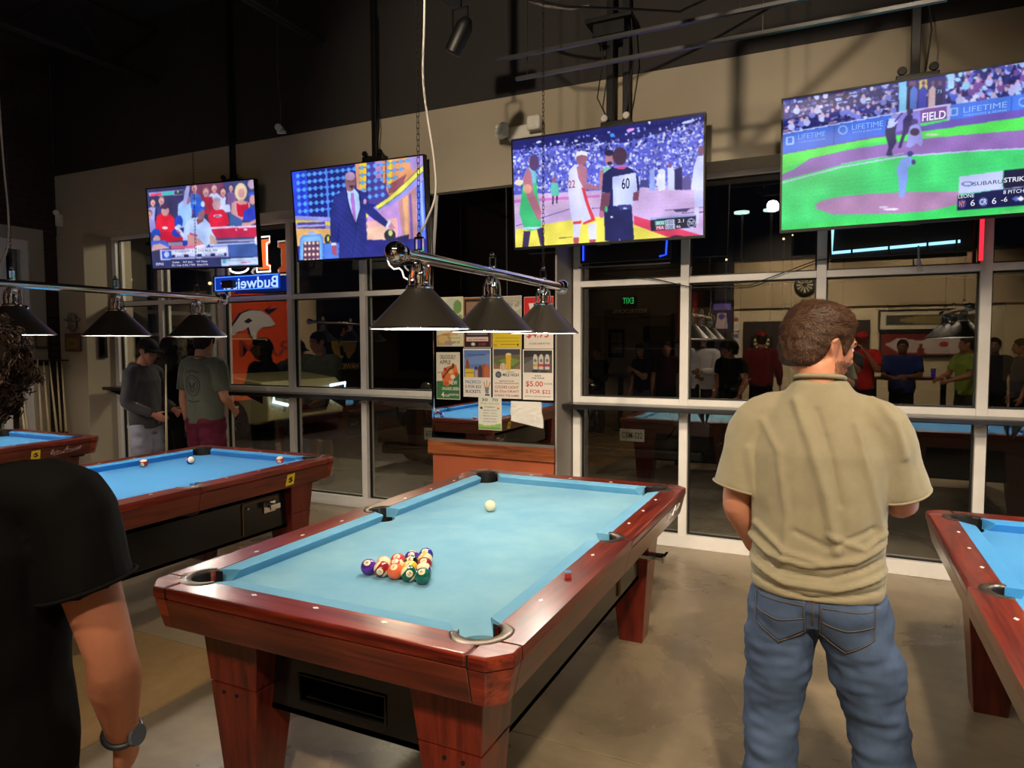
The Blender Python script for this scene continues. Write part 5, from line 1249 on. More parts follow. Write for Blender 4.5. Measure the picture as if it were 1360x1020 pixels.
cv.poly([(.02, .02), (.96, .02), (.96, .46), (.02, .46)], (86, 84, 82)); cv.poly([(.02, .02), (.96, .02), (.96, .1), (.02, .16)], (50, 48, 48)); cv.poly([(.02, .3), (.4, .16), (.3, .46), (.02, .46)], (120, 116, 112), .8)
for k in range(3):
    x = .41+k*.195; cv.poly([(x-.075, .40), (x-.075, .16), (x-.03, .09), (x+.03, .09), (x+.075, .16), (x+.075, .40)], (206, 202, 196)); cv.poly([(x-.075, .28), (x+.075, .28), (x+.075, .34), (x-.075, .34)], [(206, 170, 70), (196, 80, 70), (176, 60, 90)][k]); cv.ell(x, .22, .045, .035, (120, 116, 116))
cv.ell(.4, .43, .1, .03, (50, 48, 50)); cv.ell(.7, .44, .12, .025, (60, 58, 60))
poster(-.384, -.117, 1.151, 1.556, 'grey cans photo poster priced in red, rightmost in the lower row', cv,
       [('RIDE', .5, .525, .2, .028, (40, 36, 36)), ('THE WAVE', .5, .57, .4, .03, (40, 36, 36)), ('$5.00', .38, .69, .56, .12, (196, 52, 44)), ('16 OZ CANS', .83, .675, .26, .035, (70, 66, 64)), ('5 FOR $22', .5, .84, .80, .085, (190, 60, 50)), ('MUST BE 21 PLEASE DRINK RESPONSIBLY', .5, .93, .86, .022, (110, 100, 96))])
# upper row, partly behind the lamp shades
cv = Canvas(50, 80, (222, 218, 180)); cv.ell(.6, .18, .3, .16, (200, 206, 190)); cv.ell(.8, .2, .16, .14, (120, 160, 90)); cv.ell(.45, .3, .2, .1, (230, 226, 214)); cv.poly([(0, .78), (.5, .72), (.6, 1), (0, 1)], (196, 170, 110)); cv.ell(.25, .86, .2, .08, (220, 190, 130)); cv.ell(.45, .94, .16, .05, (170, 150, 150)); cv.ell(.9, .45, .1, .1, (150, 170, 90))
poster(-1.19, -.93, 1.580, 1.995, 'food photo poster with pale green ground, leftmost of the upper row', cv, [('FRESH PLATES', .5, .76, .6, .035, (206, 96, 60)), ('on the patio', .66, .83, .5, .03, (150, 110, 60)), ('$5.25', .74, .92, .26, .05, (70, 60, 40))])
cv = Canvas(50, 80, (44, 30, 28)); cv.poly([(0, 0), (1, 0), (1, .03), (0, .03)], (150, 100, 60)); cv.poly([(0, 0), (.04, 0), (.04, 1), (0, 1)], (150, 100, 60)); cv.poly([(.96, 0), (1, 0), (1, 1), (.96, 1)], (120, 80, 50)); cv.poly([(.1, .08), (.9, .08), (.9, .5), (.1, .5)], (150, 120, 96)); cv.poly([(.1, .80), (.9, .80), (.9, .88), (.1, .88)], (226, 200, 196)); cv.poly([(.12, .7), (.88, .7), (.88, .76), (.12, .76)], (120, 110, 110)); cv.ell(.34, .94, .08, .03, (230, 220, 210))
poster(-.925, -.665, 1.570, 1.985, 'dark brown framed drink menu poster in the upper row', cv, [('LAST WEDNESDAY', .5, .84, .7, .03, (160, 40, 50)), ('100', .68, .935, .24, .05, (196, 50, 60))])
cv = Canvas(50, 80, (176, 172, 156)); cv.poly([(0, .62), (1, .62), (1, 1), (0, 1)], (226, 200, 44)); cv.ell(.8, .2, .2, .08, (200, 196, 180)); cv.ell(.88, .93, .03, .02, (30, 30, 30)); cv.line([(.1, .80), (.9, .80)], .012, (180, 150, 40)); cv.line([(.1, .86), (.9, .86)], .012, (180, 150, 40)); cv.line([(.28, .93), (.8, .93)], .012, (150, 120, 40)); cv.poly([(.7, .64), (.82, .64), (.76, .7)], (40, 36, 30))
poster(-.655, -.395, 1.560, 1.985, 'grey poster with a yellow lower half in the upper row', cv, [('NA', .1, .93, .12, .025, (40, 36, 30)), ('for all', .72, .16, .4, .09, (110, 106, 96))])
cv = Canvas(50, 80, (234, 226, 214)); cv.poly([(0, 0), (1, 0), (1, .40), (.6, .5), (0, .44)], (200, 36, 44)); cv.poly([(.15, .12), (.75, .1), (.85, .2), (.2, .24)], (236, 226, 220)); cv.ell(.5, .34, .2, .06, (180, 30, 40))
poster(-.372, -.115, 1.560, 1.972, 'red topped poster priced 4.75, rightmost of the upper row', cv, [('$4.75', .46, .73, .74, .15, (204, 44, 40)), ('22 OZ BIG LAGER BOTTLES', .52, .90, .7, .035, (120, 90, 80))])
cv = Canvas(40, 56, (226, 228, 214)); cv.poly([(0, .82), (.3, .88), (.7, .84), (1, .78), (1, 1), (0, 1)], (150, 190, 96)); cv.ell(.13, .33, .06, .035, (40, 44, 50)); cv.ell(.86, .33, .05, .03, (206, 130, 80)); cv.poly([(0, .94), (1, .92), (1, 1), (0, 1)], (110, 160, 80))
poster(-.790, -.576, .888, 1.160, 'small white pool league flyer below the beer posters', cv, [('30', .28, .08, .26, .09, (30, 90, 110)), ('70', .72, .08, .26, .09, (30, 90, 110)), ('POOL LEAGUES', .5, .19, .8, .05, (196, 160, 60)), ('THURSDAY', .5, .30, .5, .04, (70, 80, 90)), ('AMATEUR LEAGUE', .5, .40, .6, .03, (90, 96, 100)), ('8 BALL - 9 BALL', .5, .48, .6, .03, (90, 96, 100)), ('7 PM SIGN UP NOW', .5, .57, .66, .03, (90, 96, 100)), ('PLAYERS WANTED', .5, .66, .56, .03, (90, 96, 100)), ('ALL SKILL LEVELS', .5, .74, .6, .03, (90, 96, 100))])
# crumpled sheet
t = thing('paper_sheet', (-.345, SY-.006, .955), 0, 'crumpled torn white sheet taped beside the league flyer', 'paper')
b = MB(); nx, nz = 14, 10; vv = []; ff = []
for j in range(nz+1):
    for i in range(nx+1):
        u, v = i/nx, j/nz; x = -.145+.285*u; z = .01+.17*v
        if v < .3: z -= (u-.2)*.05*(1-v/.3); 
        if u > .85: x -= .02*(v)
        vv.append((x+.004*math.sin(v*9), -.004-.010*abs(noise.noise(Vector((u*5, v*4, 3)))), z))
for j in range(nz):
    for i in range(nx):
        a = j*(nx+1)+i; ff.append((a, a+1, a+nx+2, a+nx+1))
o = b.add(vv, ff).build('sheet', m_paper, t); sm = o.modifiers.new('thickness', 'SOLIDIFY'); sm.thickness = .0008

# ================================================================== NEON SIGNS IN THE UPPER PANES
e_blue = emis('blue neon', rgb(70, 130, 255), 2.2); e_lblue = emis('pale blue neon', rgb(150, 215, 255), 1.6)
e_deep = emis('deep blue neon', rgb(30, 60, 255), 2.6); e_or = emis('orange neon', rgb(255, 110, 50), 1.2); e_wn = emis('white neon', rgb(255, 240, 225), 1.9); e_red = emis('red neon', rgb(255, 40, 60), 1.6)
t = thing('neon_sign', (-3.62, 3.60, 2.16), 0, 'blue neon beer sign read from behind, under the leftmost television', 'neon sign', 'neon signs in the windows')
MB().box((-.47, -.03, 0), (.44, .0, .006)).box((-.47, -.03, .16), (.44, 0, .166)).box((-.47, -.03, 0), (-.465, 0, .16)).build('sign_frame', m_dkmetal, t)
MB().box((-.46, .004, .008), (.43, .010, .158)).build('back_panel', emis('blue glow panel', rgb(22, 60, 190), .8), t)
tt = text('Budweiser', 'neon_lettering', emis('pale blue lettering', rgb(170, 205, 255), 1.3), t, (.02, -.012, .078), width=.80, height=.115, mirror=True, depth=.0, bold=.015)
MB().tube([(-.46, -.01, .015), (.42, -.01, .015), (.42, -.01, .15), (-.46, -.01, .15), (-.46, -.01, .015)], .0035, 8).build('neon_tube', e_blue, t, smooth=True)
MB().box((-.30, -.08, .03), (-.14, -.02, .11)).build('transformer', m_flat, t, bevel=.01)
t = thing('neon_sign', (-3.36, 3.60, 2.34), 0, 'orange letter I neon with white outline right of the leftmost television', 'neon sign', 'neon signs in the windows')
def outline(b, pts, r):
    b.tube(pts+[pts[0]], r, 8)
I_ = [(-.11, 0), (.07, 0), (.07, .055), (.03, .065), (.03, .285), (.07, .295), (.07, .35), (-.11, .35), (-.11, .295), (-.06, .285), (-.06, .065), (-.11, .055)]
MB().prism([(x*.8, z*.86+.025) for x, z in I_], .012, (0, 0, 0), (1, 0, 0), (0, 0, 1)).build('letter', e_or, t)
b = MB(); outline(b, [(x, -.02, z) for x, z in I_], .008); b.build('neon_tube', e_wn, t, smooth=True)
b = MB(); outline(b, [(-.36+.13*math.cos(a*PI/8), -.02, .05+.045*math.sin(a*PI/8)) for a in range(16)], .01); b.build('neon_tube', e_wn, t, smooth=True)
t = thing('neon_sign', (-1.68, 3.60, 2.16), 0, 'white squiggle neon behind the first lamp shade', 'neon sign', 'neon signs in the windows')
b = MB(); b.tube([(-.20, 0, .25), (-.17, 0, .17), (-.12, 0, .13), (-.06, 0, .135), (-.03, 0, .11), (-.01, 0, .05), (.03, 0, .03), (.08, 0, .02), (.12, 0, .06), (.14, 0, .16), (.10, 0, .22)], .007, 8); b.build('neon_tube', e_wn, t, smooth=True); b = MB()
b.tube([(.10, 0, .22), (.13, 0, .13), (.18, 0, .10), (.24, 0, .12), (.28, 0, .19)], .007, 8); b.build('neon_tube', e_wn, t, smooth=True)
MB().prism([(.04, .04), (.09, .05), (.12, .16), (.07, .15)], .012, (0, .01, 0), (1, 0, 0), (0, 0, 1)).build('neon_accent', e_or, t)
MB().box((-.06, .0, .16), (.12, .05, .24)).build('transformer', m_flat, t, bevel=.01)
t = thing('neon_sign', (.38, 3.60, 2.18), 0, 'dark sign with deep blue neon ends under the basketball television', 'neon sign', 'neon signs in the windows')
MB().box((-.36, -.03, .06), (.36, .01, .30)).build('panel', m_flat, t, bevel=.004)
MB().tube([(-.33, -.04, .08), (-.33, -.04, .28)], .007, 8).build('neon_tube', e_deep, t, smooth=True)
MB().tube([(.28, -.04, .08), (.33, -.04, .09), (.34, -.04, .28)], .007, 8).build('neon_tube', e_deep, t, smooth=True)
MB().box((-.37, -.04, .02), (.36, -.03, .032)).build('rack_bar', m_dkmetal, t)
t = thing('neon_sign', (2.27, 3.60, 2.16), 0, 'long pale blue neon tube frame under the baseball television', 'neon sign', 'neon signs in the windows')
MB().box((-.43, -.02, .02), (.40, .02, .26)).build('panel', m_flat, t, bevel=.004)
MB().tube([(-.42, -.035, .24), (-.42, -.035, .055), (.32, -.035, .085)], .010, 8).build('neon_tube', e_lblue, t, smooth=True)
for x in (-.3, -.08, .14, .3): MB().box((x-.006, -.045, .03), (x+.006, -.03, .10)).build('clip', m_dkmetal, t)
MB().tube([(.09, -.04, .07), (.095, -.04, -.02)], .006, 8).lathe([(.012, -.02), (.022, -.05), (.006, -.06)], 12, (.095, -.04, 0)).build('pull_switch', M('clear plastic', rgb(150, 150, 150), .3), t)
t = thing('neon_sign', (2.71, 3.60, 2.12), 0, 'upright red neon tube beside the window post, far right', 'neon sign', 'neon signs in the windows')
MB().tube([(0, 0, 0), (0, 0, .36)], .012, 8).build('neon_tube', e_red, t, smooth=True); MB().box((-.01, .01, .0), (.01, .03, .36)).build('backing', m_flat, t)
sg = thing('neon_back_panel', (-3.62, 3.655, 2.13), 0, 'blue lit clear panel behind the neon beer sign', 'sign')
cbw = MB().tube([(.2, WY-.02, 2.16), (.6, WY-.03, 2.10), (.9, WY-.03, 2.02), (1.3, WY-.03, 2.02), (1.75, WY-.03, 2.18), (2.1, WY-.03, 2.2)], .004, 6).build('window_wire', m_flat, None, smooth=True)
tag(cbw, 'thin black wire drooping across the right window post', 'cable')
bpy.data.objects.remove(sg)

# ================================================================== LEFT CORNER: cues, plaques
m_cue = wood('pale maple cue', rgb(214, 196, 150), rgb(234, 218, 176), 2, .3, 6, .3)
m_cueb = M('dark cue butt', rgb(38, 22, 18), .3)
for i, (y, h, ln) in enumerate(((2.80, 1.0, .02), (2.85, 1.05, .01), (2.96, 1.44, .05), (3.085, 1.43, .0), (3.145, 1.44, -.01), (3.21, 1.43, .02), (3.235, 1.43, .035))):
    t = thing('pool_cue', (-6.12-.02*(i % 2), y, 0.0), 0, None, 'pool cue', 'cues leaning in the left corner')
    MB().tube([(0, 0, 0), (-.04-.03*(i % 2), ln*.4, h*.42)], [.015, .0125], 12).build('butt', m_cueb, t, smooth=True)
    MB().tube([(-.04-.03*(i % 2), ln*.4, h*.42), (-.12, ln, h)], [.0125, .007], 12).build('shaft', m_cue, t, smooth=True)
    tag(t, ['short pale cue by the left window, leftmost', 'short pale cue by the left window, second', 'pale cue leaning alone against the left window', 'pale cue left of the dark brick strip', 'pale cue on the left edge of the brick strip', 'pale cue on the right edge of the brick strip', 'rightmost pale cue beside the beige pilaster'][i])
t = thing('cue_rack', (-6.34, 3.15, 1.42), 0, 'thin black cue bracket in the left corner', 'rack')
MB().box((.0, -.13, 0), (.24, .12, .016)).box((0, -.13, -.05), (.015, .12, .0)).build('bracket', m_dkmetal, t)
t = thing('wall_plaque', (-6.09, SY-.03, 1.53), 0, 'gold and brown skull shaped plaque on the beige pilaster', 'plaque')
MB().box((-.135, -.012, 0), (.135, .01, .21)).build('board', M('brown board', rgb(96, 74, 50), .5), t, bevel=.004)
MB().box((-.095, -.018, .03), (.095, -.012, .15)).build('brass_plate', M('brass plate', rgb(150, 122, 66), .4, metal=.4), t, bevel=.003)
text('TROPHY', 'lettering', M('plaque ink', rgb(60, 40, 20), .5), t, (0, -.0195, .09), width=.13, height=.04)
b = MB().ell((0, 0, .30), (.075, .03, .075)).ell((0, -.01, .39), (.075, .02, .055)); b.tube([(-.14, 0, .37), (-.05, -.01, .35), (.05, -.01, .35), (.14, 0, .37)], .013, 8); b.tube([(-.09, 0, .27), (0, -.02, .25), (.09, 0, .27)], .013, 8); b.build('figure', M('pewter figure', rgb(130, 122, 108), .4, metal=.4, noise_amt=.3, noise_scale=30), t, smooth=True)
t = thing('wall_plaque', (LX+.012, 3.12, 1.56), 0, 'small brown framed notice on the left window surround', 'plaque')
MB().box((-.01, -.07, 0), (.01, .07, .25)).build('frame', M('brown frame', rgb(84, 66, 52), .5), t); MB().box((.009, -.05, .03), (.013, .05, .22)).build('card', M('tan card', rgb(140, 118, 88), .6), t)
t = thing('door_pull', (-5.86, 3.52, 1.45), 0, 'dark upright handle plate on the grey window jamb, left', 'handle')
MB().box((0, -.05, 0), (.014, .05, .42)).box((.012, -.01, .04), (.05, .01, .38)).build('plate', m_dkmetal, t, bevel=.004)

# ================================================================== THINGS BEHIND THE CAMERA, SEEN IN THE GLASS
t = thing('exit_sign', (-2.45, BY+.02, 2.50), 0, 'green lit exit sign on the rear wall over the corridor', 'sign')
MB().box((-.18, 0, 0), (.18, .06, .22)).build('case', m_flat, t, bevel=.006)
text('EXIT', 'lettering', emis('green exit light', rgb(60, 230, 120), 1.6), t, (-.02, .063, .11), (PI/2, 0, PI), width=.26, height=.14, bold=.01)
text('RESTROOMS', 'lettering', M('pale letters', rgb(200, 180, 140), .5), t, (0, .0, -.13), (PI/2, 0, PI), width=.8, height=.09, depth=.02)
m_orange = M('orange banner cloth', rgb(250, 84, 28), .7)
t = thing('sports_banner', (LX+.012, .98, .75), 0, 'large orange team banner with a white horse head on the left wall', 'banner')
MB().box((0, -.72, 0), (.008, .72, 1.66)).build('cloth', m_orange, t)
def wallpoly(pts, mt, x, nm='print'):   # y decreasing = to the right for a viewer in the room
    return MB().prism([(a, z) for a, z in pts], .002, (x, 0, 0), (0, 1, 0), (0, 0, 1)).build(nm, mt, t)
m_nv = M('navy print', rgb(24, 30, 66), .7); m_wh = M('white print', rgb(245, 240, 235), .7)
hd = [(-.62, .92), (-.60, 1.02), (-.50, 1.08), (-.42, 1.17), (-.28, 1.22), (-.10, 1.20), (.08, 1.12), (.22, 1.02), (.30, 1.08), (.10, 1.26), (.30, 1.20), (.1, 1.34), (-.1, 1.40), (-.2, 1.34), (-.35, 1.30), (-.50, 1.20), (-.58, 1.10), (-.66, .98)]
head = [(-.66, .86), (-.60, .84), (-.52, .90), (-.42, .92), (-.30, .98), (-.26, .86), (-.16, .76), (-.14, .90), (-.02, .98), (.16, 1.00), (.26, 1.04), (.14, 1.16), (-.04, 1.24), (-.26, 1.24), (-.44, 1.18), (-.56, 1.04), (-.66, .94)]
wallpoly([(-a, z+.15) for a, z in head][::1], m_wh, .010); wallpoly([(-a*1.06+.02, (z-1.03)*1.1+1.17) for a, z in head], m_nv, .0085)
wallpoly([(.40, 1.21), (.30, 1.27), (.22, 1.23), (.32, 1.18)], m_nv, .0125); wallpoly([(-.02, 1.40), (-.20, 1.50), (-.10, 1.42), (-.34, 1.46), (-.12, 1.34)], m_nv, .0105)
text('RAM', 'lettering', M('faded banner letters', rgb(176, 62, 34), .7), t, (.010, -.05, .80), (PI/2, 0, PI/2), width=1.1, height=.26, bold=.02)
t = thing('team_flag', (LX+.012, -1.0, 1.18), 0, 'black flag with a gold hawk head on the left wall', 'flag')
MB().box((0, -.62, -.1), (.008, .62, .95)).build('cloth', M('black flag cloth', rgb(14, 13, 14), .8), t)
m_gd = M('gold print', rgb(236, 190, 30), .7)
wallpoly([(-.36, .50), (-.30, .30), (-.12, .16), (-.06, .20), (-.02, .32), (.06, .18), (.22, .14), (.34, .34), (.38, .52), (.22, .52), (.16, .44), (.06, .52)], m_gd, .009)
wallpoly([(-.08, .58), (.02, .74), (.12, .58)], m_gd, .009); wallpoly([(.0, .22), (.06, .40), (.14, .38), (.12, .22)], M('black flag cloth', (0, 0, 0)), .0112)
text('HAWKEYES', 'lettering', m_gd, t, (.010, 0, .02), (PI/2, 0, PI/2), width=.80, height=.12, bold=.02)
tag(MB().box((0, -.24, 0), (.05, .16, 2.4)).build('pale_panel', M('cream panel', rgb(230, 206, 160), .7), None, (LX+.001, .02, 0)), 'tall cream panel on the left wall beside the orange banner', 'panel')
def dartboard(x, z, label):
    t = thing('dartboard', (x, BY+.03, z), 0, label, 'dartboard', 'dartboards on the rear wall')
    MB().box((-.38, -.025, -.70), (.38, .015, .44)).build('backboard', M('dark backboard', rgb(46, 34, 30), .6), t, bevel=.008)
    MB().lathe([(.23, 0), (.23, .03), (.205, .035)], 40, (0, .012, 0), axis='y').build('rim', m_flat, t)
    b = MB(); mm = [M('dart cream', rgb(226, 206, 150), .7), M('dart black', rgb(24, 22, 22), .7), M('dart red', rgb(170, 36, 36), .6), M('dart green', rgb(30, 110, 60), .6)]
    for k in range(20):
        for r0, r1, alt in ((.02, .10, 0), (.10, .108, 2), (.108, .162, 0), (.162, .170, 2)):
            a0, a1 = (k-.5)*PI/10, (k+.5)*PI/10
            b.add([(r0*math.sin(a0), .050, r0*math.cos(a0)), (r0*math.sin(a1), .050, r0*math.cos(a1)), (r1*math.sin(a1), .050, r1*math.cos(a1)), (r1*math.sin(a0), .050, r1*math.cos(a0))], [(0, 1, 2, 3)], alt+k % 2)
    b.lathe([(.02, .0505), (.001, .0506)], 16, (0, 0, 0), axis='y', mi=2)
    b.build('board_face', mm, t)
    return t
dartboard(.47, 1.64, 'dartboard on the left dark backboard of the rear wall'); dartboard(2.15, 1.64, 'dartboard on the right dark backboard of the rear wall')
t = thing('wall_clock', (1.30, BY+.08, 2.82), 0, 'round dartboard shaped clock high on the rear wall', 'clock')
MB().lathe([(.20, 0), (.21, .03), (.19, .035)], 36, (0, 0, 0), axis='y').build('rim', m_flat, t)
b = MB()
for k in range(12):
    a = k*PI/6; b.add([(.05*math.sin(a-.12), .04, .05*math.cos(a-.12)), (.05*math.sin(a+.12), .04, .05*math.cos(a+.12)), (.16*math.sin(a+.12), .04, .16*math.cos(a+.12)), (.16*math.sin(a-.12), .04, .16*math.cos(a-.12))], [(0, 1, 2, 3)])
b.build('marks', M('pale marks', rgb(190, 180, 150), .6), t)
def framed(x, z, w_, h_, label, cv, y=BY+.02, fc=(30, 24, 22)):
    t = thing('framed_picture', (x, y, z), 0, label, 'picture', 'pictures on the rear wall')
    f = .03
    MB().box((-w_/2, 0, -h_/2), (w_/2, .02, h_/2)).box((-w_/2, .02, h_/2-f), (w_/2, .035, h_/2)).box((-w_/2, .02, -h_/2), (w_/2, .035, -h_/2+f)).box((-w_/2, .02, -h_/2+f), (-w_/2+f, .035, h_/2-f)).box((w_/2-f, .02, -h_/2+f), (w_/2, .035, h_/2-f)).build('frame', ink(*fc), t)
    cv.mesh('print', m_print, t, w_-2*f, h_-2*f, (0, .0215, 0), (0, 0, PI))
cv = Canvas(60, 16, (214, 206, 180)); cv.poly([(.06, .2), (.94, .2), (.94, .8), (.06, .8)], (70, 66, 50)); cv.ell(.5, .5, .3, .22, (170, 150, 90), .7)
framed(3.55, 2.06, 1.75, .42, 'wide stadium panorama picture on the rear wall', cv)
cv = Canvas(50, 20, (120, 40, 36)); cv.poly([(.05, .3), (.2, .1), (.4, .1), (.55, .35), (.5, .9), (.15, .95)], (206, 190, 180)); cv.poly([(.55, .35), (.8, .2), (.95, .5), (.8, .9), (.6, .9)], (190, 170, 160)); cv.ell(.3, .5, .05, .12, (170, 60, 50))
framed(3.5, 1.58, 1.6, .5, 'framed white jersey picture on the rear wall', cv)
cv = Canvas(30, 40, (30, 24, 80)); cv.poly([(.1, .1), (.9, .1), (.9, .3), (.1, .3)], (120, 110, 200)); cv.poly([(.3, .4), (.7, .4), (.8, .9), (.2, .9)], (200, 180, 190)); cv.ell(.5, .5, .15, .1, (90, 60, 160))
framed(-.30, 2.18, .5, .72, 'purple team poster on the dark pier', cv, BY+.52)
for k in range(4):
    cv = Canvas(16, 20, (226, 220, 206)); cv.poly([(.1, .1), (.9, .1), (.9, .4), (.1, .4)], [(170, 60, 50), (70, 90, 150), (50, 50, 50), (200, 150, 60)][k])
    framed(-.10+.0, 2.05-k*.36, .26, .33, ['red', 'blue', 'black', 'yellow'][k]+' topped paper notice in the column of notices on the rear wall', cv, BY+.02, (226, 220, 206))
cv = Canvas(20, 30, (70, 60, 50)); cv.poly([(.1, .1), (.9, .1), (.9, .9), (.1, .9)], (190, 180, 150)); cv.line([(.5, .1), (.5, .9)], .04, (70, 60, 50)); cv.line([(.1, .5), (.9, .5)], .04, (70, 60, 50))
framed(-3.2, 1.62, .42, .72, 'small framed chart beside the corridor', cv, BY-1.45, (60, 44, 36))
cv = Canvas(20, 30, (150, 36, 30)); cv.poly([(.2, .2), (.8, .2), (.7, .8), (.3, .8)], (190, 60, 40))
framed(-1.05, 2.25, .62, 1.1, 'framed red jersey high on the dark rear wall', cv, BY+.03)
for k, (x, y) in enumerate(((3.0, -3.9), (-2.2, -3.2))):
    t = thing('high_table', (x, y, 0), 0, ['high dark table with two glasses near the dartboards', 'high dark table near the corridor'][k], 'table')
    MB().box((-.75, -.28, 1.0), (.75, .28, 1.04)).build('table_top', w_door, t, bevel=.006)
    for s in (-1, 1): MB().box((s*.5-.04, -.04, .02), (s*.5+.04, .04, 1.0)).box((s*.5-.05, -.25, 0), (s*.5+.05, .25, .03)).build('leg', m_dkmetal, t)
m_gl = glass_mat('drinking glass', .1, (.8, .8, .8), .8)
for k, (x, y) in enumerate(((2.75, -3.8), (3.35, -3.85))):
    t = thing('pint_glass', (x, y, 1.04), 0, ['pint of amber beer on the high table', 'glass lit purple on the high table'][k], 'glass')
    MB().lathe([(.03, 0), (.043, .15), (.040, .15), (.028, .008), (.001, .008)], 20).build('glass', m_gl, t, smooth=True)
    MB().lathe([(.027, .009), (.037, .12), (.001, .12)], 20).build('drink', M(['amber beer', 'drink with added purple glow'][k], [rgb(220, 140, 40), rgb(120, 70, 230)][k], .3, emit=.0 if k == 0 else .4), t, smooth=True)  # purple light on the second glass put in as a glowing drink

# ================================================================== OUTSIDE
gr = MB().box((-30, WY+.25, -.16), (24, 40, -.06)).build('parking_lot', M('dark asphalt', rgb(70, 64, 58), .85, noise_amt=.2, noise_scale=2, bump=.3, bump_scale=40)); tag(gr, kind='structure')
sw = MB().box((-30, WY+.25, -.061), (24, 6.1, -.03)).build('pavement_outside', M('grey pavement', rgb(104, 98, 90), .8, noise_amt=.12, noise_scale=3)); tag(sw, kind='structure')
m_tire = M('tyre rubber', rgb(20, 20, 20), .8); m_rim = M('dark alloy wheel', rgb(90, 90, 92), .35, metal=.8)
def car(x, y, ang, paint, label, lit, plate, tall=1.0, L_=4.6, W_=1.86):
    """front points along local -y"""
    t = thing('car', (x, y, -.06), ang, label, 'car')
    mp_ = paint
    # lower body with wheel arches: side profile extruded and rounded
    prof = [(-L_/2+.02, .36), (-L_/2, .55), (-L_/2+.04, .80*tall), (-L_/2+.18, .92*tall), (-L_/2+1.1, 1.02*tall), (L_/2-.25, 1.06*tall), (L_/2-.02, .98*tall), (L_/2, .5), (L_/2-.06, .34)]
    bot = []
    for cy_ in (L_/2-.92, -L_/2+.88):
        for k in range(9):
            a = PI*k/8; bot.append((cy_+.37*math.cos(a), .32+.37*math.sin(a)))
        bot.append((cy_-.37, .28))
    prof2 = prof+[(L_/2-.4, .28)]+bot+[(-L_/2+.3, .28)]
    MB().prism(prof2, W_, (-W_/2, 0, 0), (0, 1, 0), (0, 0, 1)).build('body', mp_, t, bevel=.05, seg=3)
    cab = [(-L_/2+1.15, 1.0*tall), (-L_/2+1.85, 1.58*tall), (-L_/2+2.5, 1.68*tall), (L_/2-.9, 1.64*tall), (L_/2-.15, 1.05*tall)]
    MB().prism(cab, W_-.24, (-W_/2+.12, 0, 0), (0, 1, 0), (0, 0, 1)).build('cabin', M('car glass', rgb(14, 16, 20), .05), t, bevel=.06, seg=3)
    MB().prism([(-L_/2+1.85, 1.60*tall), (-L_/2+2.5, 1.70*tall), (L_/2-.9, 1.66*tall), (L_/2-.9, 1.62*tall), (-L_/2+2.5, 1.65*tall), (-L_/2+1.85, 1.56*tall)], W_-.22, (-W_/2+.11, 0, 0), (0, 1, 0), (0, 0, 1)).build('roof', mp_, t)
    for yy_ in (-.1, L_/2-1.35): MB().box((-W_/2+.11, yy_-.04, 1.0*tall), (-W_/2+.13, yy_+.04, 1.62*tall)).box((W_/2-.13, yy_-.04, 1.0*tall), (W_/2-.11, yy_+.04, 1.62*tall)).build('pillar', mp_, t)
    MB().box((-W_/2+.2, -L_/2+1.42, 1.08*tall), (W_/2-.2, -L_/2+1.46, 1.12*tall)).prism([(-L_/2+1.30, 1.08*tall), (-L_/2+1.80, 1.50*tall), (-L_/2+1.83, 1.50*tall), (-L_/2+1.33, 1.08*tall)], W_-.42, (-W_/2+.21, 0, .02), (0, 1, 0), (0, 0, 1)).build('windshield', M('car glass', rgb(14, 16, 20), .05), t)
    f = -L_/2
    MB().prism([(-.42, .50), (.42, .50), (.52, .66), (.42, .84), (-.42, .84), (-.52, .66)], .05, (0, f-.012, 0), (1, 0, 0), (0, 0, 1)).build('grille', M('black grille', rgb(10, 10, 11), .4), t, bevel=.01)
    gs = MB()
    for k in range(4): gs.box((-.40, f-.066, .55+k*.07), (.40, f-.060, .57+k*.07))
    gs.build('grille_bar', m_dkmetal, t)
    MB().box((-W_/2+.1, f-.03, .24), (W_/2-.1, f+.1, .36)).build('skid_plate', m_flat, t, bevel=.02)
    for s in (-1, 1):
        hl = MB().prism([(s*.56, .72), (s*.88, .76), (s*.90, .90), (s*.58, .86)][::s], .06, (0, f-.005, 0), (1, 0, 0), (0, 0, 1)).build('headlight', M('headlight lens', rgb(60, 64, 70), .1), t)
        if lit: MB().tube([(s*.50, f-.075, .90), (s*.92, f-.072, .93), (s*.94, f-.070, .70), (s*.62, f-.074, .62)], .030, 8).build('light_strip', emis('daytime running light', rgb(215, 240, 255), 3.0), hl, smooth=True)
        for cy_ in (L_/2-.92, -L_/2+.88):
            wx = s*(W_/2-.12)
            w2 = MB().lathe([(.20, -.1), (.33, -.1), (.345, -.06), (.345, .06), (.33, .1), (.20, .1)], 32, (wx, cy_, .34), axis='x', cap=False).build('wheel', m_tire, t, smooth=True, auto=40)
            r_ = MB().lathe([(.20, .02), (.21, .06), (.20, .1)], 32, (wx if s > 0 else wx-.12, cy_, .34), axis='x', cap=False)
            for k in range(10):
                a = k*PI/5; r_.tube([(wx+s*.08, cy_, .34), (wx+s*.085, cy_+.2*math.cos(a), .34+.2*math.sin(a))], .014, 5)
            r_.build('rim', m_rim, w2)
        MB().ell((s*(W_/2+.08), f+1.5, 1.02*tall), (.10, .05, .07)).build('side_mirror', mp_, t, smooth=True)
    if plate:
        p = MB().box((-.155, f-.082, .46), (.155, f-.074, .61)).build('license_plate', M('plate white', rgb(196, 200, 190), .5), t, bevel=.003)
        text(plate, 'lettering', M('plate green', rgb(26, 50, 40), .5), p, (0, f-.0828, .535), width=.26, height=.075, bold=.01)
    return t
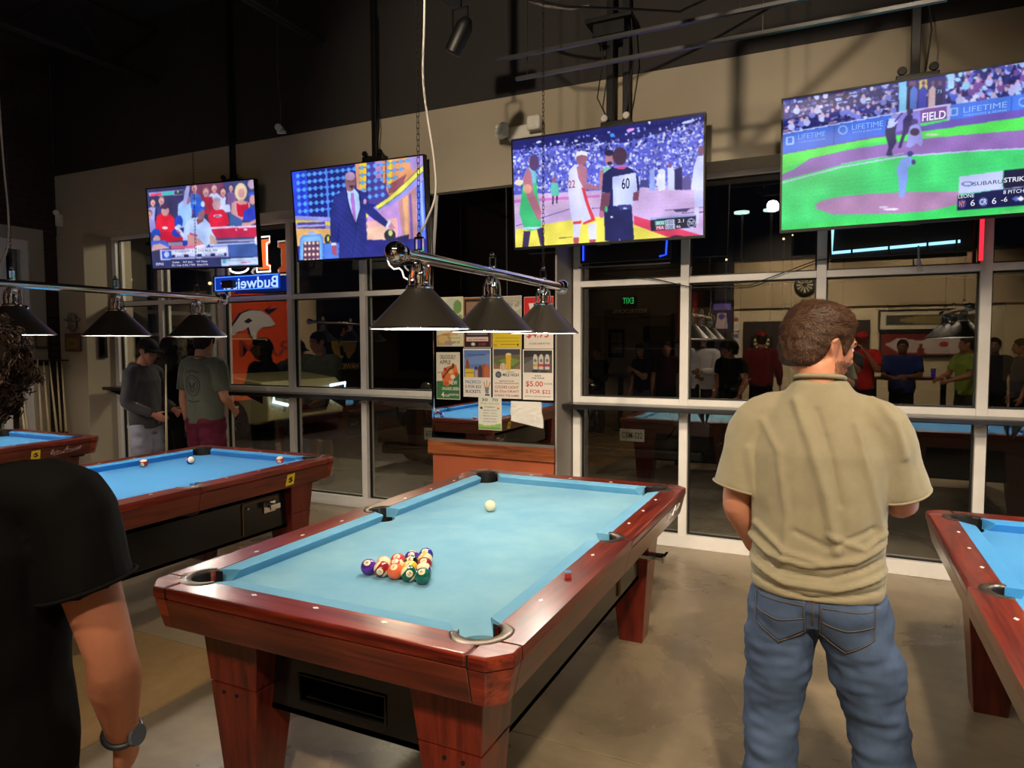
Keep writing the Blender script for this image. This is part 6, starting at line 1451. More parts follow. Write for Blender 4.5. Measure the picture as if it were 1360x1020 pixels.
car(-9.2, 7.95, PI/2, M('cream car paint', rgb(196, 186, 140), .3, coat=.8), 'cream off-road car outside with glowing headlights', True, None, 1.12, 4.9, 1.95)
car(-2.75, 8.0, .05, M('dark grey car paint', rgb(46, 44, 42), .25, coat=.8), 'dark car parked outside left of the poster column', False, 'BTD-978')
car(-.35, 8.9, .0, M('black car paint', rgb(20, 20, 22), .25, coat=.8), 'black car parked outside right of the poster column', False, 'CBM-S32')
# far buildings and lights
m_bld = M('far wall', rgb(96, 84, 66), .8)
t = thing('storefront_building', (-4, 27, -.1), 0, 'low dark shop building across the parking lot', 'building')
MB().box((-16, 0, 0), (18, 8, 5)).build('wall', m_bld, t); MB().box((-16.2, -.8, 4.0), (18.2, 0, 4.4)).build('canopy', m_black, t)
for k in range(9):
    MB().box((-14+k*3.6, -.05, .4), (-12+k*3.6, .02, 3.2)).build('window', M('lit shop window', rgb(120, 96, 50), .4, emit=.05) if k % 3 == 1 else M('dark shop window', rgb(20, 22, 26), .1), t)
for k, (x, y, z, s) in enumerate(((1.03, 11.4, 3.45, .05), (1.17, 11.5, 3.52, .035), (.13, 10.9, 3.08, .045), (-9.4, 6.4, 2.76, .09), (-8.1, 7.0, 2.69, .05), (2.0, 11.8, 3.3, .03), (-.5, 11, 3.15, .035), (4.6, 11.2, 2.9, .12), (-2.4, 9, 2.75, .03))):
    kq = 1.0 if y < 8 else 15/(y+1.63); kq = max(kq, 1.0); x, y, z, s = 1.874+(x-1.874)*kq, -1.633+(y+1.633)*kq, 1.591+(z-1.591)*kq, s*kq*.42
    if k in (3, 4): x, y, z = 1.874+(x-1.874)*1.62, -1.633+(y+1.633)*1.62, 1.591+(z-1.591)*1.62; s *= 2.2
    o = MB().ell((0, 0, 0), (s, s, s), n=12, m=8).build('outdoor_lamp', emis('warm outdoor bulb', rgb(255, 214, 150), 3.0), None, (x, y, z), smooth=True)
    MB().box((-.02, s*.5, -z-.06), (.02, s*.5+.04, -s*.5)).build('post', m_flat, o)
    tag(o, ['small warm bulb outside, nearest the baseball television', 'dim bulb just right of the brightest one outside', 'warm bulb outside above the right window post', 'bright lamp glow outside beside the first table light', 'small bulb outside under the leftmost television', 'faint bulb outside behind the pale blue neon', 'faint bulb outside under the basketball television', 'large bright glow outside at the far right', 'small bulb outside right of the second neon'][k], 'light bulb', 'string lights outside')
for k, (x, y, z) in enumerate(((.35, 11.1, 3.9), (.82, 11.3, 3.94))):
    o = MB().lathe([(.13, 0), (.13, .03)], 20).build('canopy_light', emis('cool canopy light', rgb(200, 225, 220), 2.2), None, (x, y, z)); MB().box((-.02, .1, -z-.06), (.02, .14, .03)).build('post', m_flat, o); tag(o, ['left', 'right'][k]+' cool round canopy light outside the right windows', 'light')
light('parking_light', 'POINT', (-3.6, 6.2, 3.6), 330, (1, .82, .55), size=.2)
light('parking_light', 'POINT', (3, 7.5, 5.2), 50, (1, .8, .55), size=.2)

# ---- room lights (cans in the ceiling behind the camera, plus added fill cans)
m_can = M('black light can', rgb(20, 20, 20), .5)
for k, (p, aim, pw, cone) in enumerate(DOWNLIGHTS_AND_FILL):
    t = thing('ceiling_and_fill_can', p, 0, None, 'ceiling light', 'ceiling cans over the seating')
    tag(t, ['ceiling can over the camera side of the middle aisle', 'ceiling can left of the camera aisle', 'ceiling can washing the left part of the cream rear wall', 'ceiling can washing the right part of the cream rear wall', 'dim ceiling can by the corridor', 'ceiling can over the right-hand aisle', 'added fill can over the left tables', 'added fill can washing the orange banner', 'added fill can over the standing patrons', 'added fill can over the patrons on the right', 'added fill can above the aisle left of the right-hand table', 'added fill can aimed at the poster mirror'][k])
    MB().lathe([(.07, .22), (.07, .0), (.064, .0), (.064, .20)], 24, cap=False).lathe([(.012, .22), (.012, CZ-p[2])], 8).build('can', m_can, t, smooth=True)
    MB().lathe([(.055, .10), (.001, .10)], 20, cap=False).build('lens', emis('can lens', (1, .8, .55), 6), t)
    light('can_and_fill_light', 'SPOT', (p[0], p[1], p[2]-.02), pw, WARM, aim, size=.12, spot=cone, blend=.8)
joist_x(1.1, 1.12, 6.6, 3.24, 3.74)
p, aim, pw, cone = TRUSS_SPOT
light('wall_wash', 'SPOT', p, pw, WARM, aim, size=.09, spot=cone, blend=.7)
# ================================================================== PEOPLE
def remesh(mb, voxel, sm=3, name='m'):
    me = bpy.data.meshes.new(name); me.from_pydata(mb.v, [], mb.f); me.update()
    o = bpy.data.objects.new('tmp', me); COL.objects.link(o)
    r = o.modifiers.new('r', 'REMESH'); r.mode = 'VOXEL'; r.voxel_size = voxel
    if sm:
        s = o.modifiers.new('s', 'SMOOTH'); s.factor = .5; s.iterations = sm
    dg = bpy.context.evaluated_depsgraph_get()
    out = bpy.data.meshes.new_from_object(o.evaluated_get(dg))
    bpy.data.objects.remove(o); bpy.data.meshes.remove(me)
    return out
def getv(me):
    n = len(me.vertices); a = np.empty(n*3); me.vertices.foreach_get('co', a)
    b = np.empty(n*3); me.vertex_normals.foreach_get('vector', b)
    return a.reshape(-1, 3), b.reshape(-1, 3)
def setv(me, a):
    me.vertices.foreach_set('co', a.astype(float).ravel()); me.update()
def finish(me, name, mat, parent):
    me.name = name; me.materials.clear(); me.materials.append(mat)
    me.polygons.foreach_set('use_smooth', [True]*len(me.polygons)); me.update()
    o = bpy.data.objects.new(name, me); COL.objects.link(o); o.parent = parent
    return o
def loft(mb, rings, n=28, pw=2.3):
    """rings: (x, y, z, rx, ry) horizontal superellipses, bottom to top"""
    v = []; f = []
    for x, y, z, rx, ry in rings:
        for k in range(n):
            a = 2*PI*k/n; c, s = math.cos(a), math.sin(a)
            v.append((x+rx*math.copysign(abs(c)**(2/pw), c), y+ry*math.copysign(abs(s)**(2/pw), s), z))
    m = len(rings)
    for i in range(m-1):
        for k in range(n):
            a = i*n+k; b = i*n+(k+1) % n; f.append((a, b, b+n, a+n))
    f.append(tuple(reversed(range(n)))); f.append(tuple(range((m-1)*n, m*n)))
    return mb.add(v, f)
def limb(mb, pts, rad, n=16, sub=4):
    """smooth tapered tube through joints"""
    P = [Vector(p) for p in pts]; out = []; rr = []
    for j in range(len(P)-1):
        p0, p1, p2, p3 = P[max(j-1, 0)], P[j], P[j+1], P[min(j+2, len(P)-1)]
        for q in range(sub):
            u = q/sub
            out.append(.5*((2*p1)+(p2-p0)*u+(2*p0-5*p1+4*p2-p3)*u*u+(3*p1-p0-3*p2+p3)*u**3)); rr.append(rad[j]+(rad[j+1]-rad[j])*u)
    out.append(P[-1]); rr.append(rad[-1])
    return mb.tube(out, rr, n)
def hand(mb, w_, d, nrm, side, curl=.5, s=1.0):
    d = Vector(d).normalized(); nrm = Vector(nrm); nrm = (nrm-d*nrm.dot(d)).normalized(); t = d.cross(nrm)*side
    w_ = Vector(w_)
    R = Matrix((t, d, nrm)).transposed()
    mb.ell(w_+d*.045*s, (.038*s, .050*s, .015*s), R); mb.ell(w_+d*.065*s+t*.004, (.041*s, .030*s, .014*s), R); mb.ell(w_+d*.02*s, (.028*s, .03*s, .018*s), R)
    for k, (off, L_) in enumerate(((.030, .068), (.010, .076), (-.011, .070), (-.030, .054))):
        p = w_+d*(.078-.004*abs(k-1))*s+t*off*s; a = curl*.5; pts = [p-d*.02*s, p]
        for seg in (.45, .32, .26):
            dd = d*math.cos(a)+nrm*math.sin(a)+t*off*.6
            p = p+dd.normalized()*L_*seg*s; pts.append(p); a += curl
        mb.tube(pts, [.0095*s, .0095*s, .009*s, .0082*s, .0065*s], 10)
    p = w_+d*.018*s+t*.024*s; a = d*.62+t*.66+nrm*.25
    p1 = p+a.normalized()*.038*s; p2 = p1+(a+d*.35+nrm*curl*.4-t*.2).normalized()*.032*s; p3 = p2+(a+d*.7+nrm*curl*.6-t*.45).normalized()*.024*s
    mb.tube([p, p1, p2, p3], [.014*s, .0115*s, .010*s, .0075*s], 10)
HAIR_Y = [-.13, -.06, -.03, -.012, .002, .02, .035, .06, .09, .13]
HAIR_Z = [-.085, -.078, -.05, .01, .028, .012, -.02, .045, .068, .075]
def person(label, loc, heading, H=1.75, joints=None, head=(0, 0, 0), skin=(196, 138, 108), shirt=None, sleeve='short', shirt_rings=None, sleeve_r=None,
           pants=None, pants_len='long', hair='short', hair_col=(60, 42, 30), top=0.0, hair_dz=0.0, cap=None, beard=None, voxel=.012, shoes=(40, 38, 40), folds=None, tuck=0.0,
           group=None, build=1.0, curl=(.4, .4), palm=((0, 0, 0), (0, 0, 0)), eyes=True, leg_r=1.0, jeans_post=None, shirt_post=None, sleeve_end=.62, hood=False):
    s = H/1.75
    J = dict(pel=(0, 0, .93), waist=(0, 0, 1.08), chest=(0, -.01, 1.28), neck=(0, -.015, 1.47), hd=(0, .015, 1.625),
             shR=(.178*build, -.01, 1.405), elR=(.235*build, -.03, 1.12), wrR=(.25*build, .05, .88), shL=(-.178*build, -.01, 1.405), elL=(-.235*build, -.03, 1.12), wrL=(-.25*build, .05, .88),
             hiR=(.09, 0, .90), knR=(.10, .015, .50), anR=(.105, -.02, .085), hiL=(-.09, 0, .90), knL=(-.10, .015, .50), anL=(-.105, -.02, .085),
             toR=None, toL=None)
    J.update(joints or {})
    for k in ('R', 'L'):
        if J['to'+k] is None: a = Vector(J['an'+k]); J['to'+k] = (a.x*1.08, a.y+.17, a.z-.045)
    J = {k: Vector(v) for k, v in J.items()}
    hz, hp, hr = head
    RH = Matrix.Rotation(hz, 3, 'Z')@Matrix.Rotation(hp, 3, 'X')@Matrix.Rotation(hr, 3, 'Y')
    hc = J['hd']
    def hpnt(x, y, z): return hc+RH@Vector((x, y, z))
    def head_parts(mb, ears=True):
        mb.ell(hpnt(0, -.012, .026), (.076, .097, .092), RH); mb.ell(hpnt(0, .012, .0), (.070, .082, .095), RH); mb.ell(hpnt(0, -.045, -.005), (.066, .06, .075), RH)
        mb.ell(hpnt(0, .028, -.062), (.055, .058, .052), RH); mb.ell(hpnt(0, .062, -.092), (.026, .022, .020), RH); mb.ell(hpnt(0, .050, -.02), (.060, .042, .05), RH)
        for q in (-1, 1):
            mb.ell(hpnt(q*.040, .064, -.012), (.020, .020, .018), RH)
            mb.tube([hpnt(q*.046, .028, -.085), hpnt(q*.058, -.01, -.050)], [.020, .018], 10)
        if ears:
            mb.tube([hpnt(-.045, .086, .026), hpnt(0, .092, .024), hpnt(.045, .086, .026)], [.009, .011, .009], 10)
            mb.tube([hpnt(0, .088, .014), hpnt(0, .104, -.014), hpnt(0, .112, -.026), hpnt(0, .098, -.036)], [.007, .009, .013, .008], 10)
            for q in (-1, 1): mb.ell(hpnt(q*.012, .101, -.029), (.009, .010, .007), RH)
            mb.tube([hpnt(-.024, .086, -.052), hpnt(0, .096, -.050), hpnt(.024, .086, -.052)], [.004, .0065, .004], 8); mb.tube([hpnt(-.020, .085, -.061), hpnt(0, .094, -.062), hpnt(.020, .085, -.061)], [.004, .007, .004], 8)
            for q in (-1, 1):
                E_ = RH@Matrix.Rotation(q*.35, 3, 'Z')
                mb.ell(hpnt(q*.079, -.008, -.002), (.007, .017, .030), E_); mb.ell(hpnt(q*.083, -.016, .008), (.006, .013, .020), E_); mb.ell(hpnt(q*.076, -.002, -.026), (.007, .009, .011), E_)
                mb.tube([hpnt(q*.080, .004, .018), hpnt(q*.090, -.010, .028), hpnt(q*.094, -.024, .014), hpnt(q*.088, -.022, -.010), hpnt(q*.079, -.006, -.030)], [.0035, .0045, .0045, .004, .003], 8)
        mb.tube([hpnt(0, -.025, -.05), J['neck'].lerp(hc, .35)+Vector((0, -.012, 0)), J['neck']+Vector((0, -.012, -.03))], [.056, .057*build**.5, .060], 20)
    # skin: one continuous surface
    mb = MB(); head_parts(mb)
    w1 = build
    u_ = .90 if shirt else 1.0
    loft(mb, [(x_, y_, z_, rx_*u_, ry_*u_*.94) for x_, y_, z_, rx_, ry_ in [(J['pel'].x, J['pel'].y, .86, .145*w1, .10), (J['pel'].x, J['pel'].y, .95, .158*w1, .105), (J['waist'].x, J['waist'].y, 1.08, .142*w1, .10), (J['chest'].x, J['chest'].y, 1.22, .155*w1, .105),
              (J['chest'].x, J['chest'].y, 1.34, .165*w1, .108), (J['neck'].x, J['neck'].y, 1.42, .135*w1, .085), (J['neck'].x, J['neck'].y, 1.455, .075, .06)]])
    for k in ('R', 'L'):
        sh, el, wr = J['sh'+k], J['el'+k], J['wr'+k]
        mb.ell(sh, (.050, .050, .050))
        limb(mb, [J['neck'].lerp(sh, .55)+Vector((0, 0, -.01)), sh, sh.lerp(el, .5)+Vector((0, .004, 0)), el, el.lerp(wr, .3), el.lerp(wr, .7), wr], [.044, .050, .048*w1, .041, .0455*w1**.5, .034, .0265])
        i = 0 if k == 'R' else 1
        d = (wr-el).normalized(); nn = Vector(palm[i]) if any(palm[i]) else Vector((-1 if k == 'R' else 1, .15, 0))
        # thumb forward for a hanging hand
        t0 = d.cross((nn-d*nn.dot(d)).normalized()); sd = 1 if t0.y > 0 else -1
        hand(mb, wr, d, nn, sd, curl[i])
        hi, kn, an, to = J['hi'+k], J['kn'+k], J['an'+k], J['to'+k]
        lr_ = leg_r*(.86 if pants else 1.0); limb(mb, [hi, hi.lerp(kn, .5)+Vector((0, .008, 0)), kn, kn.lerp(an, .3)+Vector((0, -.018, 0)), kn.lerp(an, .75), an], [.092*lr_, .076*lr_, .052, .054, .040, .036])
        limb(mb, [an+Vector((0, -.035, -.035)), an+Vector((0, .03, -.04)), to], [.036, .038, .028])
    me = remesh(mb, voxel, 3, 'person')
    body = finish(me, 'person', M('skin %d %d %d' % skin, rgb(*skin), .5, noise_amt=.07, noise_scale=25, spec=.4), None)
    body.location = loc; body.rotation_euler = (0, 0, heading); body.scale = (s, s, s)
    tag(body, label, 'person', group)
    # hair: a shell grown out of the head surface
    def shell(name, th, mat, maskf, vox=.006, rough_amp=.0, freq=(60, 60, 25), lump=0.0):
        hb = MB(); head_parts(hb, False); hm = remesh(hb, vox, 3)
        v, n = getv(hm)
        L_ = (v-np.array(hc))@np.array(RH)          # head-local
        m = maskf(L_)
        t_ = np.where(m > 0, th*np.clip(m/.022, 0, 1)**.6, -.006)
        if top and name == 'hair': t_ = t_+top*np.clip((L_[:, 2]-.035)/.06, 0, 1)*(.55+.45*np.clip(L_[:, 1]/.06, 0, 1))
        if rough_amp or lump:
            add = np.array([noise.noise(Vector((p[0]*freq[0], p[1]*freq[1], p[2]*freq[2])))*rough_amp+(noise.noise(Vector(p*26))+.35)*lump for p in L_])
            t_ = np.where(m > .004, t_+add, t_)
        v2 = v+n*t_[:, None]; setv(hm, v2)
        bm = bmesh.new(); bm.from_mesh(hm); bm.verts.ensure_lookup_table()
        dead = [x for x in bm.verts if m[x.index] < -.012]
        bmesh.ops.delete(bm, geom=dead, context='VERTS'); bm.to_mesh(hm); bm.free()
        return finish(hm, name, mat, body)
    def strands(ho, count, kind_, colr):
        me_ = ho.data; v, n = getv(me_); L_ = (v-np.array(hc))@np.array(RH); r = np.random.RandomState(5)
        m = L_[:, 2]-np.interp(L_[:, 1], HAIR_Y, HAIR_Z)-hair_dz*(L_[:, 1] < -.02)
        idx = np.where(m > (.004 if kind_ == 'short' else 0))[0]; pick = idx[r.randint(len(idx), size=count)]
        R3_ = np.array(RH); V = []; F = []
        for i in pick:
            p = v[i]; nn = n[i]; l = L_[i]; o_ = len(V)
            if kind_ == 'short':
                topw = min(max((l[2]-.03)/.05, 0), 1)
                fl_ = R3_@(np.array([.25, -.1, -1.0])*(1-topw)+np.array([.35, .9, .35])*topw)+r.randn(3)*.28
                fl_ = fl_-nn*fl_.dot(nn); fl_ /= np.linalg.norm(fl_)+1e-6
                ln = .013+.016*topw*r.rand(); d1 = fl_*.85+nn*.25; d2 = fl_*.95+nn*(.05-.1*(1-topw))
                w3 = np.cross(nn, fl_)*.0009; q = p-nn*.002+r.randn(3)*.0015
                pts = [q, q+d1*ln*.5, q+d1*ln*.5+d2*ln*.5]
                V += [pts[0]-w3, pts[0]+w3, pts[1]-w3*.8, pts[1]+w3*.8, pts[2]]
                F += [(o_, o_+1, o_+3, o_+2), (o_+2, o_+3, o_+4)]
            else:
                a_ = np.cross(nn, r.randn(3)); a_ /= np.linalg.norm(a_); b2 = np.cross(nn, a_); R0 = .006+.005*r.rand(); w3 = nn*.0011; K = 7
                for k in range(K):
                    an = k*.95+r.rand()*.2; q = p+nn*(.001+.0022*k)+(a_*math.cos(an)+b2*math.sin(an))*R0
                    V += [q-w3, q+w3]
                F += [(o_+2*k, o_+2*k+1, o_+2*k+3, o_+2*k+2) for k in range(K-1)]
        so_ = MB().add([tuple(x) for x in V], F).build('hair_strands', M('strands %d' % sum(colr), rgb(*[min(255, int(c*1.25)) for c in colr]), .55, noise_amt=.5, noise_scale=60, spec=.4), ho)
        so_['kind'] = 'stuff'
    hm_ = lambda L_: L_[:, 2]-np.interp(L_[:, 1], HAIR_Y, HAIR_Z)-hair_dz*(L_[:, 1] < -.02)
    hc_ = rgb(*hair_col)
    if hair == 'short':
        shell('hair', .015, M('hair %d' % (hash(hair_col) % 9999), hc_, .62, noise_amt=.55, noise_scale=70, stretch=(1, .25, 1), bump=.6, bump_scale=160, spec=.3), hm_, .005 if voxel < .01 else .01, .004, (70, 16, 60))
        if voxel < .008: strands(body.children[-1], 9000, 'short', hair_col)
    elif hair == 'curly':
        shell('hair', .032, M('curly hair', hc_, .8, noise_amt=.6, noise_scale=90, bump=.8, bump_scale=120, spec=.2), lambda L_: hm_(L_)+.012, .006, .012, (90, 90, 90), .020)
        strands(body.children[-1], 1500, 'curl', hair_col)
    elif hair == 'long':
        o = shell('hair', .032, M('long dark hair', hc_, .7, noise_amt=.5, noise_scale=60, bump=.6, bump_scale=120, spec=.3), lambda L_: np.where(L_[:, 1] < .03, L_[:, 2]+.12, L_[:, 2]-.05), .009, .008, (60, 60, 30), .014)
        lb = MB()
        for a in range(7):
            an = PI+a*PI/6; p = hpnt(.075*math.cos(an), -.015+.07*math.sin(an), -.04)
            limb(lb, [p+Vector((0, 0, .08)), p+Vector((.0, -.01, -.03)), p+Vector((.01*math.cos(an), -.03, -.13)), p+Vector((.0, -.035, -.22))], [.030, .034, .032, .016])
        finish(remesh(lb, .011, 2), 'long_locks', MATS['long dark hair'], o)
    elif hair == 'fuzz':
        shell('hair', .006, M('cropped hair', hc_, .8, noise_amt=.3, noise_scale=90, spec=.2), hm_, .009)
    if beard:
        def bmask(L_):
            z = np.minimum(-.030-L_[:, 2], L_[:, 1]-.000); lips = np.hypot(L_[:, 0]/.024, (L_[:, 2]+.056)/.013)
            z = np.where((lips < 1) & (L_[:, 1] > .06), -.02, z)
            return np.minimum(z, L_[:, 2]+.115)
        shell('beard', .0015, M('beard', rgb(*beard), .8, noise_amt=.5, noise_scale=110, bump=.5, bump_scale=150, spec=.2), bmask, .006, .001, (80, 80, 80))
    if eyes:
        for q in (-1, 1):
            e = MB().ell(hpnt(q*.031, .0785, .005), (.0125, .0115, .009), RH, 14, 10).build('eye', M('eye white', rgb(225, 220, 212), .25), body, smooth=True)
            MB().ell(hpnt(q*.031, .0888, .005), (.0055, .0025, .0055), RH, 12, 8).build('iris', M('dark iris', rgb(46, 32, 24), .2), e, smooth=True)
            MB().tube([hpnt(q*.018, .094, .024), hpnt(q*.032, .093, .030), hpnt(q*.050, .080, .024)], [.003, .0045, .0025], 8).build('eyebrow', M('brow hair', hc_, .8), body, smooth=True)
        MB().tube([hpnt(-.022, .0905, -.0565), hpnt(0, .1010, -.0560), hpnt(.022, .0905, -.0565)], [.0022, .0030, .0022], 8).build('mouth', M('lips', rgb(150, 84, 74), .5), body, smooth=True)
    if cap:
        mc = M('cap %d %d %d' % cap[:3], rgb(*cap[:3]), .8)
        c_ = shell('cap', .020, mc, lambda L_: L_[:, 2]-.038-.05*np.clip(-L_[:, 1]*2-.1, -.2, .1), .008)
        bk = -1 if len(cap) > 3 and cap[3] == 'back' else 1
        b = MB(); vv = []; ff = []
        for i in range(9):
            a = -1.05+2.1*i/8
            for r, z in ((.085, .048), (.165*(1-.13*abs(a)), .030)): vv.append(hpnt(r*math.sin(a)*.95, bk*(r*math.cos(a)), z-.02*abs(a)*(r > .1)))
        for i in range(8): ff.append((2*i, 2*i+1, 2*i+3, 2*i+2))
        o = b.add(vv, ff).build('cap_brim', mc, c_, smooth=True); sm = o.modifiers.new('t', 'SOLIDIFY'); sm.thickness = .004
    # shirt
    if shirt:
        sb = MB(); y0 = J['chest'].y
        R_ = shirt_rings or [(.86, .168*w1, .125), (.95, .172*w1, .125), (1.08, .165*w1, .122), (1.22, .176*w1, .125), (1.33, .182*w1, .122), (1.40, .158*w1, .100), (1.445, .105*w1, .080), (1.472, .070, .066)]
        lean = lambda z: J['pel'].lerp(J['neck'], min(max((z-.93)/.54, 0), 1))
        loft(sb, [(lean(z).x, lean(z).y, z, rx, ry) for z, rx, ry in R_])
        for k in ('R', 'L'):
            sh, el, wr = J['sh'+k], J['el'+k], J['wr'+k]
            sr = sleeve_r or [.070, .072, .070, .066]
            ins = J['neck'].lerp(sh, .5)+Vector((0, 0, -.025))
            if sleeve == 'short':
                limb(sb, [ins, sh+Vector((0, 0, .002)), sh.lerp(el, .5), sh.lerp(el, sleeve_end+.12)], [r*w1**.5 for r in sr])
            else:
                limb(sb, [ins, sh+Vector((0, 0, .002)), sh.lerp(el, .5), el, el.lerp(wr, .5), el.lerp(wr, .93)], [.068, .072, .066, .060, .054, .043])
        if hood:
            limb(sb, [J['neck']+Vector((-.08, .03, -.01)), J['neck']+Vector((-.07, -.06, .0)), J['neck']+Vector((0, -.095, -.02)), J['neck']+Vector((.07, -.06, .0)), J['neck']+Vector((.08, .03, -.01))], [.03, .045, .055, .045, .03])
        sv = min(voxel, .012) if voxel < .01 else .012
        sm_ = remesh(sb, sv, 4)
        v, n = getv(sm_)
        if shirt_post: d = shirt_post(v, n)
        else: d = np.array([noise.noise(Vector((p[0]*9, p[1]*9, p[2]*4)))*.010+noise.noise(Vector((p[0]*20+5, p[1]*20, p[2]*12)))*.004 for p in v])
        setv(sm_, v+n*d[:, None])
        so = finish(sm_, 'shirt', M('shirt %d %d %d' % shirt, rgb(*shirt), .85, noise_amt=.05, noise_scale=30, bump=.15, bump_scale=400, sheen=.15 if sum(shirt) > 120 else 0, spec=.25 if sum(shirt) > 120 else .1), body)
        nb = MB(); c = J['neck']+Vector((0, -.012, .004))
        rn = .0655; nb.tube([c+Vector((rn*math.cos(a*PI/12), rn*.95*math.sin(a*PI/12)+.004, .006-.010*math.sin(a*PI/12))) for a in range(25)], .007, 8, cap=False)
        nb.build('collar', MATS['shirt %d %d %d' % shirt], so, smooth=True)
        if sleeve == 'short':
            for k in ('R', 'L'):
                sh, el = J['sh'+k], J['el'+k]; p = sh.lerp(el, sleeve_end+.10); d = (el-sh).normalized()
                u = d.orthogonal().normalized(); w_ = d.cross(u); r = (sleeve_r or [0, 0, 0, .066])[3]*w1**.5+.0005
                MB().tube([p+(u*math.cos(a*PI/12)+w_*math.sin(a*PI/12))*r for a in range(25)], .0035, 6, cap=False).build('sleeve_hem', MATS['shirt %d %d %d' % shirt], so, smooth=True)
    # trousers
    if pants:
        pb = MB()
        loft(pb, [(J['pel'].x, J['pel'].y, .80, .10*w1, .09), (J['pel'].x, J['pel'].y, .87, .150*w1, .122), (J['pel'].x, J['pel'].y, .94, .148*w1, .120), (J['pel'].x, J['pel'].y, 1.0, .146*w1, .112)])
        for k in ('R', 'L'):
            hi, kn, an = J['hi'+k], J['kn'+k], J['an'+k]; q = 1 if k == 'R' else -1
            if pants_len == 'long': limb(pb, [hi+Vector((0, 0, .0)), hi.lerp(kn, .5)+Vector((0, .004, 0)), kn, kn.lerp(an, .5)+Vector((0, -.008, 0)), an+Vector((0, 0, -.02))], [.090*leg_r, .091*leg_r, .074*leg_r, .070*leg_r, .064*leg_r], 20)
            else: limb(pb, [hi, hi.lerp(kn, .5)+Vector((0, .004, 0)), kn.lerp(hi, .02)], [.106*leg_r, .098*leg_r, .090*leg_r], 20)
            pb.ell((hi.x*.85, hi.y-.05, hi.z-.03), (.080*w1, .075, .095))
        pm = remesh(pb, min(voxel, .010), 4)
        v, n = getv(pm)
        d = np.array([(noise.noise(Vector((p[0]*7, p[1]*7, p[2]*13)))*.014+noise.noise(Vector((p[0]*14+3, p[1]*14, p[2]*34)))*.008*(1 if p[2] < .75 else .5)) for p in v]) if voxel < .01 else np.zeros(len(v))
        setv(pm, v+n*d[:, None])
        pname = 'trousers' if pants_len == 'long' else 'shorts'
        po = finish(pm, pname, M('trousers %d %d %d' % pants, rgb(*pants), .85, noise_amt=.28 if jeans_post else .08, noise_scale=7 if jeans_post else 20, bump=.25, bump_scale=500, spec=.2), body)
        if jeans_post: jeans_post(po, pm)
    for k in ('R', 'L'):
        an, to = J['an'+k], J['to'+k]; mb = MB()
        dv = (to-an); dv.z = 0; dv.normalize()
        g = an.z-.085
        limb(mb, [an+Vector((0, 0, .0))-dv*.02, an-dv*.03+Vector((0, 0, -.035)), an+dv*.06+Vector((0, 0, -.038)), to+dv*.03+Vector((0, 0, .0))], [.044, .047, .048, .036])
        m_ = remesh(mb, .010, 3); v, n = getv(m_); v[:, 2] = np.maximum(v[:, 2], g+.002); setv(m_, v)
        finish(m_, 'shoe', M('shoe %d %d %d' % shoes, rgb(*shoes), .6), body)
    return body, J

# ---- the man in the olive tee
def px2(px_, py_): return ((px_-1083)*.00216/.98, (1.59-(py_-461)*.00216)/.98)
RID = [([(1058, 535), (1078, 590), (1096, 650), (1110, 720)], .016, .010), ([(1082, 545), (1100, 600), (1112, 660)], .010, -.006), ([(1128, 560), (1146, 630), (1160, 700)], .014, .008), ([(1040, 610), (1050, 680), (1048, 740)], .014, .006),
       ([(1140, 520), (1172, 560), (1182, 600)], .012, .007), ([(1000, 600), (1008, 660), (1004, 720)], .014, .006), ([(1015, 560), (1040, 600)], .012, .005),
       ([(992, 712), (1030, 735), (1080, 742), (1130, 730), (1172, 705)], .010, .012), ([(996, 728), (1040, 752), (1100, 756), (1172, 728)], .007, -.010), ([(994, 748), (1050, 768), (1110, 768), (1172, 748)], .009, .011),
       ([(1010, 700), (1050, 728), (1090, 735)], .009, .009), ([(1100, 700), (1140, 716), (1170, 690)], .009, .008), ([(1060, 700), (1100, 716), (1150, 690)], .008, -.006), ([(1000, 768), (1080, 784), (1168, 768)], .007, -.008)]
def shirtA(v, n):
    back = np.clip(-n[:, 1]*1.4+.15, 0, 1)
    d = np.zeros(len(v))
    for pts, w_, amp in RID:
        q = [px2(*p) for p in pts]; best = np.full(len(v), 9.0)
        for (x0, z0), (x1, z1) in zip(q[:-1], q[1:]):
            dx, dz = x1-x0, z1-z0; L2 = dx*dx+dz*dz
            t_ = np.clip(((v[:, 0]-x0)*dx+(v[:, 2]-z0)*dz)/L2, 0, 1)
            best = np.minimum(best, np.hypot(v[:, 0]-x0-t_*dx, v[:, 2]-z0-t_*dz))
        d += amp*1.35*np.exp(-(best/(w_*.8))**2)*back
    d += np.array([noise.noise(Vector((p[0]*10, p[1]*10, p[2]*4)))*.007+noise.noise(Vector((p[0]*24, p[1]*24, p[2]*16)))*.003 for p in v])
    return d
def drape(tree, org, axis, pts, r, name, mat, parent, off=.002, n=6):
    out = []
    for i in range(len(pts)-1):
        for q in range(6):
            u = q/6; out.append((pts[i][0]+(pts[i+1][0]-pts[i][0])*u, pts[i][1]+(pts[i+1][1]-pts[i][1])*u))
    out.append(pts[-1]); P = []
    for x, z in out:
        h = tree.ray_cast(Vector((x, org, z)), Vector((0, 1, 0)))
        if h[0]: P.append(h[0]+h[1]*off)
    if len(P) > 2: return MB().tube(P, r, n).build(name, mat, parent, smooth=True)
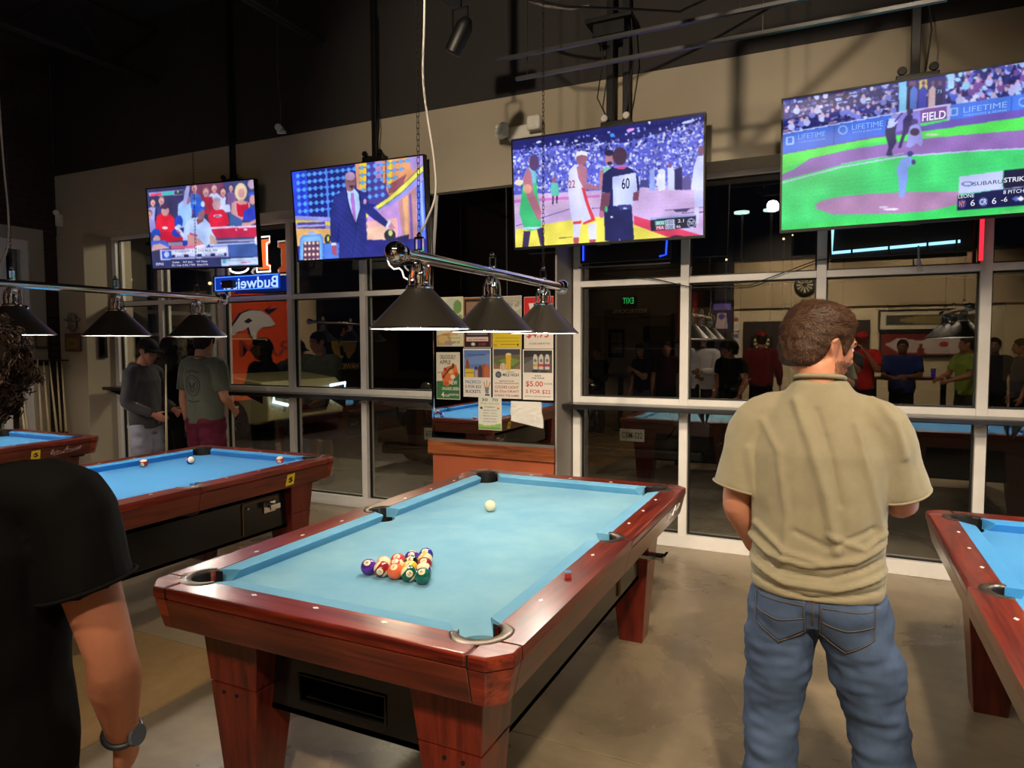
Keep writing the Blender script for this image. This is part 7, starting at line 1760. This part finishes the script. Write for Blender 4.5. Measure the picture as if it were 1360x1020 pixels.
def jeansA(po, pm):
    tree = BVHTree.FromPolygons([v.co for v in pm.vertices], [tuple(p.vertices) for p in pm.polygons])
    st = M('tan stitching', rgb(112, 96, 76), .7); mt = pm.materials[0]
    for q in (-1, 1):
        cx = .088*q; pts = [(cx-.07, .895), (cx+.07, .905 if q > 0 else .895), (cx+.072, .80), (cx, .755), (cx-.068, .80)]
        # pocket patch: raycast grid pushed out a little
        vv = []; ff = []; N = 10
        for j in range(N+1):
            for i in range(N+1):
                u, w_ = i/N, j/N; x = cx-.07+.14*u; z = .90-(.10+.045*(1-abs(2*u-1)))*w_
                h = tree.ray_cast(Vector((x, -.5, z)), Vector((0, 1, 0)))
                p = (h[0]+h[1]*.0035) if h[0] else Vector((x, -.12, z)); vv.append(p)
        for j in range(N):
            for i in range(N): a = j*(N+1)+i; ff.append((a, a+N+1, a+N+2, a+1))
        pk = MB().add(vv, ff).build('back_pocket', mt, po, smooth=True)
        m2 = pk.modifiers.new('t', 'SOLIDIFY'); m2.thickness = .003
        b = MB()
        for ring in ([(cx-.066, .896), (cx-.066, .802), (cx, .760), (cx+.066, .802), (cx+.066, .896)], [(cx-.068, .886), (cx+.068, .886)], [(cx-.064, .845), (cx, .832), (cx+.064, .845)]):
            drape(tree, -.5, 1, ring, .0011, 'stitching', st, pk, .0062)
    drape(tree, -.5, 1, [(0, .985), (.002, .90), (.0, .82)], .0014, 'stitching', st, po, .001)
    drape(tree, -.5, 1, [(-.15, .925), (-.07, .915), (0, .895), (.07, .915), (.15, .925)], .0014, 'stitching', st, po, .001)
A, JA = person('man in an olive tee and blue jeans standing right of the middle table', (1.84, .50, 0), -.03, 1.715,
       dict(shR=(.166, -.01, 1.388), elR=(.222, .045, 1.165), wrR=(.12, .26, 1.24), shL=(-.170, -.01, 1.388), elL=(-.225, -.02, 1.15), wrL=(-.185, .11, .97),
            hiR=(.092, 0, .885), knR=(.175, .03, .49), anR=(.245, -.01, .085), hiL=(-.084, 0, .885), knL=(-.115, .02, .49), anL=(-.125, -.03, .085), hd=(-.005, .02, 1.612), neck=(0, -.01, 1.515)),
       head=(-.90, -.16, 0), skin=(206, 142, 112), shirt=(152, 144, 118), shirt_rings=[(.898, .178, .130), (.912, .186, .138), (.95, .186, .138), (1.02, .180, .134), (1.10, .181, .132), (1.20, .188, .132), (1.31, .194, .128), (1.38, .176, .110), (1.425, .150, .096), (1.465, .118, .082), (1.495, .086, .073), (1.518, .069, .067)],
       sleeve_r=[.058, .066, .072, .075], pants=(74, 92, 122), hair='short', hair_col=(66, 46, 32), top=.014, hair_dz=.014, beard=(136, 92, 70), voxel=.007, build=1.1, leg_r=1.12, sleeve_end=.74,
       jeans_post=jeansA, shirt_post=shirtA, curl=(.7, .5), palm=((0, 0, -1), (1, 0, 0)))

# ---- foreground man in the black tee
B, JB = person('man in a black tee with dark curly hair, cut off by the left edge', (.545, -1.015, 0), .52, 1.655,
       dict(elR=(.262, -.01, 1.125), wrR=(.225, .10, .90), hd=(-.02, .035, 1.60), neck=(0, .0, 1.455)),
       head=(.35, -.12, 0), skin=(178, 116, 88), shirt=(12, 11, 11), sleeve_r=[.068, .072, .076, .078], sleeve_end=.44, pants=(34, 36, 44), hair='curly', hair_col=(50, 36, 29), voxel=.007, build=1.05,
       curl=(.55, .4))
el, wr = JB['elR'], JB['wrR']; d = (wr-el).normalized(); u = d.orthogonal().normalized(); w2 = d.cross(u); p = el.lerp(wr, .90)
wt = MB().tube([p+(u*math.cos(a*PI/12)+w2*math.sin(a*PI/12))*.032+d*0 for a in range(25)], .0065, 8, cap=False)
wt.build('watch_band', M('dark watch band', rgb(40, 44, 52), .4), B, smooth=True)
fc = B.children[-1]
MB().lathe([(.019, 0), (.021, .004), (.019, .009)], 24, (0, 0, 0)).build('watch_face', M('steel watch', rgb(110, 118, 128), .25, metal=.7), fc, loc=p+Vector((.030, -.012, .0)), rot=(Vector((1, -.35, .1))).to_track_quat('Z', 'Y').to_euler(), smooth=True, auto=40)

# ---- the group beyond the left table
C_, JC = person('person in a dark grey hoodie and pale trousers by the left windows', (-4.06, 2.72, 0), -1.25, 1.66,
       dict(elR=(.24, -.02, 1.12), wrR=(.16, .20, 1.0), elL=(-.24, .0, 1.12), wrL=(-.14, .22, 1.02), hd=(0, .05, 1.62)),
       head=(-.2, -.25, 0), skin=(186, 128, 104), shirt=(62, 60, 64), sleeve='long', hood=True, pants=(150, 152, 168), hair='short', hair_col=(30, 24, 22), cap=(16, 16, 18), voxel=.009, leg_r=1.12, build=1.08, curl=(.6, .6))
D_, JD = person('man in a green-grey tee and maroon shorts by the left windows', (-3.51, 2.93, 0), -.05, 1.75,
       dict(elL=(-.25, -.04, 1.11), wrL=(-.262, .0, .86), elR=(.235, .03, 1.12), wrR=(.15, .20, .98)),
       head=(.35, -.15, 0), skin=(190, 134, 108), shirt=(84, 88, 76), pants=(92, 28, 50), pants_len='short', hair='short', hair_col=(24, 20, 20), voxel=.009, build=1.18, leg_r=1.2, sleeve_end=.68)
D_.children[0]
bt = BVHTree.FromObject([c for c in D_.children if c.name.startswith('shirt')][0], bpy.context.evaluated_depsgraph_get())
pr = M('faded back print', rgb(46, 50, 44), .85); sh_ = [c for c in D_.children if c.name.startswith('shirt')][0]
ring = [(.095*math.cos(a*PI/16), 1.22+.095*math.sin(a*PI/16)) for a in range(33)]
drape(bt, -.6, 1, ring, .004, 'back_print', pr, sh_, .0, 5); drape(bt, -.6, 1, [(x*.72, 1.22+(z-1.22)*.72) for x, z in ring], .003, 'back_print', pr, sh_, .0, 5)
drape(bt, -.6, 1, [(-.04, 1.25), (.0, 1.20), (.04, 1.25), (.02, 1.17), (-.02, 1.17), (-.04, 1.25)], .005, 'back_print', pr, sh_, .0, 5)
drape(bt, -.6, 1, [(-.08, 1.345), (0, 1.36), (.08, 1.345)], .005, 'back_print', pr, sh_, .0, 5); drape(bt, -.6, 1, [(-.08, 1.08), (0, 1.065), (.08, 1.08)], .005, 'back_print', pr, sh_, .0, 5)
ph = thing('phone', (-3.51-.262-.045, 2.93+.05, .78), .3, 'dark phone held low by the man in maroon shorts', 'phone')
MB().box((-.006, -.038, -.075), (.006, .038, .075)).build('case', m_flat, ph, bevel=.004); MB().box((-.0068, -.034, -.07), (-.006, .034, .07)).build('glass', M('phone glass', rgb(20, 22, 30), .05), ph)
E_, JE = person('person in black with dark curly hair between the hoodie and the green-grey tee', (-4.20, 3.12, 0), .1, 1.66,
       dict(elL=(-.22, .05, 1.14), wrL=(-.10, .22, 1.10)), head=(.5, 0, 0), skin=(180, 124, 100), shirt=(18, 18, 20), sleeve='long', pants=(16, 16, 20), hair='long', hair_col=(22, 16, 14), voxel=.010, build=.92)
t = thing('pool_cue', (-3.70, 2.64, 0.0), 0, 'pale cue held upright by the person in black', 'pool cue', 'cues leaning in the left corner')
MB().tube([(0, 0, 0), (-.01, .02, .6)], [.015, .0125], 12).build('butt', m_cueb, t, smooth=True); MB().tube([(-.01, .02, .6), (-.02, .05, 1.42)], [.0125, .007], 12).build('shaft', m_cue, t, smooth=True)

# ---- people behind the camera, seen in the glass
GB = 'patrons behind the camera'
person('photographer in a dark grey tee raising both hands behind the camera', (2.02, -2.08, 0), .15, 1.74, dict(elR=(.20, .14, 1.20), wrR=(.09, .26, 1.38), elL=(-.20, .14, 1.20), wrL=(-.10, .26, 1.38)), head=(0, -.1, 0), shirt=(54, 56, 60), pants=(40, 44, 58), group=GB)
person('man in a white long-sleeved shirt holding a cue, behind the camera', (-.02, -2.0, 0), .0, 1.80, dict(elR=(.22, .10, 1.14), wrR=(.02, .24, 1.13), elL=(-.22, .10, 1.12), wrL=(-.03, .25, 1.05)), shirt=(225, 222, 222), sleeve='long', pants=(40, 40, 44), group=GB, skin=(150, 104, 80), build=1.1)
t = thing('pool_cue', (.0, -1.72, 0), 0, 'cue standing in the hands of the man in the white shirt', 'pool cue'); MB().tube([(0, 0, 0), (0, 0, 1.42)], [.015, .007], 12).build('shaft', m_cue, t)
person('man in a maroon top and red cap facing the dartboards', (.78, -3.0, 0), PI-.1, 1.80, shirt=(120, 20, 36), sleeve='long', pants=(30, 30, 36), cap=(150, 24, 30), group=GB, build=1.15)
person('man in a red tee and red cap with a hand at his mouth', (2.27, -2.9, 0), .3, 1.78, dict(elR=(.26, .10, 1.16), wrR=(.10, .24, 1.46), elL=(-.24, 0, 1.12), wrL=(-.22, .12, .9)), shirt=(196, 30, 34), pants=(34, 34, 40), cap=(190, 30, 34), group=GB, build=1.1, skin=(196, 130, 104))
person('man in a navy blue shirt at the high table', (2.86, -3.3, 0), .1, 1.66, dict(elR=(.26, .10, 1.14), wrR=(.06, .28, 1.14), elL=(-.26, .10, 1.12), wrL=(-.04, .28, 1.10)), shirt=(34, 50, 110), pants=(30, 30, 36), group=GB, build=1.2, skin=(140, 96, 76))
person('man in a lime green polo reaching towards the table', (3.66, -2.9, 0), 1.1, 1.70, dict(elR=(.24, .12, 1.16), wrR=(.16, .36, 1.08), elL=(-.24, .12, 1.16), wrL=(-.14, .36, 1.08)), head=(.3, 0, 0), shirt=(150, 176, 66), pants=(60, 54, 46), group=GB, build=1.1)
person('pale-faced person in a dark shirt at the right, behind the camera', (4.05, -3.2, 0), .3, 1.68, shirt=(40, 44, 60), pants=(24, 24, 30), group=GB, hair='short', skin=(200, 160, 140))
person('person in a grey shirt seen from the side at the far right, behind the camera', (4.28, -2.7, 0), 1.5, 1.66, shirt=(84, 84, 96), pants=(24, 24, 30), group=GB)
person('dark-haired person in black near the corridor', (-1.05, -2.2, 0), .5, 1.60, dict(elR=(.20, .14, 1.14), wrR=(.0, .22, 1.28)), shirt=(22, 22, 28), pants=(70, 70, 100), hair='long', hair_col=(24, 18, 16), group=GB, build=.92)
person('person in a dark wine top beside the dark-haired one', (-.70, -2.5, 0), -.2, 1.64, shirt=(56, 26, 30), pants=(24, 24, 30), group=GB)
person('person in a black jacket at the high table by the corridor', (-2.0, -2.7, 0), .2, 1.56, dict(elR=(.24, .10, 1.10), wrR=(.06, .30, 1.06)), shirt=(26, 26, 30), sleeve='long', pants=(60, 50, 46), group=GB)
